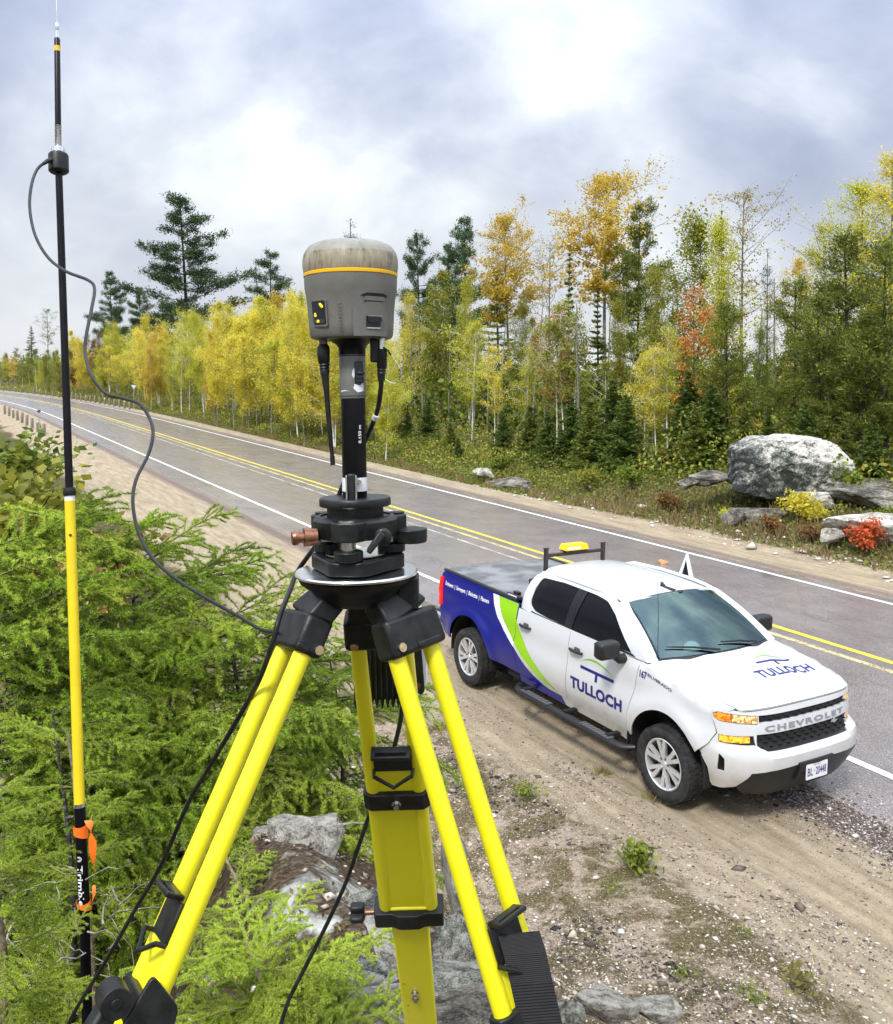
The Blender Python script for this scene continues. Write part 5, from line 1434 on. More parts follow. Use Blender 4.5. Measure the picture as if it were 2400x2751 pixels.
# ------------------------------------------------------------------ adapter disc and extension pole
ext = empty('extension_pole', IL(0, 0, .074), None, 'short black extension pole clipped upright into the tribrach disc', 'pole')
mb = MB(); mb.M = IM; mb.lathe([(.037, .066), (.037, .0855), (.0465, .0858), (.0470, .0865), (.0470, .0945), (.0455, .0965), (.0001, .0965)], 56); mb.build('adapter_disc', m_tblk, ext, 40, world=True)
mb = MB(); mb.M = IM; mb.lathe([(.0155, .0965), (.0160, .098), (.0160, .226), (.0150, .2265)], 40); pole = mb.build('pole_tube', m_blacktube, ext, 40, world=True)
mb = MB(); mb.M = IM; mb.lathe([(.0166, .105), (.0166, .123)], 40, cap=False); mb.build('pole_label', m_plate, pole, 40, world=True)
mb = MB(); mb.M = IM; mb.box((-.002, -.020, .108), (.010, .008, .042)); lv = mb.build('clip_lever', m_tblk, ext, 30, .002, world=True)
mb = MB(); mb.M = IM
for sg in (-1, 1): mb.box((-.002 + sg * .0062, -.021, .106), (.0022, .010, .042))
mb.box((-.002, -.0245, .0865), (.0145, .003, .003)); mb.build('lever_cheeks', m_alu, lv, 0, .0005, world=True)
mb = MB(); mb.M = IM; mb.cyl((.008, -.0155, .118), (.008, -.021, .118), .003, 8); mb.build('lever_screw', m_steel, lv, 40, world=True)
# scale mark on the tube
def on_tube(u, v, rad=.01612):
    a = -math.pi / 2 + u / rad
    return tuple(IM @ Vector((rad * math.cos(a), rad * math.sin(a), v)))
mb = MB(); lettering(mb, '0.150 m', on_tube, .0118, .168, .0235, .0042, .0003, dirx=(0, 1), diry=(-1, 0), bold=.02, flip=False); mb.build('scale_mark', m_plate, pole, 0, world=True)

# ------------------------------------------------------------------ GNSS receiver
rec = empty('satellite_receiver', IL(0, 0, .226), None, 'grey mushroom-shaped satellite receiver with yellow stripe on top of the pole', 'receiver')
def grey_worn(name, c, chips=True, grime=0.0):
    m, t, b, l = newmat(name)
    tc = _n(t, 'ShaderNodeTexCoord')
    n = _n(t, 'ShaderNodeTexNoise', i_Scale=26.0, i_Detail=8.0, i_Roughness=0.7); l(tc.outputs['Object'], n.inputs['Vector'])
    n2 = _n(t, 'ShaderNodeTexNoise', i_Scale=90.0, i_Detail=6.0, i_Roughness=0.75); l(tc.outputs['Object'], n2.inputs['Vector'])
    r = _n(t, 'ShaderNodeValToRGB'); l(n.outputs['Fac'], r.inputs[0]); e = r.color_ramp.elements
    e[0].position = .35; e[0].color = (c[0] * .86, c[1] * .86, c[2] * .84, 1); e[1].position = .65; e[1].color = (c[0] * 1.1, c[1] * 1.1, c[2] * 1.1, 1)
    src = r.outputs[0]
    if grime:
        mp_ = _n(t, 'ShaderNodeMapping'); mp_.inputs['Scale'].default_value = (1, 1, .28); l(tc.outputs['Object'], mp_.inputs[0])
        n3 = _n(t, 'ShaderNodeTexNoise', i_Scale=95.0, i_Detail=7.0, i_Roughness=0.7); l(mp_.outputs[0], n3.inputs['Vector'])
        g = _n(t, 'ShaderNodeValToRGB'); l(n3.outputs['Fac'], g.inputs[0]); e = g.color_ramp.elements
        e[0].position = .36; e[0].color = (.09, .07, .035, 1); e[1].position = .62; e[1].color = (.36, .325, .24, 1); x = e.new(.45); x.color = (.25, .215, .135, 1)
        mx_ = _n(t, 'ShaderNodeMix', data_type='RGBA'); mx_.inputs[0].default_value = grime; l(src, mx_.inputs[6]); l(g.outputs[0], mx_.inputs[7]); src = mx_.outputs[2]
    l(src, b.inputs['Base Color']); b.inputs['Roughness'].default_value = 0.5
    bp = _n(t, 'ShaderNodeBump', i_Strength=0.12, i_Distance=0.002); l(n2.outputs['Fac'], bp.inputs['Height']); l(bp.outputs[0], b.inputs['Normal'])
    return m
m_rec = grey_worn('receiver_grey', (0.135, 0.134, 0.120))
m_reccap = grey_worn('receiver_cap', (0.25, 0.255, 0.235), grime=.25)
m_grime = grey_worn('receiver_cap_grime', (0.30, 0.29, 0.24), grime=.9)
m_neck = grey_worn('neck_grey', (0.165, 0.170, 0.160))
m_stripe = pm('yellow_stripe', (0.90, 0.50, 0.005), 0.4)
m_dark = pm('panel_dark', (0.010, 0.014, 0.018), 0.25)
z = lambda yy: (1531 - yy) * 1.19 / FOC      # photo row -> height above the head
mb = MB(); mb.M = IM
mb.lathe([(.0605, .4125), (.0588, .4165), (.054, .423), (.045, .4275), (.030, .4300), (.012, .4310), (.0001, .4312)], 64); mb.build('radome_cap', m_reccap, rec, 40, world=True)
mb = MB(); mb.M = IM; mb.lathe([(.0606, .3885), (.0612, .390), (.0622, .3985), (.0621, .406), (.0605, .4125)], 64, cap=False); mb.lathe([(.0606, .3885), (.055, .3885)], 64, cap=False); mb.build('radome_side', m_grime, rec, 40, world=True)
mb = MB(); mb.M = IM; mb.lathe([(.0604, .3838), (.0612, .3842), (.0616, .3876), (.0606, .3884)], 64, cap=False); mb.build('stripe', m_stripe, rec, 40, world=True)
# lower housing: cone flattened by facets round the lower part
def housing(n=96):
    vs = []; fs = []
    rows = [(.3838, .0604, 0), (.376, .0604, 0), (.366, .0598, .1), (.358, .0588, .45), (.350, .0585, .85), (.342, .0578, 1), (.320, .0563, 1), (.308, .0553, 1), (.3045, .053, 1), (.303, .047, 1)]
    for zz, rad, k in rows:
        for i in range(n):
            a = 2 * math.pi * i / n
            # square-ish section with rounded corners, rotated so that a ridge faces the camera slightly left of centre
            b = a - math.radians(-104)
            q = 4; c = abs(math.cos(b * q / 2)) ; fac = 1 - k * .038 * (c ** 1.4)
            vs.append((rad * fac * math.cos(a) * 1.0, rad * fac * math.sin(a), zz))
    for i in range(len(rows) - 1):
        for k in range(n):
            a = i * n + k; b = i * n + (k + 1) % n; fs.append((a + n, b + n, b, a))
    fs.append(tuple(range((len(rows) - 1) * n, len(rows) * n)))
    return vs, fs
mb = MB(); mb.M = IM; mb.add(*housing()); hs = mb.build('housing', m_rec, rec, 35, world=True)
def on_body(u, v, rad=.0565):
    a = math.radians(-90) + u / rad
    k = np.interp(v, [.30, .308, .345, .37], [.0548, .0550, .0577, .0600])
    return tuple(IM @ Vector((k * math.cos(a), k * math.sin(a), v)))
def bp(name, outline, mat, off, thick, par, step=.006, holes=()):
    mb = MB(); panel(mb, on_body, outline, holes, off, thick, step); return mb.build(name, mat, par, 30, world=True)
led = bp('status_panel', rpoly([(-.0500, .318), (-.0250, .317), (-.0255, .3515), (-.0520, .3515)], .003), m_rec, .0015, .006, rec)
bp('status_screen', rpoly([(-.0480, .3205), (-.0272, .3200), (-.0275, .3495), (-.0500, .3495)], .002), m_dark, .0022, .003, led)
bp('button_row', rpoly([(-.0470, .3215), (-.0282, .3213), (-.0283, .3268), (-.0472, .3270)], .001), pm('button_grey', (.03, .035, .04), .4), .0030, .002, led)
m_led = pm('amber_led', (1.0, .62, .02), .3, emit=(1.0, .62, .02), estr=.25)
bp('led_satellite', [(-.0355, .3440), (-.0320, .3405), (-.0300, .3405), (-.0300, .3430), (-.0330, .3465), (-.0355, .3465)], m_led, .0027, .001, led, .003)
bp('led_radio', rpoly([(-.0455, .3300), (-.0412, .3300), (-.0420, .3330), (-.0428, .3350), (-.0446, .3350), (-.0450, .3330)], .0008), m_led, .0027, .001, led, .003)
bp('led_power', rpoly([(-.0400, .3224), (-.0365, .3224), (-.0360, .3250), (-.0382, .3262), (-.0405, .3250)], .001), m_led, .0036, .001, led, .003)
mb = MB(); lettering(mb, '511241744', on_body, -.0105, .345, .036, .0055, .0006 + .0012, dirx=(0, -1), diry=(1, 0)); mb.build('serial_marks', pm('stamped_mark', (.05, .05, .048), .8), rec, 0, world=True)
door = bp('battery_door', rpoly([(.0080, .3045), (.0560, .3045), (.0560, .3400), (.0520, .3400), (.0505, .3470), (.0235, .3470), (.0220, .3410), (.0080, .3410)], .0012), m_rec, .0032, .008, rec)
bp('door_latch_recess', rpoly([(.0235, .3155), (.0425, .3155), (.0425, .3295), (.0235, .3295)], .001), m_dark, .0040, .003, door)
bp('door_latch', rpoly([(.0250, .3215), (.0430, .3220), (.0430, .3285), (.0245, .3285)], .001), m_dark, .0062, .003, door)
bp('latch_edge', [(.0240, .3136), (.0425, .3136), (.0425, .3152), (.0240, .3152)], m_alu, .0043, .002, door)
bp('latch_highlight', [(.0248, .3288), (.0428, .3290), (.0428, .3296), (.0248, .3294)], m_alu, .0064, .002, door)
bp('cover_gap', rpoly([(.0170, .3550), (.0540, .3530), (.0540, .3562), (.0480, .3580), (.0250, .3580)], .0008), pm('gap_dark', (.004, .004, .004), .9), .0012, .003, rec)
bp('hinge_cover', rpoly([(.0215, .3485), (.0500, .3480), (.0480, .3535), (.0230, .3540)], .001), m_rec, .0036, .006, rec)
# neck and quick release
mb = MB(); mb.M = IM
mb.lathe([(.0175, .2835), (.0175, .292), (.021, .297), (.030, .3025), (.040, .3035)], 40); mb.build('neck_flare', m_blacktube, rec, 40, world=True)
mb = MB(); mb.M = IM; mb.lathe([(.0166, .2265), (.0172, .228), (.0172, .2815), (.0165, .283), (.0165, .2842)], 40); nk = mb.build('quick_release', m_neck, rec, 40, world=True)
mb = MB(); mb.M = IM; mb.lathe([(.0174, .2815), (.0174, .2826)], 40, cap=False); mb.lathe([(.0174, .2290), (.0174, .2300)], 40, cap=False); mb.build('joint_line', m_seam, nk, 0, world=True)
mb = MB(); mb.M = IM; mb.box((.0100, -.0135, .2600), (.0115, .010, .028)); mb.build('release_button', m_dark, nk, 30, .0015, world=True)
mb = MB(); mb.M = IM; mb.box((.0125, -.0175, .2590), (.010, .008, .003)); mb.box((.0110, -.0165, .2545), (.009, .006, .006)); mb.build('release_lip', m_dark, nk, 30, .0008, world=True)
mb = MB(); mb.M = IM
def on_neck(u, v): 
    a = -math.pi / 2 + u / .0173; return (.0173 * math.cos(a), .0173 * math.sin(a), v)
for poly in ([(.0030, .2450), (.0120, .2430), (.0150, .2470), (.0140, .2600), (.0170, .2600), (.0175, .2360), (.0080, .2340), (.0020, .2400), (.0040, .2430)], [(.0015, .262), (.004, .2665), (.0045, .2560), (.003, .2520), (.001, .257)], [(-.016, .2350), (-.008, .2362), (-.002, .2358), (-.009, .2372), (-.0155, .2368)]):
    panel(mb, on_neck, poly, (), .0003, 0, .004)
mb.build('paint_chips', m_plate, nk, 0, world=True)
# whip antenna below left
mb = MB(); mb.M = IM; ax_, ay_ = -.0360, -.012
mb.cyl((ax_, ay_, .304), (ax_, ay_, .297), .0055, 20); mb.build('antenna_collar', m_rec, rec, 40, world=True)
mb = MB(); mb.M = IM
mb.tube([(ax_, ay_, .297), (ax_, ay_, .293), (ax_, ay_, .283), (ax_ + .0005, ay_, .2735), (ax_ + .001, ay_, .272), (ax_ + .001, ay_, .270), (ax_ + .001, ay_, .268), (ax_ + .001, ay_, .266), (ax_ + .0012, ay_, .2645), (ax_ + .0012, ay_, .2625), (ax_ + .0015, ay_, .255), (ax_ + .003, ay_, .235), (ax_ + .0055, ay_, .190), (ax_ + .0085, ay_, .152), (ax_ + .0087, ay_, .1515), (ax_ + .0092, ay_, .140)],
        [.0060, .0083, .0083, .0075, .0064, .0072, .0060, .0068, .0056, .0064, .0050, .0036, .0030, .0026, .0032, .0032], 16); mb.build('whip_antenna', m_tblk, rec, 40, world=True)
# cable plug below right, hanging dust cap on a wire
mb = MB(); mb.M = IM; mb.box((.0305, -.014, .2875), (.011, .009, .030)); mb.build('port_cover', m_tblk, rec, 30, .002, world=True)
cab = empty('power_cable', IL(.040, -.02, .29), None, 'thick black cable from the receiver plug down past the left tripod leg', 'cable')
mb = MB(); mb.M = IM; cx_, cy_2 = .0400, -.014
mb.cyl((cx_, cy_2, .304), (cx_, cy_2, .288), .0042, 18); mb.build('plug_sleeve', m_steel, cab, 40, world=True)
mb = MB(); mb.M = IM
mb.tube([(cx_, cy_2, .2895), (cx_, cy_2, .2880), (cx_ - .0005, cy_2, .2660), (cx_ - .001, cy_2, .2640), (cx_ - .001, cy_2, .2620), (cx_ - .001, cy_2, .2600), (cx_ - .001, cy_2, .2580), (cx_ - .0015, cy_2, .256), (cx_ - .0015, cy_2, .248)], [.0045, .0066, .0066, .0055, .0062, .0052, .0060, .0050, .0046], 16); mb.build('plug_boot', m_tblk, cab, 40, world=True)
def spline(pts, n=10):
    P_ = [Vector(tuple(p)) for p in pts]; out_ = []
    for i in range(len(P_) - 1):
        p0 = P_[max(i - 1, 0)]; p1 = P_[i]; p2 = P_[i + 1]; p3 = P_[min(i + 2, len(P_) - 1)]
        for k in range(n):
            t = k / n
            out_.append(0.5 * ((2 * p1) + (-p0 + p2) * t + (2 * p0 - 5 * p1 + 4 * p2 - p3) * t * t + (-p0 + 3 * p1 - 3 * p2 + p3) * t ** 3))
    out_.append(P_[-1]); return out_
pts = [IL(.0385, -.014, .249), IL(.0370, -.010, .235), IL(.0330, .0, .215), IL(.0250, .016, .195), IL(.010, .026, .165), IL(-.010, .030, .130), IL(-.030, .034, .085), IL(-.050, .036, .04)]
pts += [PX(803, 1530, 1.25), PX(778, 1590, 1.20), PX(752, 1655, 1.13), PX(732, 1730, 1.12), PX(695, 1830, 1.14), PX(640, 1930, 1.18), PX(575, 2040, 1.22), PX(505, 2160, 1.28), PX(435, 2320, 1.34), PX(360, 2450, 1.4), PX(280, 2590, 1.45), PX(200, 2720, 1.5), PX(140, 2850, 1.55)]
mb = MB(); mb.tube(spline(pts), .0033, 10); mb.build('cable_sheath', m_tblk, cab, 60, world=True)
mb = MB(); mb.tube([IL(.0298, .008, .204), IL(.0268, .0135, .1985)], .0042, 10); mb.build('cable_tag', m_plate, cab, 40, world=True)
wire = empty('dust_cap_wire', IL(.042, -.02, .288), None, 'thin steel retaining wire looping from the receiver cable plug', 'wire')
mb = MB(); mb.tube(spline([IL(.0425, -.018, .2915), IL(.0480, -.018, .2875), IL(.0550, -.018, .277), IL(.0640, -.018, .262), IL(.0640, -.018, .2515), IL(.0590, -.018, .2455), IL(.0520, -.018, .2455), IL(.0440, -.018, .2500)]), .0007, 6); mb.build('loop', m_steel, wire, 60, world=True)
mb = MB(); mb.tube([IL(.0425, -.018, .2915), IL(.0480, -.018, .2875), IL(.0520, -.018, .2815)], .0012, 6); mb.build('sleeve', m_tblk, wire, 60, world=True)

# ------------------------------------------------------------------ radio with cooling fins hung behind the middle leg
rad_o = PX(1040, 1752, 1.40)
radio = empty('base_radio', rad_o, None, 'black finned radio modem hung behind the middle tripod leg', 'radio')
RR = frame_from(INST_UP, _r)
RM = Matrix.Translation(Vector(tuple(rad_o))) @ RR.to_4x4()
mb = MB(); mb.M = RM; mb.box((-.003, .010, .004), (.098, .030, .155)); mb.build('case', m_tblk, radio, 30, .003, world=True)
for i in range(12):
    mb = MB(); mb.M = RM; x0 = -.050 + .1 * i / 11 * .92; hgt = .0045
    mb.prism([(x0 - .0033, -.074), (x0 + .0033, -.074), (x0 + .0008, -.086), (x0 - .0008, -.086)], -.006, .026, lambda a, b, c: (a, c, b)); mb.box((x0, -.009, .0), (.0022, .010, .148)); mb.build('cooling_fin', m_tblk, radio, 0, world=True)
mb = MB(); mb.M = RM; mb.prism(rpoly([(.040, -.058), (.052, -.066), (.058, -.060), (.050, .075), (.036, .075)], .003), -.009, -.004, lambda a, b, c: (a, c, b)); fl = mb.build('flange', m_tblk, radio, 30, .001, world=True)
for zz in (-.050, .010):
    mb = MB(); mb.M = RM; mb.lathe([(.0020, 0), (.0042, 0), (.0042, .0015), (.0020, .0015)], 14, Matrix.Rotation(math.pi / 2, 3, 'X'), (.0478 - .004 * (zz > 0), -.0092, zz)); mb.build('flange_screw', m_brass, fl, 40, world=True)
mb = MB(); mb.M = RM; mb.prism(rpoly([(.045, -.060), (.0605, -.055), (.062, .0), (.052, .070), (.045, .070)], .003), .0, .05, lambda a, b, c: (a, c, b)); mb.build('side_cover', m_plate, radio, 30, .002, world=True)
c2 = empty('radio_cable', PX(1075, 1940, 1.5), None, 'black cable hanging behind the middle leg down to the rocks', 'cable')
mb = MB(); mb.tube(spline([PX(1085, 1850, 1.48), PX(1078, 1925, 1.52), PX(1064, 1990, 1.56), PX(1035, 2090, 1.62), PX(1000, 2170, 1.68), PX(965, 2270, 1.72), PX(930, 2370, 1.75), PX(880, 2480, 1.78), PX(825, 2590, 1.8), PX(775, 2690, 1.8), PX(745, 2790, 1.8)]), .0042, 10); mb.build('sheath', m_tblk, c2, 60, world=True)

# ------------------------------------------------------------------ antenna pole on the left
ap = empty('antenna_pole', PX(240, 2720, 2.95), None, 'tall black and yellow antenna pole standing among the conifer branches', 'pole')
def AP(y, D=None):
    x = np.interp(y, [-60, 60, 420, 900, 1330, 1700, 2150, 2500, 2800], [151, 153, 157, 169, 187, 197, 213, 229, 245])
    return Vector(tuple(PX(x, y, 3.15 - (y / 2800) * .25)))
mb = MB(); mb.tube([AP(-60), AP(62)], .0016, 8); mb.build('whip', m_steel, ap, 60, world=True)
mb = MB(); mb.tube([AP(62), AP(64), AP(80), AP(81), AP(82), AP(102)], [.005, .0065, .0065, .0055, .0080, .0080], 14); mb.build('ferrule', m_alu, ap, 40, world=True)
mb = MB(); mb.tube([AP(102), AP(106), AP(336)], [.008, .0098, .0102], 16); wb = mb.build('antenna_sleeve', m_blacktube, ap, 40, world=True)
mb = MB(); mb.tube([AP(124), AP(138)], .0104, 16); mb.build('sleeve_label', m_stripe, wb, 40, world=True)
mb = MB(); pts = []; rads = []
n = 15
for i in range(n * 4 + 1):
    pts.append(AP(336 + 58 * i / (n * 4))); rads.append(.0098 + .0016 * math.sin(i * math.pi / 2))
mb.tube(pts, rads, 14); mb.build('spring', m_steel, ap, 60, world=True)
mb = MB(); mb.tube([AP(394), AP(398), AP(399), AP(411)], [.011, .012, .023, .023], 24); mb.build('mount_nut', m_alu, ap, 40, world=True)
mb = MB(); R_ = frame_from(AP(400) - AP(480), _r)
mb.tube([AP(409), AP(413), AP(420), AP(460), AP(466)], [.022, .031, .0335, .0335, .024], 24); mb.build('antenna_mount', m_tblk, ap, 30, .003, world=True)
mb = MB(); mb.tube([AP(462), AP(1325)], [.0118, .0128], 20); mb.build('upper_tube', m_blacktube, ap, 40, world=True)
mb = MB(); mb.tube([AP(1310), AP(1316), AP(1324), AP(1332)], [.019, .021, .023, .020], 8); mb.build('collar', m_tblk, ap, 30, world=True)
mb = MB(); mb.tube([AP(1332), AP(1346)], [.0165, .0165], 20); mb.build('collar_label', m_plate, ap, 40, world=True)
mb = MB(); mb.tube([AP(1345), AP(2163)], [.0167, .0170], 24); yt = mb.build('yellow_tube', m_yel3, ap, 40, world=True)
b1 = AP(1436) + Vector(tuple(_r)) * .006 - Vector(tuple(_fw)) * .0155
mb = MB(); mb.cyl(b1, b1 - Vector(tuple(_fw)) * .003, .0048, 14); mb.build('spring_button', m_brass, yt, 40, world=True)
mb = MB(); mb.tube([AP(2158), AP(2168)], .0186, 24); mb.build('sleeve_ring', m_alu, ap, 40, world=True)
mb = MB(); mb.tube([AP(2167), AP(2445), AP(2452), AP(3150)], [.0180, .0182, .0165, .0165], 24); lt_ = mb.build('lower_tube', m_blacktube, ap, 40, world=True)
def on_ap(u, v):   # u across the tube, v down the tube in photo rows from 2298
    c = AP(2298 + v); a = u / .0184
    return tuple(c + Vector(tuple(_r)) * (.0186 * math.sin(a)) - Vector(tuple(_fw)) * (.0186 * math.cos(a)))
mb = MB(); lettering(mb, 'Trimble', on_ap, -.0095, 22, 108, .0175, .0006, dirx=(0, 1), diry=(1, 0), bold=.02, flip=True); 
mb.build('maker_name', m_plate, lt_, 0, world=True)
mb = MB()
def on_logo(u, v): return on_ap(u, v + 4)
for r0, r1 in ((.0035, .0052), (.0068, .0086)):
    ring = [(math.cos(a) * r1 - .002, math.sin(a) * r1 * 1000 * .80) for a in np.linspace(-2.4, 2.4, 16)] + [(math.cos(a) * r0 - .002, math.sin(a) * r0 * 1000 * .80) for a in np.linspace(2.4, -2.4, 16)]
    panel(mb, lambda u, v: on_logo(u, v), ring, (), .0006, 0, 2.0, flip=True)
mb.build('maker_emblem', m_plate, lt_, 0, world=True)
# flagging tape tied round the pole
m_flag = pm('fluorescent_orange_tape', (1.0, 0.17, 0.01), 0.5, var=0.15, scale=20, emit=(1.0, .16, .01), estr=0.04)
def tape(label, y0, y1, tail, seed):
    t0 = empty('flagging_tape', AP(y0), None, label, 'tape')
    rg = random.Random(seed)
    mb = MB(); n = 28
    for w in range(3):
        vs = []; fs = []; off = (y1 - y0) * w * .22
        for i in range(n + 1):
            a = 2 * math.pi * i / n; rr = .0205 + .0008 * w + .0006 * rg.random()
            for yy in (y0 + off, y0 + off + (y1 - y0) * .5):
                c = AP(yy + 6 * math.sin(a + w)); vs.append(c + Vector(tuple(_r)) * rr * math.cos(a) - Vector(tuple(_fw)) * rr * math.sin(a))
        for i in range(n): fs.append((2 * i, 2 * i + 1, 2 * i + 3, 2 * i + 2))
        mb.add(vs, fs)
    mb.build('wrap', m_flag, t0, 60, world=True)
    mb = MB(); vs = []; fs = []
    pts_ = spline([PX(*p) for p in tail[0]], 6); wid = np.interp(np.linspace(0, 1, len(pts_)), np.linspace(0, 1, len(tail[1])), tail[1])
    for i, p in enumerate(pts_):
        d = Vector(tuple(_r)) * math.cos(i * .23) + Vector((0, .6, 0)) * math.sin(i * .23)
        vs += [p - d * wid[i] / 2, p + d * wid[i] / 2 + Vector((0, .002, 0))]
    for i in range(len(pts_) - 1): fs.append((2 * i, 2 * i + 1, 2 * i + 3, 2 * i + 2))
    mb.add(vs, fs); o = mb.build('tail', m_flag, t0, 60, world=True)
tape('upper fluorescent orange flagging tape with long tail on the antenna pole', 2212, 2248, ([(236, 2205, 2.93), (244, 2225, 2.92), (248, 2260, 2.91), (250, 2310, 2.91), (256, 2345, 2.92)], [.022, .026, .030, .018, .004]), 1)
tape('lower orange flagging tape tied round the antenna pole', 2418, 2440, ([(236, 2445, 2.92), (246, 2425, 2.91), (252, 2400, 2.91), (252, 2378, 2.92)], [.012, .016, .012, .010]), 2)
# coax from the antenna mount to the tripod
cx_c = empty('coax_cable', PX(130, 432, 3.1), None, 'thin black coax cable snaking from the antenna pole to the tripod', 'cable')
cp = [(140, 428, 3.08), (118, 438, 3.05), (98, 458, 3.0), (84, 500, 2.9), (80, 560, 2.8), (94, 630, 2.7), (128, 690, 2.6), (176, 728, 2.5), (236, 752, 2.4), (254, 775, 2.35), (246, 830, 2.25), (232, 900, 2.15), (229, 950, 2.1), (245, 1008, 2.0), (283, 1056, 1.95), (330, 1070, 1.9), (375, 1085, 1.85), (404, 1128, 1.8), (411, 1170, 1.75), (398, 1222, 1.7), (366, 1288, 1.62), (357, 1350, 1.56), (372, 1430, 1.5), (412, 1502, 1.44), (480, 1560, 1.38), (560, 1610, 1.32), (640, 1655, 1.26), (700, 1690, 1.21), (745, 1698, 1.17)]
pts = spline([PX(*p) for p in cp], 6)
mb = MB(); mb.tube(pts, list(np.linspace(.0050, .0024, len(pts))), 10); mb.build('sheath', m_tblk, cx_c, 60, world=True)
mb = MB(); mb.tube([PX(146, 425, 3.09), PX(128, 432, 3.07), PX(116, 440, 3.045)], [.0085, .0075, .0055], 10); mb.build('strain_relief', m_tblk, cx_c, 60, world=True)
# ================================================================== trees beyond the road
def quad_leaves(C, size, rg, aspect=0.7, axis=None, flat=0.0):
    """C (n,3) centres -> rhombus leaves, random orientation (axis: long direction)"""
    n = len(C)
    d = rg.normal(size=(n, 3)) if axis is None else axis + 0.25 * rg.normal(size=(n, 3))
    d /= np.linalg.norm(d, axis=1)[:, None] + 1e-9
    q = rg.normal(size=(n, 3)); q[:, 2] *= (1 - flat) if axis is None else 1.0
    w = np.cross(d, q); w /= np.linalg.norm(w, axis=1)[:, None] + 1e-9
    s = size * rg.uniform(.65, 1.35, (n, 1))
    a = C - d * s * .5; b = C + w * s * aspect * .5 - d * s * .05; c = C + d * s * .5; e = C - w * s * aspect * .5 - d * s * .05
    V = np.stack([a, b, c, e], 1).reshape(-1, 3)
    F = np.arange(4 * n).reshape(n, 4)
    return V, F

def tube_np(pts, rad, n=6):
    pts = np.asarray(pts, float); m = len(pts)
    V = []; F = []
    for i in range(m):
        t = pts[min(i + 1, m - 1)] - pts[max(i - 1, 0)]; t = t / (np.linalg.norm(t) + 1e-9)
        h = np.array([0, 0, 1.0]) if abs(t[2]) < .9 else np.array([1.0, 0, 0])
        x = np.cross(t, h); x /= np.linalg.norm(x) + 1e-9; y = np.cross(t, x)
        for k in range(n):
            a = 2 * math.pi * k / n; V.append(pts[i] + rad[i] * (x * math.cos(a) + y * math.sin(a)))
    for i in range(m - 1):
        for k in range(n):
            a = i * n + k; b = i * n + (k + 1) % n; F.append((a, b, b + n, a + n))
    return np.array(V), np.array(F)

class Acc:
    def __init__(s): s.V = []; s.F = []; s.n = 0
    def add(s, V, F):
        if len(V) == 0: return
        s.V.append(V); s.F.append(F + s.n); s.n += len(V)
    def mesh(s, name, mat=None, smooth=False): return npmesh(name, np.concatenate(s.V), np.concatenate(s.F), mat, smooth)

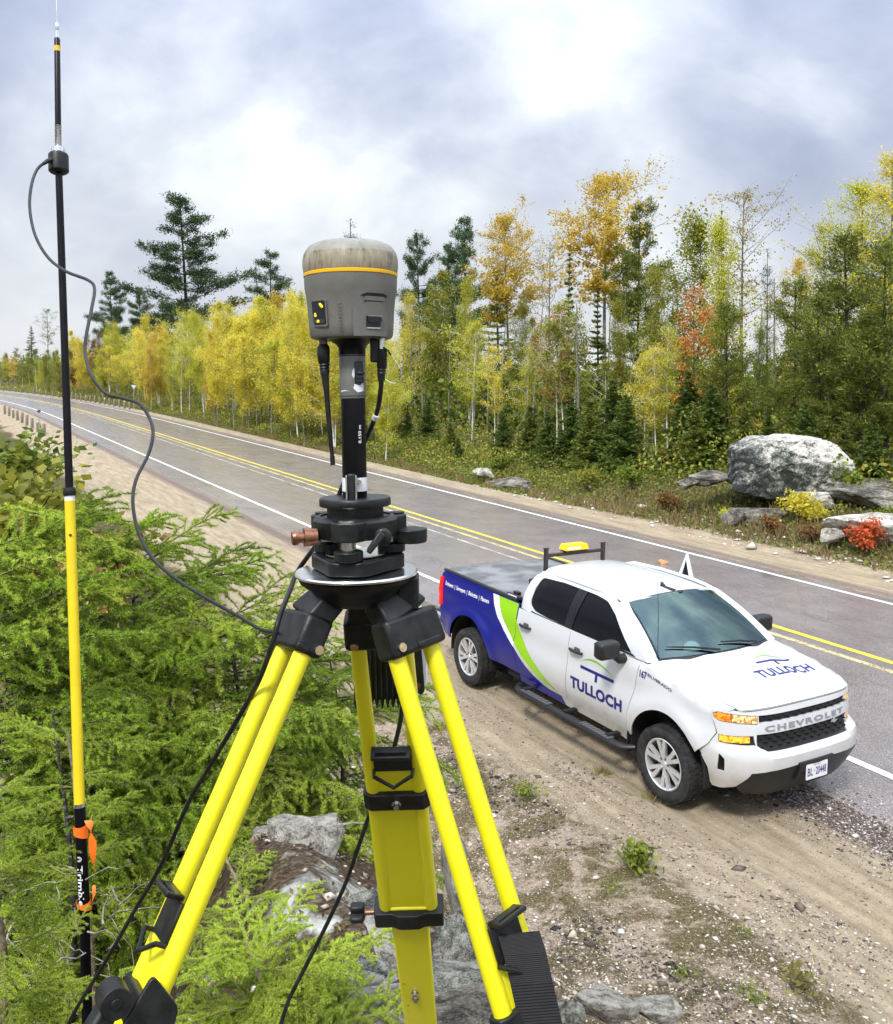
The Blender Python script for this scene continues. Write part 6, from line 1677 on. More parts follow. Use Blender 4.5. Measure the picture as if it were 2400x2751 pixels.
def gen_broad(seed, H=10.0, crown0=.35, width=.17, leaves=5200, lsize=.15, trunk_r=.09, limbs=26, up=.9, lean=.15, taper_top=1.0, tuft=.34, gap=.0, stems=1, shape=0, vert=.75):
    """broadleaf: bending trunk, uneven rising limbs, leaves in clumps of very different density on the twigs"""
    rg = np.random.default_rng(seed)
    wood = Acc(); C = []
    per = limbs // stems
    for st in range(stems):
        ph = rg.uniform(0, 6.28); am = lean * rg.uniform(.4, 1)
        zz = np.linspace(0, 1, 14)
        off = (rg.normal(size=2) * .35 if stems > 1 else np.zeros(2))
        tx = np.stack([off[0] * (zz * 1.6 + .25) + am * np.sin(zz * 3 + ph) - am * math.sin(ph), off[1] * (zz * 1.6 + .25) + am * np.cos(zz * 2.3 + ph) - am * math.cos(ph), zz * H * (1 if st == 0 else rg.uniform(.72, .97))], 1)
        wood.add(*tube_np(tx, trunk_r * (1 - .88 * zz) + .006, 7))
        # one side of the crown fuller than the other, with lobes
        side_az = rg.uniform(0, 6.28); lob = rg.uniform(.8, 1.22, 5)
        for k in range(per):
            f = min(crown0 + (1 - crown0) * ((k + rg.uniform(-.6, 1.2)) / per), .985)
            if f < crown0 * .8: continue
            base = np.array([np.interp(f, zz, tx[:, j]) for j in range(3)])
            q = max(0.0, (f - crown0) / (1 - crown0))
            prof = ((1 - q) ** .55 * (.55 + .75 * min(1, q * 3.0)) if shape == 0 else math.sin(math.pi * min(1, q * .82 + .16)) ** .7)
            az = k * 2.4 + rg.uniform(-.7, .7)
            Lb = width * H * prof * np.interp(q * 4, range(5), lob) * (1 + .3 * math.cos(az - side_az)) * math.exp(rg.normal() * .28)
            el = up * rg.uniform(.45, 1.2) * (.7 + .45 * q)
            d = np.array([math.cos(az) * math.cos(el), math.sin(az) * math.cos(el), math.sin(el)])
            m = 5; tt = np.linspace(0, 1, m)
            P = base + d * Lb * tt[:, None] + np.array([0, 0, .10 * Lb]) * (tt ** 2)[:, None] + rg.normal(size=(m, 3)) * .06 * Lb * tt[:, None]
            wood.add(*tube_np(P, trunk_r * .34 * (1 - .7 * f) * (1 - .8 * tt) + .004, 4))
            full = math.exp(rg.normal() * .45)
            for j in range(rg.integers(6, 12)):
                t0 = rg.uniform(.2, 1.02); b2 = np.array([np.interp(t0, tt, P[:, jj]) for jj in range(3)])
                d2 = d + rg.normal(size=3) * .8; d2[2] = d2[2] * .6 + .1; d2 /= np.linalg.norm(d2)
                l2 = Lb * rg.uniform(.2, .55) + .12
                P2 = np.stack([b2, b2 + d2 * l2 * .5, b2 + d2 * l2])
                wood.add(*tube_np(P2, [.007, .005, .003], 3))
                if rg.random() < gap: continue
                nn = int(leaves / (limbs * 8.5) * full * math.exp(rg.normal() * .5)) + 1
                c = b2 + d2 * l2 * rg.uniform(.1, 1.15, (nn, 1)) + rg.normal(size=(nn, 3)) * tuft * rg.uniform(.35, 1.0) * np.array([1, 1, vert])
                C.append(c)
    C = np.concatenate(C); C = C[C[:, 2] > .1]
    cr = Acc(); h_ = len(C) // 2
    cr.add(*quad_leaves(C[:h_], lsize, rg, .8)); cr.add(*quad_leaves(C[h_:], lsize * .7, rg, .8))
    return wood, cr

def gen_spruce(seed, H=9.0, width=.16, dens=1.0, droop=.25, base=.05, nsize=.16, trunk_r=.10, power=1.0):
    rg = np.random.default_rng(seed)
    wood = Acc(); zz = np.linspace(0, 1, 8)
    tx = np.stack([.04 * np.sin(zz * 4 + seed), .04 * np.cos(zz * 3 + seed), zz * H], 1)
    wood.add(*tube_np(tx, trunk_r * (1 - .92 * zz) + .006, 6))
    cr = Acc(); z = base * H
    C = []; A = []
    while z < H * .985:
        f = z / H; R = width * H * (1 - f) ** power * rg.uniform(.8, 1.15) + .05
        nb = int(5 + 4 * (1 - f))
        for k in range(nb):
            az = rg.uniform(0, 6.28); L_ = R * rg.uniform(.7, 1.15)
            el = (.35 * f - droop * (1 - f)) + rg.normal() * .12
            d = np.array([math.cos(az) * math.cos(el), math.sin(az) * math.cos(el), math.sin(el)])
            p0 = np.array([np.interp(f, zz, tx[:, 0]), np.interp(f, zz, tx[:, 1]), z])
            wood.add(*tube_np(np.stack([p0, p0 + d * L_ * .6, p0 + d * L_ + np.array([0, 0, .1 * L_])]), [.014, .008, .003], 3))
            n = max(4, int(L_ * 46 * dens))
            t = rg.uniform(.08, 1.03, (n, 1)) ** .8
            sd = np.array([-math.sin(az), math.cos(az), 0])
            off = sd * rg.normal(size=(n, 1)) * .22 * L_ * (1.1 - t) + rg.normal(size=(n, 3)) * .035 + np.array([0, 0, 1]) * (-.05 * rg.uniform(0, 1, (n, 1)))
            C.append(p0 + d * L_ * t + np.array([0, 0, .1 * L_]) * t ** 2 + off)
            ax = d * .8 + sd * np.sign(rg.normal(size=(n, 1))) * .6; A.append(ax)
        z += H * .026 * rg.uniform(.7, 1.4) + .035
    cr.add(*quad_leaves(np.concatenate(C), nsize, rg, .36, np.concatenate(A)))
    return wood, cr

def gen_pine(seed, H=16.0, spread=.20, base=.25, layers=17, nsize=.20, lop=.0, trunk_r=.17, dens=1.0, upsweep=.25, irregular=.35):
    """white pine: separate flat plumes of needles on long level limbs"""
    rg = np.random.default_rng(seed)
    wood = Acc(); zz = np.linspace(0, 1, 10)
    tx = np.stack([.15 * np.sin(zz * 2.5 + seed), .15 * np.cos(zz * 2 + seed), zz * H], 1)
    wood.add(*tube_np(tx, trunk_r * (1 - .9 * zz) + .012, 7))
    C = []; A = []
    for i in range(layers):
        f = base + (1 - base) * (i + rg.uniform(0, .6)) / layers
        prof = (1 - ((f - base) / (1 - base))) ** .75 * .95 + .12
        if f < base + .15: prof *= .75
        nb = rg.integers(3, 6)
        a0 = rg.uniform(0, 6.28)
        for k in range(nb):
            az = a0 + k * 6.28 / nb + rg.normal() * .25
            L_ = spread * H * prof * (1 + irregular * rg.normal() + lop * math.cos(az))
            if L_ < .25: continue
            el = upsweep * rg.uniform(-.5, 1.5) + .6 * max(0, f - .7) + rg.normal() * .10
            d = np.array([math.cos(az) * math.cos(el), math.sin(az) * math.cos(el), math.sin(el)])
            p0 = np.array([np.interp(f, zz, tx[:, 0]), np.interp(f, zz, tx[:, 1]), f * H])
            tt = np.linspace(0, 1, 5)
            P = p0 + d * L_ * tt[:, None] + np.array([0, 0, .10 * L_]) * (tt ** 2)[:, None] + rg.normal(size=(5, 3)) * .03 * L_ * tt[:, None]
            wood.add(*tube_np(P, .05 * (1 - f * .7) * (1 - .8 * tt) + .006, 4))
            ntw = int(5 + 7 * L_)
            for j in range(ntw):
                t0 = rg.uniform(.22, 1.0); b = np.array([np.interp(t0, tt, P[:, q]) for q in range(3)])
                sd = np.array([-math.sin(az), math.cos(az), 0]) * rg.normal() * .8 + d * .5 + np.array([0, 0, .25 + .2 * rg.normal()])
                sd /= np.linalg.norm(sd); l2 = (.22 + .30 * L_ * (1.15 - t0)) * rg.uniform(.5, 1.1)
                n = int((10 + l2 * 26) * dens)
                t = rg.uniform(.1, 1.1, (n, 1))
                C.append(b + sd * l2 * t + rg.normal(size=(n, 3)) * np.array([.14, .14, .17])); A.append(np.repeat(sd[None] + np.array([[0, 0, .35]]), n, 0) + .5 * rg.normal(size=(n, 3)))
    cr = Acc(); cr.add(*quad_leaves(np.concatenate(C), nsize, rg, .30, np.concatenate(A)))
    return wood, cr

def gen_bush(seed, H=1.0, W=1.0, leaves=900, lsize=.10, stems=9, tuft=.12):
    rg = np.random.default_rng(seed); wood = Acc(); C = []
    for k in range(stems):
        az = rg.uniform(0, 6.28); r = rg.uniform(.1, 1) * W * .5; h = H * rg.uniform(.55, 1)
        tip = np.array([math.cos(az) * r, math.sin(az) * r, h]); mid = tip * np.array([.35, .35, .55])
        wood.add(*tube_np(np.stack([np.zeros(3), mid, tip]), [.010, .007, .003], 3))
        n = leaves // stems; t = rg.uniform(.25, 1.05, (n, 1))
        C.append(mid * (1 - t) + tip * t + rg.normal(size=(n, 3)) * tuft * np.array([W, W, H * .8]))
    C = np.concatenate(C); C[:, 2] = np.maximum(C[:, 2], .02)
    cr = Acc(); cr.add(*quad_leaves(C, lsize, rg, .7)); return wood, cr

# foliage and bark
LM = dict(
    yellow=leafmat('leaf_yellow', [(.46, .42, .04), (.84, .70, .07), (.90, .80, .12), (.62, .58, .08)], .5),
    gold=leafmat('leaf_gold', [(.50, .35, .04), (.80, .56, .07), (.70, .52, .09), (.42, .34, .06)], .45),
    lemon=leafmat('leaf_yellow_green', [(.32, .36, .04), (.62, .60, .06), (.48, .51, .055), (.76, .70, .10)], .5),
    olive=leafmat('leaf_olive', [(.13, .15, .02), (.28, .30, .038), (.44, .42, .06), (.21, .235, .03)], .45),
    green=leafmat('leaf_green', [(.06, .105, .014), (.14, .205, .024), (.23, .28, .034), (.32, .34, .05)], .4),
    pale=leafmat('leaf_pale_sparse', [(.34, .28, .10), (.50, .40, .12), (.42, .36, .16)], .35),
    orange=leafmat('leaf_orange', [(.62, .20, .04), (.80, .34, .08), (.75, .42, .10), (.55, .15, .03)], .35),
    red=leafmat('leaf_red', [(.55, .07, .02), (.70, .16, .05), (.50, .10, .03)], .35),
    spruce=leafmat('needle_spruce', [(.045, .080, .014), (.095, .150, .022), (.165, .220, .036)], .28),
    pine=leafmat('needle_pine', [(.036, .080, .036), (.080, .145, .060), (.130, .195, .080)], .25),
    jack=leafmat('needle_jack', [(.068, .102, .018), (.175, .215, .032), (.30, .32, .058)], .38),
    dead=leafmat('needle_grey', [(.20, .20, .18), (.30, .30, .27)], .1),
    rust=leafmat('leaf_rust', [(.10, .05, .02), (.20, .10, .03), (.28, .16, .05)], .25),
)
m_birch = pm('birch_bark', (0.30, 0.28, 0.25), 0.8, col2=(0.80, 0.78, 0.72), scale=6, pos=(.36, .46))
m_bark = pm('grey_brown_bark', (0.055, 0.045, 0.035), 0.95, var=.5, scale=8)
m_greybark = pm('aspen_bark', (0.22, 0.21, 0.17), 0.9, var=.35, scale=8)

VAR = {}
def variant(key, gen, **kw):
    w, c = gen(**kw); VAR[key] = (w.mesh(key + '_wood', m_bark, True), c.mesh(key + '_crown', LM['green']))
for i in range(6): variant('birch%d' % i, gen_broad, seed=100 + i, H=10, crown0=.16 + .04 * (i % 3), width=.11 + .025 * (i % 3), leaves=11500, lsize=.10, trunk_r=.05, limbs=36, up=1.12, stems=1 + (i % 3 == 1), tuft=.24, lean=.3, vert=1.5, gap=.08)
for i in range(2): variant('airy%d' % i, gen_broad, seed=190 + i, H=13, crown0=.22, width=.17, leaves=7000, lsize=.13, trunk_r=.09, limbs=42, up=.85, tuft=.26, gap=.12, vert=1.0)
for i in range(3): variant('young%d' % i, gen_broad, seed=120 + i, H=7, crown0=.38, width=.16, leaves=3200, lsize=.11, trunk_r=.04, limbs=22, up=.8, tuft=.22, lean=.3, gap=.1)
for i in range(3): variant('aspen%d' % i, gen_broad, seed=140 + i, H=14, crown0=.50, width=.17, leaves=10500, lsize=.145, trunk_r=.12, limbs=38, up=.7, tuft=.25, gap=.1, shape=1, vert=.9)
for i in range(2): variant('poplar%d' % i, gen_broad, seed=160 + i, H=13, crown0=.20, width=.13, leaves=11000, lsize=.13, trunk_r=.10, limbs=40, up=1.05, tuft=.36, gap=.1)
for i in range(2): variant('sparse%d' % i, gen_broad, seed=170 + i, H=14, crown0=.50, width=.15, leaves=2000, lsize=.12, trunk_r=.10, limbs=34, up=.75, tuft=.22, gap=.2, shape=1)
for i in range(2): variant('maple%d' % i, gen_broad, seed=180 + i, H=8, crown0=.34, width=.24, leaves=3600, lsize=.14, trunk_r=.06, limbs=28, up=.55, tuft=.22, gap=.2)
for i in range(3): variant('spruce%d' % i, gen_spruce, seed=200 + i, H=9, width=.15 + .03 * i, dens=1.1)
variant('spire0', gen_spruce, seed=210, H=12, width=.085, dens=3.2, droop=.35, nsize=.15)
for i in range(3): variant('fir%d' % i, gen_spruce, seed=220 + i, H=3, width=.34, dens=2.2, droop=.1, nsize=.13, trunk_r=.04)
for i in range(4): variant('pine%d' % i, gen_pine, seed=240 + i, H=16, spread=.20, base=.22, layers=19, dens=1.25, nsize=.20, irregular=.5)
for i in range(3): variant('jack%d' % i, gen_pine, seed=260 + i, H=9, spread=.22, base=.12, layers=15, nsize=.15, dens=1.25, upsweep=.45, trunk_r=.10, irregular=.42)
for i in range(2): variant('tallshrub%d' % i, gen_broad, seed=330 + i, H=3.4, crown0=.25, width=.30, leaves=900, lsize=.085, trunk_r=.02, limbs=22, up=.8, tuft=.16, stems=3)
variant('snag0', gen_pine, seed=280, H=14, spread=.10, base=.55, layers=9, dens=.45, nsize=.14)
for i in range(4): variant('bush%d' % i, gen_bush, seed=300 + i)
for i in range(2): variant('lowbush%d' % i, gen_bush, seed=310 + i, H=.8, W=1.3, leaves=1300, lsize=.09, stems=16)

ZUP = Vector((0, 0, 1)).rotation_difference(TREE_UP)
def tree(name, key, leaf, x, y, H, label, cat='tree', group=None, wood=None, wscale=1.0, rot=None, parts=('trunk', 'crown')):
    wm, cm = VAR[key]
    H0_ = max(v.co.z for v in wm.vertices) if key not in _Hc else _Hc[key]
    _Hc[key] = H0_
    g = bpy.data.objects.new(name, None); COL.objects.link(g); g.empty_display_size = .3
    sc_ = H / H0_
    z0 = gz_xy(x, y) - .05
    q = ZUP @ Matrix.Rotation(rot if rot is not None else random.uniform(0, 6.28), 3, 'Z').to_quaternion()
    g.matrix_basis = Matrix.LocRotScale(Vector((x, y, z0)), q, Vector((sc_ * wscale, sc_ * wscale, sc_)))
    tag(g, label, cat, group)
    for nm, me, mt in ((parts[0], wm, wood or m_bark), (parts[1], cm, LM[leaf])):
        o = link(nm, me, g)
        o.material_slots[0].link = 'OBJECT'; o.material_slots[0].material = mt
    return g
_Hc = {}
def at_px(px, t):
    """ground point on the photo column px at t metres across the road"""
    X = (px - 1200) / FOC
    for d in np.arange(15, 400, .25):
        if road_st(X * d, d)[1] >= t: break
    return X * d, d
def tp(name, key, leaf, px, t, top, label, wscale=1.0, wood=None, group=None, cat='tree', rot=None):
    """tree at photo column px, t metres across, whose tip reaches photo row top"""
    x, y = at_px(px, t)
    hor = CY - FOC * math.tan(PITCH) + (px - 1200) * ROLL
    ztop = CAM[2] + (hor - top) / FOC * y
    H = max(.8, ztop - gz_xy(x, y))
    return tree(name, key, leaf, x, y, H, label, cat, group, wood, wscale, rot)

k = 1.3393
# ---- conspicuous trees, left to right
tp('white_pine', 'pine0', 'pine', 375 * k, 36, 402 * k, 'tallest dark white pine rising above the yellow birches on the left', 1.25, rot=.4)
tp('white_pine', 'pine1', 'pine', 226 * k, 33, 548 * k, 'dark pine left of the tallest pine, above the birch row', .85)
tp('white_pine', 'pine2', 'pine', 287 * k, 36, 578 * k, 'shorter feathery pine just left of the tallest pine', .95)
tp('spruce', 'spruce0', 'spruce', 330 * k, 31, 592 * k, 'small dark spruce close beside the tallest pine', 1.2)
tp('white_pine', 'pine3', 'pine', 548 * k, 36, 508 * k, 'pine with slanting crown between the tallest pine and the receiver', 1.15)
tp('bare_snag', 'snag0', 'dead', 520 * k, 35, 520 * k, 'bare grey spike tree beside the slanting pine', .7)
tp('spruce', 'spruce1', 'spruce', 66 * k, 30, 652 * k, 'small dark spruce at the far left behind the road bend', 1.3)
tp('white_pine', 'sparse0', 'green', 97 * k, 33, 615 * k, 'thin round-topped tree at the far left beside the antenna pole', .9)
tp('bare_snag', 'snag0', 'dead', 712 * k, 40, 443 * k, 'grey dead treetop showing just above the receiver', .8, rot=1.0)
tp('white_pine', 'pine2', 'pine', 842 * k, 36, 472 * k, 'dark pine just right of the receiver', .72, rot=2.0)
tp('white_pine', 'pine3', 'pine', 905 * k, 38, 492 * k, 'blue-green pine between the dark pine and the yellow aspen', .6, rot=2.6)
tp('white_pine', 'pine1', 'pine', 936 * k, 39, 442 * k, 'tall narrow blue-green pine left of the yellow aspen', .85, rot=4.0)
tp('spruce', 'spruce2', 'jack', 1000 * k, 33, 545 * k, 'dense dark rounded conifer below the yellow aspen', 1.25)
tp('aspen', 'aspen0', 'gold', 1024 * k, 34, 402 * k, 'yellow-gold aspen with round crown above dark conifer', 1.05, m_greybark)
tp('aspen', 'sparse1', 'pale', 1100 * k, 32, 462 * k, 'pale thinly leaved aspen between the two gold aspens', 1.0, m_greybark)
tp('spruce', 'spire0', 'spruce', 1145 * k, 29, 498 * k, 'slender dark spruce spire beside the pale aspen', .9)
tp('aspen', 'aspen1', 'gold', 1216 * k, 33, 322 * k, 'tallest gold aspen with forked dark trunk', 1.15, m_greybark, rot=.7)
tp('white_pine', 'pine0', 'jack', 1282 * k, 32, 408 * k, 'dark ragged pine crowded against the tallest gold aspen', .72, rot=2.2)
tp('spruce', 'spire0', 'spruce', 1203 * k, 27.5, 572 * k, 'narrow green spruce in front of the tallest gold aspen', 1.35)
tp('poplar', 'birch4', 'olive', 1402 * k, 30, 430 * k, 'tall olive-green poplar behind the orange maple', 1.1, m_greybark)
tp('poplar', 'birch3', 'lemon', 1458 * k, 29, 440 * k, 'narrow yellow-green poplar right of the orange maple', 1.0, m_greybark)
tp('spruce', 'spire0', 'spruce', 1448 * k, 31, 412 * k, 'dark spruce tip poking out beside the narrow poplar', .5)
tp('aspen', 'sparse0', 'pale', 1495 * k, 31, 366 * k, 'tall almost leafless aspen against the sky right of the poplars', 1.1, m_greybark, rot=1.3)
tp('bare_snag', 'snag0', 'dead', 1541 * k, 30, 500 * k, 'thin leafless grey tree right of the almost leafless aspen', .45)
tp('maple', 'maple0', 'orange', 1392 * k, 27, 560 * k, 'bright orange maple among the green poplars', .72)
tp('maple', 'maple1', 'red', 1118 * k, 28, 615 * k, 'red-orange maple half hidden by white birch trunks', .60)
tp('birch', 'airy0', 'lemon', 1722 * k, 29, 372 * k, 'tall yellow-green birch above dark pines near the right edge', 1.25, m_greybark)
tp('birch', 'airy1', 'yellow', 1775 * k, 28, 318 * k, 'tallest yellow birch at the right edge', 1.2, m_greybark)
tp('birch', 'airy1', 'lemon', 1650 * k, 30, 452 * k, 'yellow birch crown left of the tall right-hand birches', 1.0, m_greybark)
tp('birch', 'airy0', 'gold', 1600 * k, 31, 520 * k, 'thin gold birch behind the leftmost dark jack pine', .9, m_greybark)
tp('jack_pine', 'jack0', 'jack', 1590 * k, 26.5, 562 * k, 'leftmost dark jack pine of the dense right-hand stand', 1.0)
tp('jack_pine', 'jack1', 'jack', 1690 * k, 26, 478 * k, 'tallest dark jack pine of the dense right-hand stand', 1.15)
tp('jack_pine', 'jack2', 'jack', 1782 * k, 25, 490 * k, 'dark jack pine cut by the right edge of the picture', 1.2)
tp('jack_pine', 'jack1', 'jack', 1640 * k, 25, 600 * k, 'bushy lower jack pine between the leftmost and tallest jack pines', 1.2, rot=2.0)
tp('jack_pine', 'jack0', 'jack', 1735 * k, 24.5, 620 * k, 'bushy lower jack pine right of the tallest one', 1.25, rot=3.0)
tp('jack_pine', 'jack2', 'jack', 1465 * k, 26, 610 * k, 'young green pine with visible trunk right of the yellow saplings', 1.0, rot=1.0)
tp('birch', 'birch1', 'olive', 880 * k, 32, 552 * k, 'tall olive birch right of the receiver, bushy down to the ground', 1.2, m_greybark)
tp('birch', 'birch0', 'yellow', 832 * k, 33, 585 * k, 'bright yellow birch close to the right of the receiver', 1.0, m_birch)
tp('birch', 'birch3', 'lemon', 943 * k, 30, 560 * k, 'yellow-green birch next to the bushy olive birch', 1.0, m_birch)
tp('birch', 'birch2', 'olive', 1040 * k, 31, 590 * k, 'olive birch below the round gold aspen', .9, m_greybark)
tp('birch', 'birch1', 'olive', 1075 * k, 30, 640 * k, 'dull olive birch left of the red-orange maple', .8, m_greybark)
tp('birch', 'birch0', 'olive', 1310 * k, 28, 530 * k, 'dull olive tree between the ragged pine and the orange maple', .85, m_greybark)
tp('birch', 'birch3', 'olive', 1250 * k, 29, 600 * k, 'brownish olive tree under the ragged pine', .9, m_greybark)
tp('birch', 'birch2', 'green', 1540 * k, 27, 640 * k, 'green broadleaf tree left of the jack pine stand', .9, m_greybark)
# white-stemmed young birches in front
WB = [(752, 26.5, 640, 'yellow', 'white-stemmed young birch left of the bushy spruce saplings'), (948, 25.5, 640, 'lemon', 'white-stemmed birch with the lowest bright trunk, below the yellow-green birch'),
      (993, 24.8, 690, 'yellow', 'slim white birch with golden leaves, second right of the receiver pole'), (1062, 26, 690, 'lemon', 'thin pale birch stem below the pale aspen'),
      (1118, 25.5, 640, 'olive', 'left of three straight white birch trunks under the spruce spire'), (1136, 25.8, 600, 'olive', 'middle of three straight white birch trunks under the spruce spire'),
      (1152, 26, 620, 'olive', 'right of three straight white birch trunks under the spruce spire'), (1300, 24.2, 700, 'yellow', 'leftmost yellow sapling with white stems left of the boulder'),
      (1322, 24.0, 690, 'yellow', 'middle yellow sapling with white stems left of the boulder'), (1345, 24.3, 650, 'lemon', 'right yellow-green sapling with white stem left of the boulder'),
      (1212, 25.5, 720, 'olive', 'slender dull birch right of the three white trunks')]
for i, (px, t, top_, lf, lab) in enumerate(WB):
    tp('young_birch', 'young%d' % (i % 3), lf, px * k, t, top_ * k, lab, .85, m_birch, 'white-stemmed young birches')
# understorey firs along the edge
FR = [(790, 24.5, 800), (818, 24, 815), (862, 24.2, 790), (905, 23, 835), (922, 21.8, 868), (1010, 24, 815), (1065, 24, 800), (1100, 23.5, 812), (1150, 24, 790), (1185, 23.5, 770), (1235, 23.6, 730), (1262, 23.2, 760), (1400, 23.4, 780), (1430, 24, 740), (1385, 24.5, 720), (1500, 24, 800), (1545, 23.5, 820), (1620, 23.0, 800), (1700, 22.8, 830), (1760, 22.5, 820)]
FL = ['left of the receiver pole foot', 'second from the receiver pole', 'beside the olive birch foot', 'low beside the gravel', 'nearest the gravel, darkest', 'under the golden birch', 'under the thin pale birch', 'left of the three white trunks', 'behind the three white trunks', 'right of the three white trunks', 'tall one left of the yellow saplings', 'just left of the yellow saplings', 'right of the yellow saplings', 'under the young green pine', 'tall one under the orange maple', 'left above the big boulder', 'behind the big boulder', 'right above the big boulder', 'under the tallest jack pine', 'at the right edge under the jack pines']
for i, ((px, t, top_), l_) in enumerate(zip(FR, FL)):
    tp('young_fir', 'fir%d' % (i % 3), 'spruce' if i % 3 else 'jack', px * k, t, (top_ + (22 if top_ < 790 else 6)) * k, 'young dark fir ' + l_, 1.0, None, 'young firs along the forest edge')
# ---- the dense yellow birch row on the left
rg_ = random.Random(5)
TOPS = [(0, 700), (60, 700), (130, 690), (165, 662), (200, 670), (240, 640), (280, 622), (330, 640), (380, 612), (420, 600), (460, 590), (500, 598), (550, 585), (600, 578), (650, 590), (700, 600), (760, 640), (830, 640)]
def topy(px): return np.interp(px, [a for a, b in TOPS], [b for a, b in TOPS])
row = []
for r_, (t0, n) in enumerate(((20.2, 40), (22.8, 34), (26.0, 28))):
    for i in range(n):
        px = 20 + (770 - 20) * (i + rg_.uniform(-.4, .4)) / (n - 1)
        row.append((px, t0 + rg_.uniform(-1, 1), topy(px) + (rg_.uniform(-8, 45) if r_ else rg_.uniform(15, 95)), r_))
for i in range(18): px = -15 + 250 * i / 17; row.append((px, 20.5 + 3.5 * (i % 3) + rg_.uniform(-.6, .6), topy(px) + rg_.uniform(-4, 22), i % 3))
for i, (px, t, top_, r_) in enumerate(row):
    if px < 125: lf = rg_.choice(['olive', 'green', 'olive', 'lemon', 'gold'])
    elif px < 230: lf = rg_.choice(['lemon', 'gold', 'yellow', 'rust', 'lemon'])
    else: lf = rg_.choice(['yellow', 'yellow', 'lemon', 'yellow', 'gold', 'lemon'])
    lab = {'yellow': 'bright yellow', 'lemon': 'yellow-green', 'gold': 'golden', 'olive': 'olive', 'green': 'green', 'rust': 'rusty'}[lf] + {0: ' slim birch in the front of the dense row left of the receiver', 1: ' birch packed in the middle of the dense row left of the receiver', 2: ' birch at the back of the dense row left of the receiver'}[r_]
    tp('birch', 'birch%d' % rg_.randrange(6) if rg_.random() < .78 else 'young%d' % rg_.randrange(3), lf, px * k, t, top_ * k, lab, rg_.uniform(.75, 1.45), m_greybark if rg_.random() < .6 else m_birch, 'birches in the dense row left of the receiver')
# ---- dark interior of the wood, read as one mass
acc = Acc(); rg2 = np.random.default_rng(77)
n = 36000
S_ = rg2.uniform(-8, 190, n) ; T_ = rg2.uniform(29, 44, n)
x, y = road_xy(S_, T_); hmax = np.interp(S_, [-8, 10, 25, 50, 190], [5.0, 4.6, 4.0, 4.0, 4.6]) * (1 + .25 * fbm(S_ * .25, T_ * .2, 2, 4))
zz = ground_z(S_, T_, False) + hmax * rg2.uniform(0, 1, n)
acc.add(*quad_leaves(np.stack([x, y, zz], 1), .42, rg2, .8))
tag(link('deep_wood', acc.mesh('deep_wood', LM['green'])), 'dark mass of foliage filling the wood behind the roadside trees', 'wood', kind='stuff')
acc = Acc()
for i in range(160):
    s_, t_2 = rg2.uniform(-5, 120), rg2.uniform(25, 33); x, y = road_xy(s_, t_2); z = ground_z(s_, t_2); h = rg2.uniform(4, 8); l = rg2.normal(size=2) * .3
    acc.add(*tube_np(np.array([[x, y, z - .1], [x + l[0] * .4, y + l[1] * .4, z + h * .5], [x + l[0], y + l[1], z + h]]), [.06, .045, .02], 5))
tag(link('wood_stems', acc.mesh('wood_stems', m_greybark, True)), 'thin grey stems standing inside the shaded wood', 'stems', kind='stuff')

acc = Acc(); n = 66000
S_ = 6 + 164 * rg2.uniform(0, 1, n) ** 1.5; T_ = rg2.uniform(0, 1, n); T_ = np.where(S_ > 27, 19.6, 21.8) + T_ * 8.0
x, y = road_xy(S_, T_); cl = np.clip(.55 + .75 * fbm(S_ * .55, T_ * .7, 3, 61), .1, 1.2)
zz = ground_z(S_, T_) + rg2.uniform(0, 1, n) ** .8 * cl * np.interp(T_ - np.where(S_ > 27, 2.2, 0), [17.4, 19.5, 21.6, 24, 28.5], [.5, .7, .9, 2.3, 3.8])
acc.add(*quad_leaves(np.stack([x, y, zz], 1), .13, rg2, .7))
tag(link('understorey', acc.mesh('understorey', leafmat('understorey_leaf', [(.08, .13, .018), (.16, .23, .03), (.28, .34, .045), (.44, .46, .07), (.26, .19, .04), (.62, .52, .08)], .45))), 'mixed leafy understorey between the roadside trunks', 'undergrowth', kind='stuff')
# ---- shrubs on the bank
SH = [(1010 * k, 20.6, .9, 'green', 'green leafy bush at the forest edge below the slim birches'), (1180 * k, 20.5, .8, 'olive', 'olive bush on the bank midway to the boulder'),
      (1610 * k, 19.7, .75, 'yellow', 'yellow-green shrub in front of the ledge under the huge boulder'), (1640 * k, 19.9, .6, 'yellow', 'smaller yellow shrub right of the one under the huge boulder'),
      (1757 * k, 18.7, .75, 'red', 'bright red-orange shrub before the white slab at the right edge'), (1470 * k, 19.0, .35, 'lemon', 'small bright shrub on the bank left of the huge boulder'),
      (1555 * k, 18.9, .35, 'green', 'low green shrub at the foot of the small grey block'), (1350 * k, 19.0, .6, 'rust', 'brown dried bush at the gravel edge left of the boulder'),
      (1560 * k, 18.6, .5, 'rust', 'rust-brown bush below the ledge of the huge boulder'), (1640 * k, 18.5, .45, 'rust', 'low rust bush right of the rust-brown bush below the ledge'),
      (1790 * k, 20.0, .5, 'green', 'green shrub between slab and ledge at the right edge'), (1700 * k, 21.5, 1.1, 'green', 'leafy green bush right of the huge boulder'),
      (1530 * k, 24.0, 1.8, 'gold', 'golden understorey shrub behind the huge boulder'), (1275 * k, 20.5, .8, 'green', 'bright green bush right of the gravel-edge firs')]
for i, (px, t, h, lf, lab) in enumerate(SH):
    x, y = at_px(px, t); tree('shrub', 'bush%d' % (i % 4) if h < 1.5 else 'tallshrub1', lf, x, y, h, lab, 'shrub', None, m_bark, 1.1, None, ('stems', 'foliage'))
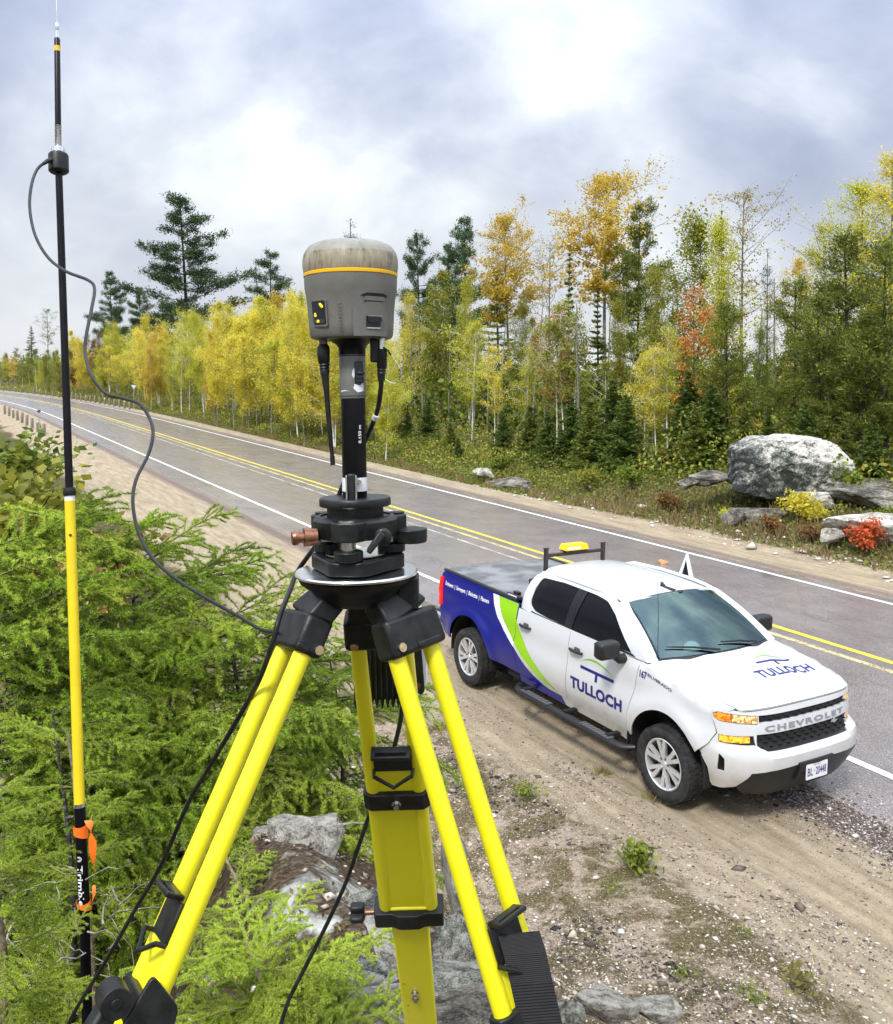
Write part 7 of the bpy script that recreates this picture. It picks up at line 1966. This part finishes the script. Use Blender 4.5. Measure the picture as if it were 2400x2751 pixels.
# ---- weeds and undergrowth of the verge, uncountable
acc = Acc(); n = 46000
S_ = np.concatenate([rg2.uniform(4, 60, n), rg2.uniform(60, 150, 9000)]); T_ = 18.0 + 6.0 * rg2.uniform(0, 1, len(S_)) ** 1.15
x, y = road_xy(S_, T_)
clump = .5 + .5 * fbm(S_ * .9, T_ * .9, 3, 8)
rise = np.interp(T_, [18.3, 19.3, 22, 25], [.12, .45, .85, 1.1]) * np.interp(S_, [4, 20, 26], [.45, .65, 1.15])
zz = ground_z(S_, T_) + rg2.uniform(0, 1, len(S_)) * clump * rise
acc.add(*quad_leaves(np.stack([x, y, zz], 1), .105, rg2, .55))
m_weed = leafmat('verge_weeds', [(.07, .11, .016), (.14, .21, .025), (.25, .31, .04), (.34, .36, .06), (.30, .26, .09), (.12, .11, .03)], .4)
tag(link('verge_undergrowth', acc.mesh('verge_undergrowth', m_weed)), 'tangle of weeds and low plants between gravel and forest', 'undergrowth', kind='stuff')
acc = Acc(); n = 12000
S_ = rg2.uniform(3, 60, n); T_ = 17.8 + 3.0 * rg2.uniform(0, 1, n) ** 1.3
keep = fbm(S_ * 1.4, T_ * 1.4, 3, 31) > np.where(S_ > 24, .22, -.1); S_ = S_[keep]; T_ = T_[keep]; x, y = road_xy(S_, T_)
h = rg2.uniform(.12, .42, len(S_)); acc.add(*quad_leaves(np.stack([x, y, ground_z(S_, T_) + h * .45], 1), .38, rg2, .07, np.tile([0, 0, 1.0], (len(S_), 1))))
tag(link('dry_grass', acc.mesh('dry_grass', leafmat('dry_grass_blades', [(.30, .22, .10), (.20, .12, .05), (.38, .30, .15), (.16, .15, .04)], .3))), 'dry brown grass along the far gravel edge', 'grass', kind='stuff')
# ================================================================== larches and spruces round the tripod
def needles(base, axis, n, ln, wd, rg, spread=1.0, up=.25):
    """n single-triangle needles per base point; base,axis (m,3)"""
    m = len(base)
    B = np.repeat(base, n, 0); A = np.repeat(axis, n, 0)
    r = rg.normal(size=(m * n, 3)); r -= A * np.sum(r * A, 1)[:, None]; r /= np.linalg.norm(r, axis=1)[:, None] + 1e-9
    f = rg.uniform(.15, 1.0, (m * n, 1))
    d = r * spread + A * f + np.array([0, 0, up]); d /= np.linalg.norm(d, axis=1)[:, None]
    l = ln * rg.uniform(.7, 1.15, (m * n, 1))
    w = np.cross(d, rg.normal(size=(m * n, 3))); w /= np.linalg.norm(w, axis=1)[:, None] + 1e-9
    V = np.stack([B - w * wd * .5, B + w * wd * .5, B + d * l + rg.normal(size=(m * n, 3)) * .001], 1).reshape(-1, 3)
    return V, np.arange(3 * m * n).reshape(-1, 3)

def curve_pts(p0, d, L_, n, sag, rg, wig=.03):
    t = np.linspace(0, 1, n)
    P = p0 + d * L_ * t[:, None] + np.array([0, 0, -sag * L_]) * (t ** 2)[:, None]
    return P + np.cumsum(rg.normal(size=(n, 3)), 0) * wig * L_ / n

def resample(P, step):
    seg = np.linalg.norm(np.diff(P, axis=0), axis=1); c = np.concatenate([[0], np.cumsum(seg)])
    u = np.arange(step * .5, c[-1], step)
    Q = np.stack([np.interp(u, c, P[:, j]) for j in range(3)], 1)
    D = np.gradient(Q, axis=0) if len(Q) > 1 else np.array([[1.0, 0, 0]]); D /= np.linalg.norm(D, axis=1)[:, None] + 1e-9
    return Q, D

def larch_branch(seed, L_=1.0, ntw=22, droop=.12, tuft=15, ln=.025):
    rg = np.random.default_rng(seed)
    wood = Acc(); ax = []; 
    main = curve_pts(np.zeros(3), np.array([1.0, 0, .10]), L_, 12, droop, rg, .12)
    wood.add(*tube_np(main, np.linspace(.0075, .0022, 12), 5)); tw = [main]
    for k in range(ntw):
        t = .10 + .86 * (k + rg.uniform(0, 1)) / ntw
        b = np.array([np.interp(t, np.linspace(0, 1, 12), main[:, j]) for j in range(3)])
        sd = 1 if k % 2 else -1
        an = rg.uniform(.6, 1.15); el = rg.normal() * .28 - .08
        d = np.array([math.cos(an), sd * math.sin(an), el]); d /= np.linalg.norm(d)
        l2 = L_ * (.42 - .28 * t) * rg.uniform(.6, 1.25)
        P = curve_pts(b, d, l2, 7, .22 * rg.uniform(.3, 1.4), rg, .2)
        wood.add(*tube_np(P, np.linspace(.0034, .0012, 7), 4)); tw.append(P)
        if rg.random() < .55:
            b2 = P[3]; d2 = d + rg.normal(size=3) * .5; d2 /= np.linalg.norm(d2); P2 = curve_pts(b2, d2, l2 * .5, 5, .2, rg, .2)
            wood.add(*tube_np(P2, np.linspace(.0022, .001, 5), 3)); tw.append(P2)
    nd = Acc()
    for P in tw:
        Q, D = resample(P, .017)
        # spur shoots: knots on the twig, tufts tilted to all sides
        r = rg.normal(size=Q.shape) + np.array([0, 0, .7]); r /= np.linalg.norm(r, axis=1)[:, None]
        Q2 = Q + r * .004
        nd.add(*needles(Q2, r * .6 + D * .4, tuft, ln, .0034, rg, .9, .15))
        Q, D = resample(P[-3:], .006); nd.add(*needles(Q, D, 6, ln * .9, .0034, rg, .6, .1))
    return wood.mesh('larch_branch_wood', None, True), nd.mesh('larch_needles')

def spruce_branch(seed, L_=.6, ntw=16, ln=.016, droop=.12):
    rg = np.random.default_rng(seed); wood = Acc(); nd = Acc()
    main = curve_pts(np.zeros(3), np.array([1.0, 0, .08]), L_, 9, droop, rg, .06); tw = [main]
    wood.add(*tube_np(main, np.linspace(.0065, .002, 9), 5))
    for k in range(ntw):
        t = .10 + .88 * (k + .5) / ntw; b = np.array([np.interp(t, np.linspace(0, 1, 9), main[:, j]) for j in range(3)])
        sd = 1 if k % 2 else -1; an = rg.uniform(.65, .95); d = np.array([math.cos(an), sd * math.sin(an), rg.normal() * .12 - .10]); d /= np.linalg.norm(d)
        l2 = L_ * (.45 - .33 * t) * rg.uniform(.7, 1.15)
        P = curve_pts(b, d, l2, 6, .15, rg, .08); wood.add(*tube_np(P, np.linspace(.003, .0015, 6), 4)); tw.append(P)
        for j in range(int(l2 / .055)):
            tt = .25 + .65 * rg.random(); b2 = P[int(tt * 5)]; s2 = 1 if j % 2 else -1
            d2 = d + s2 * np.array([-d[1], d[0], 0]) * .7 + np.array([0, 0, -.05]); d2 /= np.linalg.norm(d2)
            P2 = curve_pts(b2, d2, l2 * .42 * rg.uniform(.6, 1.1), 4, .15, rg, .05); wood.add(*tube_np(P2, np.linspace(.002, .001, 4), 3)); tw.append(P2)
    for P in tw:
        Q, D = resample(P, .0032); nd.add(*needles(Q, D, 7, ln, .0034, rg, .75, .22))
    return wood.mesh('spruce_branch_wood', None, True), nd.mesh('spruce_needles')

m_twig = pm('larch_twig_bark', (0.030, 0.025, 0.022), 0.9, col2=(0.20, 0.19, 0.17), scale=40, pos=(.5, .66))
m_twig2 = pm('spruce_twig_bark', (0.10, 0.075, 0.045), 0.9, col2=(0.26, 0.21, 0.14), scale=40)
m_deadtwig = pm('dead_twig', (0.14, 0.12, 0.09), 0.9, col2=(0.36, 0.33, 0.28), scale=30)
m_larch = leafmat('larch_needles', [(.09, .19, .016), (.23, .37, .026), (.44, .56, .055), (.16, .28, .020)], .22, objvar=.3)
m_larch2 = leafmat('larch_needles_yellowing', [(.22, .36, .03), (.44, .58, .055), (.66, .72, .11), (.28, .42, .035)], .25, objvar=.2)
m_sprn = leafmat('spruce_needles_fresh', [(.12, .22, .020), (.29, .42, .035), (.54, .62, .085), (.34, .45, .035)], .2, objvar=.2)
LB = [larch_branch(400 + i, 1.0, 20 + 3 * (i % 3), .10 + .05 * (i % 3)) for i in range(5)]
SB = [spruce_branch(450 + i, .6, 15 + i, .016) for i in range(3)]

def branch(parent, pair, base, d, scale, wood_m, ndl_m, roll=0.0):
    x = Vector(d).normalized(); z = Vector((0, 0, 1)) - x * x.z; z.normalize(); y = z.cross(x)
    R = Matrix((x, y, z)).transposed() @ Matrix.Rotation(roll, 3, 'X')
    o = bpy.data.objects.new('branch', pair[0]); COL.objects.link(o); o.parent = parent
    o.matrix_parent_inverse = wmat(parent).inverted()
    o.matrix_basis = Matrix.LocRotScale(Vector(tuple(base)), R.to_quaternion(), Vector((scale,) * 3))
    c = bpy.data.objects.new('needles', pair[1]); COL.objects.link(c); c.parent = o
    for ob, mt in ((o, wood_m), (c, ndl_m)):
        if not ob.data.materials: ob.data.materials.append(mt)
        ob.material_slots[0].link = 'OBJECT'; ob.material_slots[0].material = mt
    return o

def conifer(name, label, base, tip, n, lens, az0, az1, pairs, wood_m, ndl, seed, r0=.03, el=(.25, -.35), start=.05, bend=.08):
    """small tree: trunk from base to tip, branches between azimuths az0..az1 (degrees, 0 = picture right, 90 = away)"""
    rg = random.Random(seed)
    base = np.array(base); tip = np.array(tip)
    g = empty(name, base, None, label, 'tree')
    t = np.linspace(0, 1, 10); P = base + (tip - base) * t[:, None] + np.stack([bend * np.sin(t * 3), bend * .5 * np.cos(t * 4), 0 * t], 1)
    V, F = tube_np(P, np.linspace(r0, .004, 10), 8)
    o = link('trunk', npmesh('trunk', V, F, wood_m, True), g, True)
    for k in range(n):
        f = start + (1 - start) * (k + rg.random()) / n; f = min(f, .985)
        b = np.array([np.interp(f, t, P[:, j]) for j in range(3)])
        az = math.radians(rg.uniform(az0, az1)); e = el[1] + (el[0] - el[1]) * f + rg.gauss(0, .12)
        d = (math.cos(az) * math.cos(e), math.sin(az) * math.cos(e), math.sin(e))
        L_ = np.interp(f, [0, .3, 1], lens) * rg.uniform(.75, 1.15)
        branch(g, pairs[rg.randrange(len(pairs))], b, d, L_, wood_m, ndl[rg.randrange(len(ndl))], rg.uniform(-.4, .4))
    return g

conifer('larch', 'larch at the left edge spreading long feathery branches behind the antenna pole', PX(-60, 2950, 3.5), PX(-120, 1500, 3.75), 78, [1.0, 1.15, .65], -8, 80, LB, m_twig, [m_larch, m_larch, m_larch, m_larch2], 21, .04, (.40, -.30))
conifer('larch', 'larch between antenna pole and tripod with arching tips against the sand', PX(330, 2700, 4.1), PX(345, 1455, 4.4), 76, [.85, 1.05, .60], -150, 80, LB, m_twig, [m_larch, m_larch, m_larch, m_larch2], 22, .035, (.42, -.28))
conifer('larch', 'low larch reaching right behind the left tripod leg', PX(640, 2500, 4.0), PX(600, 1640, 4.3), 60, [.75, .8, .5], -160, 60, LB, m_twig, [m_larch, m_larch2], 23, .028, (.35, -.35))
conifer('larch', 'small larch showing between the tripod legs above the rocks', PX(880, 2350, 4.2), PX(880, 1760, 4.5), 36, [.6, .6, .4], -180, 180, LB, m_twig, [m_larch, m_larch], 24, .02, (.3, -.4))
conifer('larch', 'dark-green larch with drooping branches right behind the pole foot', PX(150, 2900, 3.35), PX(140, 1900, 3.45), 40, [.7, .75, .45], -20, 150, LB, m_twig, [m_larch, m_larch2], 25, .018, (.2, -.35))
conifer('spruce_sapling', 'spruce sapling with grey stem close beside the antenna pole', PX(262, 2950, 3.06), PX(182, 1960, 3.14), 15, [.5, .5, .32], 0, 190, SB, m_twig2, [m_sprn], 26, .016, (.25, -.25), bend=.02)
conifer('spruce_sapling', 'spruce sapling in the lower left corner with thick green twigs', PX(-70, 3050, 2.35), PX(-50, 2150, 2.45), 30, [.36, .40, .26], -70, 60, SB, m_twig2, [m_sprn], 27, .018, (.3, -.15))
conifer('spruce_sapling', 'bright spruce sapling at the lower edge between left and middle legs', PX(640, 3000, 2.05), PX(655, 2520, 2.15), 34, [.62, .62, .42], -180, 180, SB, m_twig2, [m_sprn], 28, .014, (.35, -.10))
conifer('spruce_sapling', 'short spruce sapling behind the left leg near the pale slab', PX(590, 2560, 2.9), PX(600, 2290, 3.0), 10, [.45, .40, .28], -180, 180, SB, m_twig2, [m_sprn], 29, .010, (.35, .0))
# dead lower twigs round the pole foot
acc = Acc(); rg3 = np.random.default_rng(9)
for i in range(48):
    b = PX(rg3.uniform(20, 330), rg3.uniform(2330, 2760), rg3.uniform(2.75, 3.15)); d = np.array([rg3.normal(), rg3.normal() * .5, rg3.normal() * .5 + .05]); d /= np.linalg.norm(d)
    P = curve_pts(b, d, rg3.uniform(.08, .30), 6, .25, rg3, .35); acc.add(*tube_np(P, np.linspace(rg3.uniform(.0015, .0045), .0008, 6), 4))
tag(link('dead_twigs', acc.mesh('dead_twigs', m_deadtwig, True)), 'bare grey dead twigs tangled round the pole foot', 'twigs', kind='stuff')
# bleached broken stub and leafy bushes on the slope at the left
x, y = PX(40, 1300, 9.0)[:2]
tree('shrub', 'tallshrub0', 'olive', x, y, 2.5, 'yellow-green leafy shrub on the slope at the left edge', 'shrub', None, m_bark, 1.0, 1.0, ('stems', 'foliage'))
x, y = PX(205, 1300, 11.0)[:2]
tree('shrub', 'tallshrub1', 'gold', x, y, 2.5, 'thin leafy shrub left of the antenna pole collar', 'shrub', None, m_bark, .8, 2.0, ('stems', 'foliage'))
for i, (px, D, h, lf, lab) in enumerate([(60, 22, 2.0, 'olive', 'dull green bush on the slope below the near guard posts'), (-10, 30, 2.2, 'green', 'dark bush at the left edge below the guard posts'), (150, 16, 1.6, 'rust', 'brownish bush on the sandy slope behind the antenna pole')]):
    x, y = PX(px, 1250, D)[:2]; tree('shrub', 'lowbush%d' % (i % 2), lf, x, y, h, lab, 'shrub', None, m_bark, 1.3, None, ('stems', 'foliage'))
# ================================================================== loose stuff on the near ground
def st_pick(n, s0, s1, t0, t1, rg): return rg.uniform(s0, s1, n), rg.uniform(t0, t1, n)
def scatter_pebbles(name, label, n, smin, smax, tmin, tmax, size, mat, seed, dens=None):
    rg = np.random.default_rng(seed)
    S_, T_ = st_pick(n, smin, smax, tmin, tmax, rg)
    if dens is not None:
        k_ = rg.uniform(0, 1, n) < dens(S_, T_); S_, T_ = S_[k_], T_[k_]
    x, y = road_xy(S_, T_); z = ground_z(S_, T_)
    oct_ = np.array([[1, 0, 0], [0, 1, 0], [-1, 0, 0], [0, -1, 0], [0, 0, .7], [0, 0, -.4], [.6, .6, .35], [-.6, -.5, .4]])
    Fo = np.array([[0, 6, 4], [6, 1, 4], [1, 2, 4], [2, 7, 4], [7, 3, 4], [3, 0, 4], [0, 1, 6], [2, 3, 7], [1, 0, 5], [2, 1, 5], [3, 2, 5], [0, 3, 5]])
    m = len(S_); a = rg.uniform(0, 6.28, m); sz = size * np.exp(rg.normal(size=m) * .55)
    V = oct_[None] * (1 + .3 * rg.normal(size=(m, 8, 3))); V = V * np.stack([np.ones(m), rg.uniform(.6, 1, m), rg.uniform(.4, .8, m)], 1)[:, None, :]
    c, s_ = np.cos(a), np.sin(a)
    X = V[:, :, 0] * c[:, None] - V[:, :, 1] * s_[:, None]; Y_ = V[:, :, 0] * s_[:, None] + V[:, :, 1] * c[:, None]
    V = np.stack([X, Y_, V[:, :, 2]], 2) * sz[:, None, None] + np.stack([x, y, z + .15 * sz], 1)[:, None, :]
    F = (Fo[None] + (np.arange(m) * 8)[:, None, None]).reshape(-1, 3)
    return tag(link(name, npmesh(name, V.reshape(-1, 3), F, mat, False)), label, 'gravel', kind='stuff')
def pebmat(name, cols): return leafmat(name, cols, 0.0, .85, 0)
m_peb = pebmat('mixed_gravel', [(.05, .042, .036), (.16, .125, .10), (.30, .24, .18), (.46, .39, .31), (.62, .56, .48), (.12, .10, .09)])
m_pebw = pebmat('pale_gravel', [(.55, .50, .42), (.75, .71, .64), (.40, .34, .28), (.84, .82, .78)])
m_pebd = pebmat('dark_gravel', [(.018, .016, .016), (.05, .044, .042), (.10, .085, .08), (.30, .26, .23)])
blot = lambda s, t: np.clip(.5 + 1.1 * fbm(s * 1.2, t * 1.2, 3, 40), .05, 1)
scatter_pebbles('slope_gravel', 'mixed gravel strewn over the slope below the tripod', 90000, .5, 10, 2.0, 6.2, .0062, m_peb, 1, blot)
scatter_pebbles('pale_chips', 'scattered pale stone chips on the slope', 6000, .5, 9, 1.8, 5.8, .008, m_pebw, 2, lambda s, t: np.clip(.35 + fbm(s, t, 3, 12), .05, 1))
scatter_pebbles('white_stones', 'larger white stones dotted on the slope', 60, 1.0, 6, 2.0, 3.8, .026, m_pebw, 3)
scatter_pebbles('tar_chips', 'dark tar chips in a strip on the slope', 22000, 1.0, 9.5, 3.4, 5.4, .0085, m_pebd, 4, lambda s, t: np.clip(1.5 * fbm(s * .8 + 3, t * 1.6, 3, 70) - .05, 0, 1) ** .8)
scatter_pebbles('edge_gravel', 'dark gravel spilling over the asphalt edge by the front bumper', 40000, 1.5, 6.6, 6.9, 8.75, .006, pebmat('edge_mix', [(.02, .018, .018), (.08, .065, .06), (.20, .16, .14), (.50, .45, .40), (.70, .66, .60)]), 5, lambda s, t: np.exp(-((t - 7.7) / .5) ** 2))
scatter_pebbles('shoulder_grit', 'fine grit on the sandy shoulder', 24000, 1, 14, 5.2, 8.0, .0045, m_peb, 6)
scatter_pebbles('outcrop_rubble', 'rubble and stone chips between the outcrop rocks', 2600, -.3, 4.5, .6, 2.4, .009, m_peb, 7, lambda s, t: np.clip(.4 + 1.2 * fbm(s * 2, t * 2, 3, 41), 0, 1))
scatter_pebbles('far_gravel_stones', 'stones lying along the far gravel edge', 700, 5, 30, 17.4, 19.5, .035, m_pebw, 8)
# tufts and weeds on the slope
rg4 = np.random.default_rng(55)
acc = Acc(); n = 30000
S_ = rg4.uniform(.5, 10, n); T_ = rg4.uniform(1.6, 5.4, n); keep = rg4.uniform(0, 1, n) < np.clip(.30 + 1.6 * fbm(S_ * .9, T_ * .9, 3, 90) - .16 * (T_ - 3), 0, 1); S_, T_ = S_[keep], T_[keep]
x, y = road_xy(S_, T_); h = rg4.uniform(.01, .07, len(S_))
ax = np.stack([rg4.normal(size=len(S_)) * .6, rg4.normal(size=len(S_)) * .6, np.ones(len(S_))], 1)
acc.add(*quad_leaves(np.stack([x, y, ground_z(S_, T_) + h * .4], 1), .075, rg4, .06, ax))
tag(link('dry_stalks', acc.mesh('dry_stalks', leafmat('dry_stalk', [(.16, .12, .06), (.30, .23, .12), (.22, .16, .09), (.12, .11, .035), (.42, .35, .2)], .2))), 'dry moss and grass stalks thinly covering the slope', 'grass', kind='stuff')
def tuft(label, px, py, h, w, n, mat, seed, blade=True):
    rg = np.random.default_rng(seed)
    ray = (_fw + _r * (px - CX) / FOC - _u * (py - CY) / FOC)
    for D in np.arange(2, 14, .02):
        p = CAM + ray * D
        if p[2] <= gz_xy(p[0], p[1]): break
    c = rg.normal(size=(n, 3)) * np.array([w * .35, w * .35, 0]); ax = c * np.array([1.3, 1.3, 0]) / w + np.array([0, 0, .8]) + rg.normal(size=(n, 3)) * .25; ax /= np.linalg.norm(ax, axis=1)[:, None]
    ll = h * rg.uniform(.5, 1, (n, 1)); a = Acc(); 
    if blade: a.add(*quad_leaves(c * .6 + ax * ll * .5, h * .95, rg, .06, ax))
    else: a.add(*quad_leaves(c + np.array([0, 0, 1]) * h * rg.uniform(.1, .9, (n, 1)), h * .28, rg, .45))
    g = empty('weed_tuft', p, None, label, 'weed', 'weeds growing on the gravel slope'); o = link('leaves', a.mesh('leaves', mat), g); o['kind'] = 'stuff'
m_gt = leafmat('green_tuft', [(.10, .14, .02), (.20, .26, .03), (.34, .36, .06)], .35)
m_bt = leafmat('brown_tuft', [(.16, .13, .05), (.30, .26, .08), (.26, .30, .06)], .3)
tuft('feathery green weed in the middle of the slope below the front wheel', 1712, 2340, .26, .20, 260, m_gt, 1, False)
tuft('small green tuft right of the right tripod leg', 1415, 2140, .16, .20, 160, m_gt, 2, False)
tuft('grass tuft in the sand beside the front wheel', 1760, 2150, .13, .26, 150, m_bt, 3)
tuft('short olive tuft between tripod and front wheel', 1615, 2080, .10, .2, 120, m_bt, 4)
tuft('dark rosette of leaves low in the right half of the slope', 2025, 2690, .10, .16, 120, m_gt, 5, False)
tuft('small green rosette on the lower right gravel', 1993, 2510, .08, .14, 90, m_gt, 6, False)
tuft('thin yellow-green weed in the lower right corner', 2155, 2660, .20, .18, 110, m_bt, 7, False)
tuft('olive weed beside the rear tyre tracks', 1180, 1960, .14, .2, 120, m_bt, 8)
tuft('low spreading weed left of the feathery green weed', 1650, 2400, .10, .25, 120, m_gt, 9, False)
tuft('small plant above the row of stones at the lower edge', 1830, 2630, .10, .16, 90, m_gt, 10, False)
tuft('yellow-green tuft behind the right tripod leg', 1275, 2090, .12, .2, 120, m_bt, 11)
# moss and litter between the rocks
acc = Acc(); n = 16000
S_ = rg4.uniform(-.5, 5, n); T_ = rg4.uniform(-.6, 2.4, n); keep = rg4.uniform(0, 1, n) < np.clip(.55 + .9 * fbm(S_ * 1.5, T_ * 1.5, 3, 91), 0, 1); S_, T_ = S_[keep], T_[keep]
x, y = road_xy(S_, T_); acc.add(*quad_leaves(np.stack([x, y, ground_z(S_, T_) + rg4.uniform(0, .015, len(S_))], 1), .022, rg4, .5))
tag(link('leaf_litter', acc.mesh('leaf_litter', leafmat('litter', [(.05, .03, .012), (.12, .08, .03), (.20, .14, .06), (.09, .08, .02), (.32, .26, .16)], .15))), 'brown moss and leaf litter between the outcrop rocks', 'litter', kind='stuff')
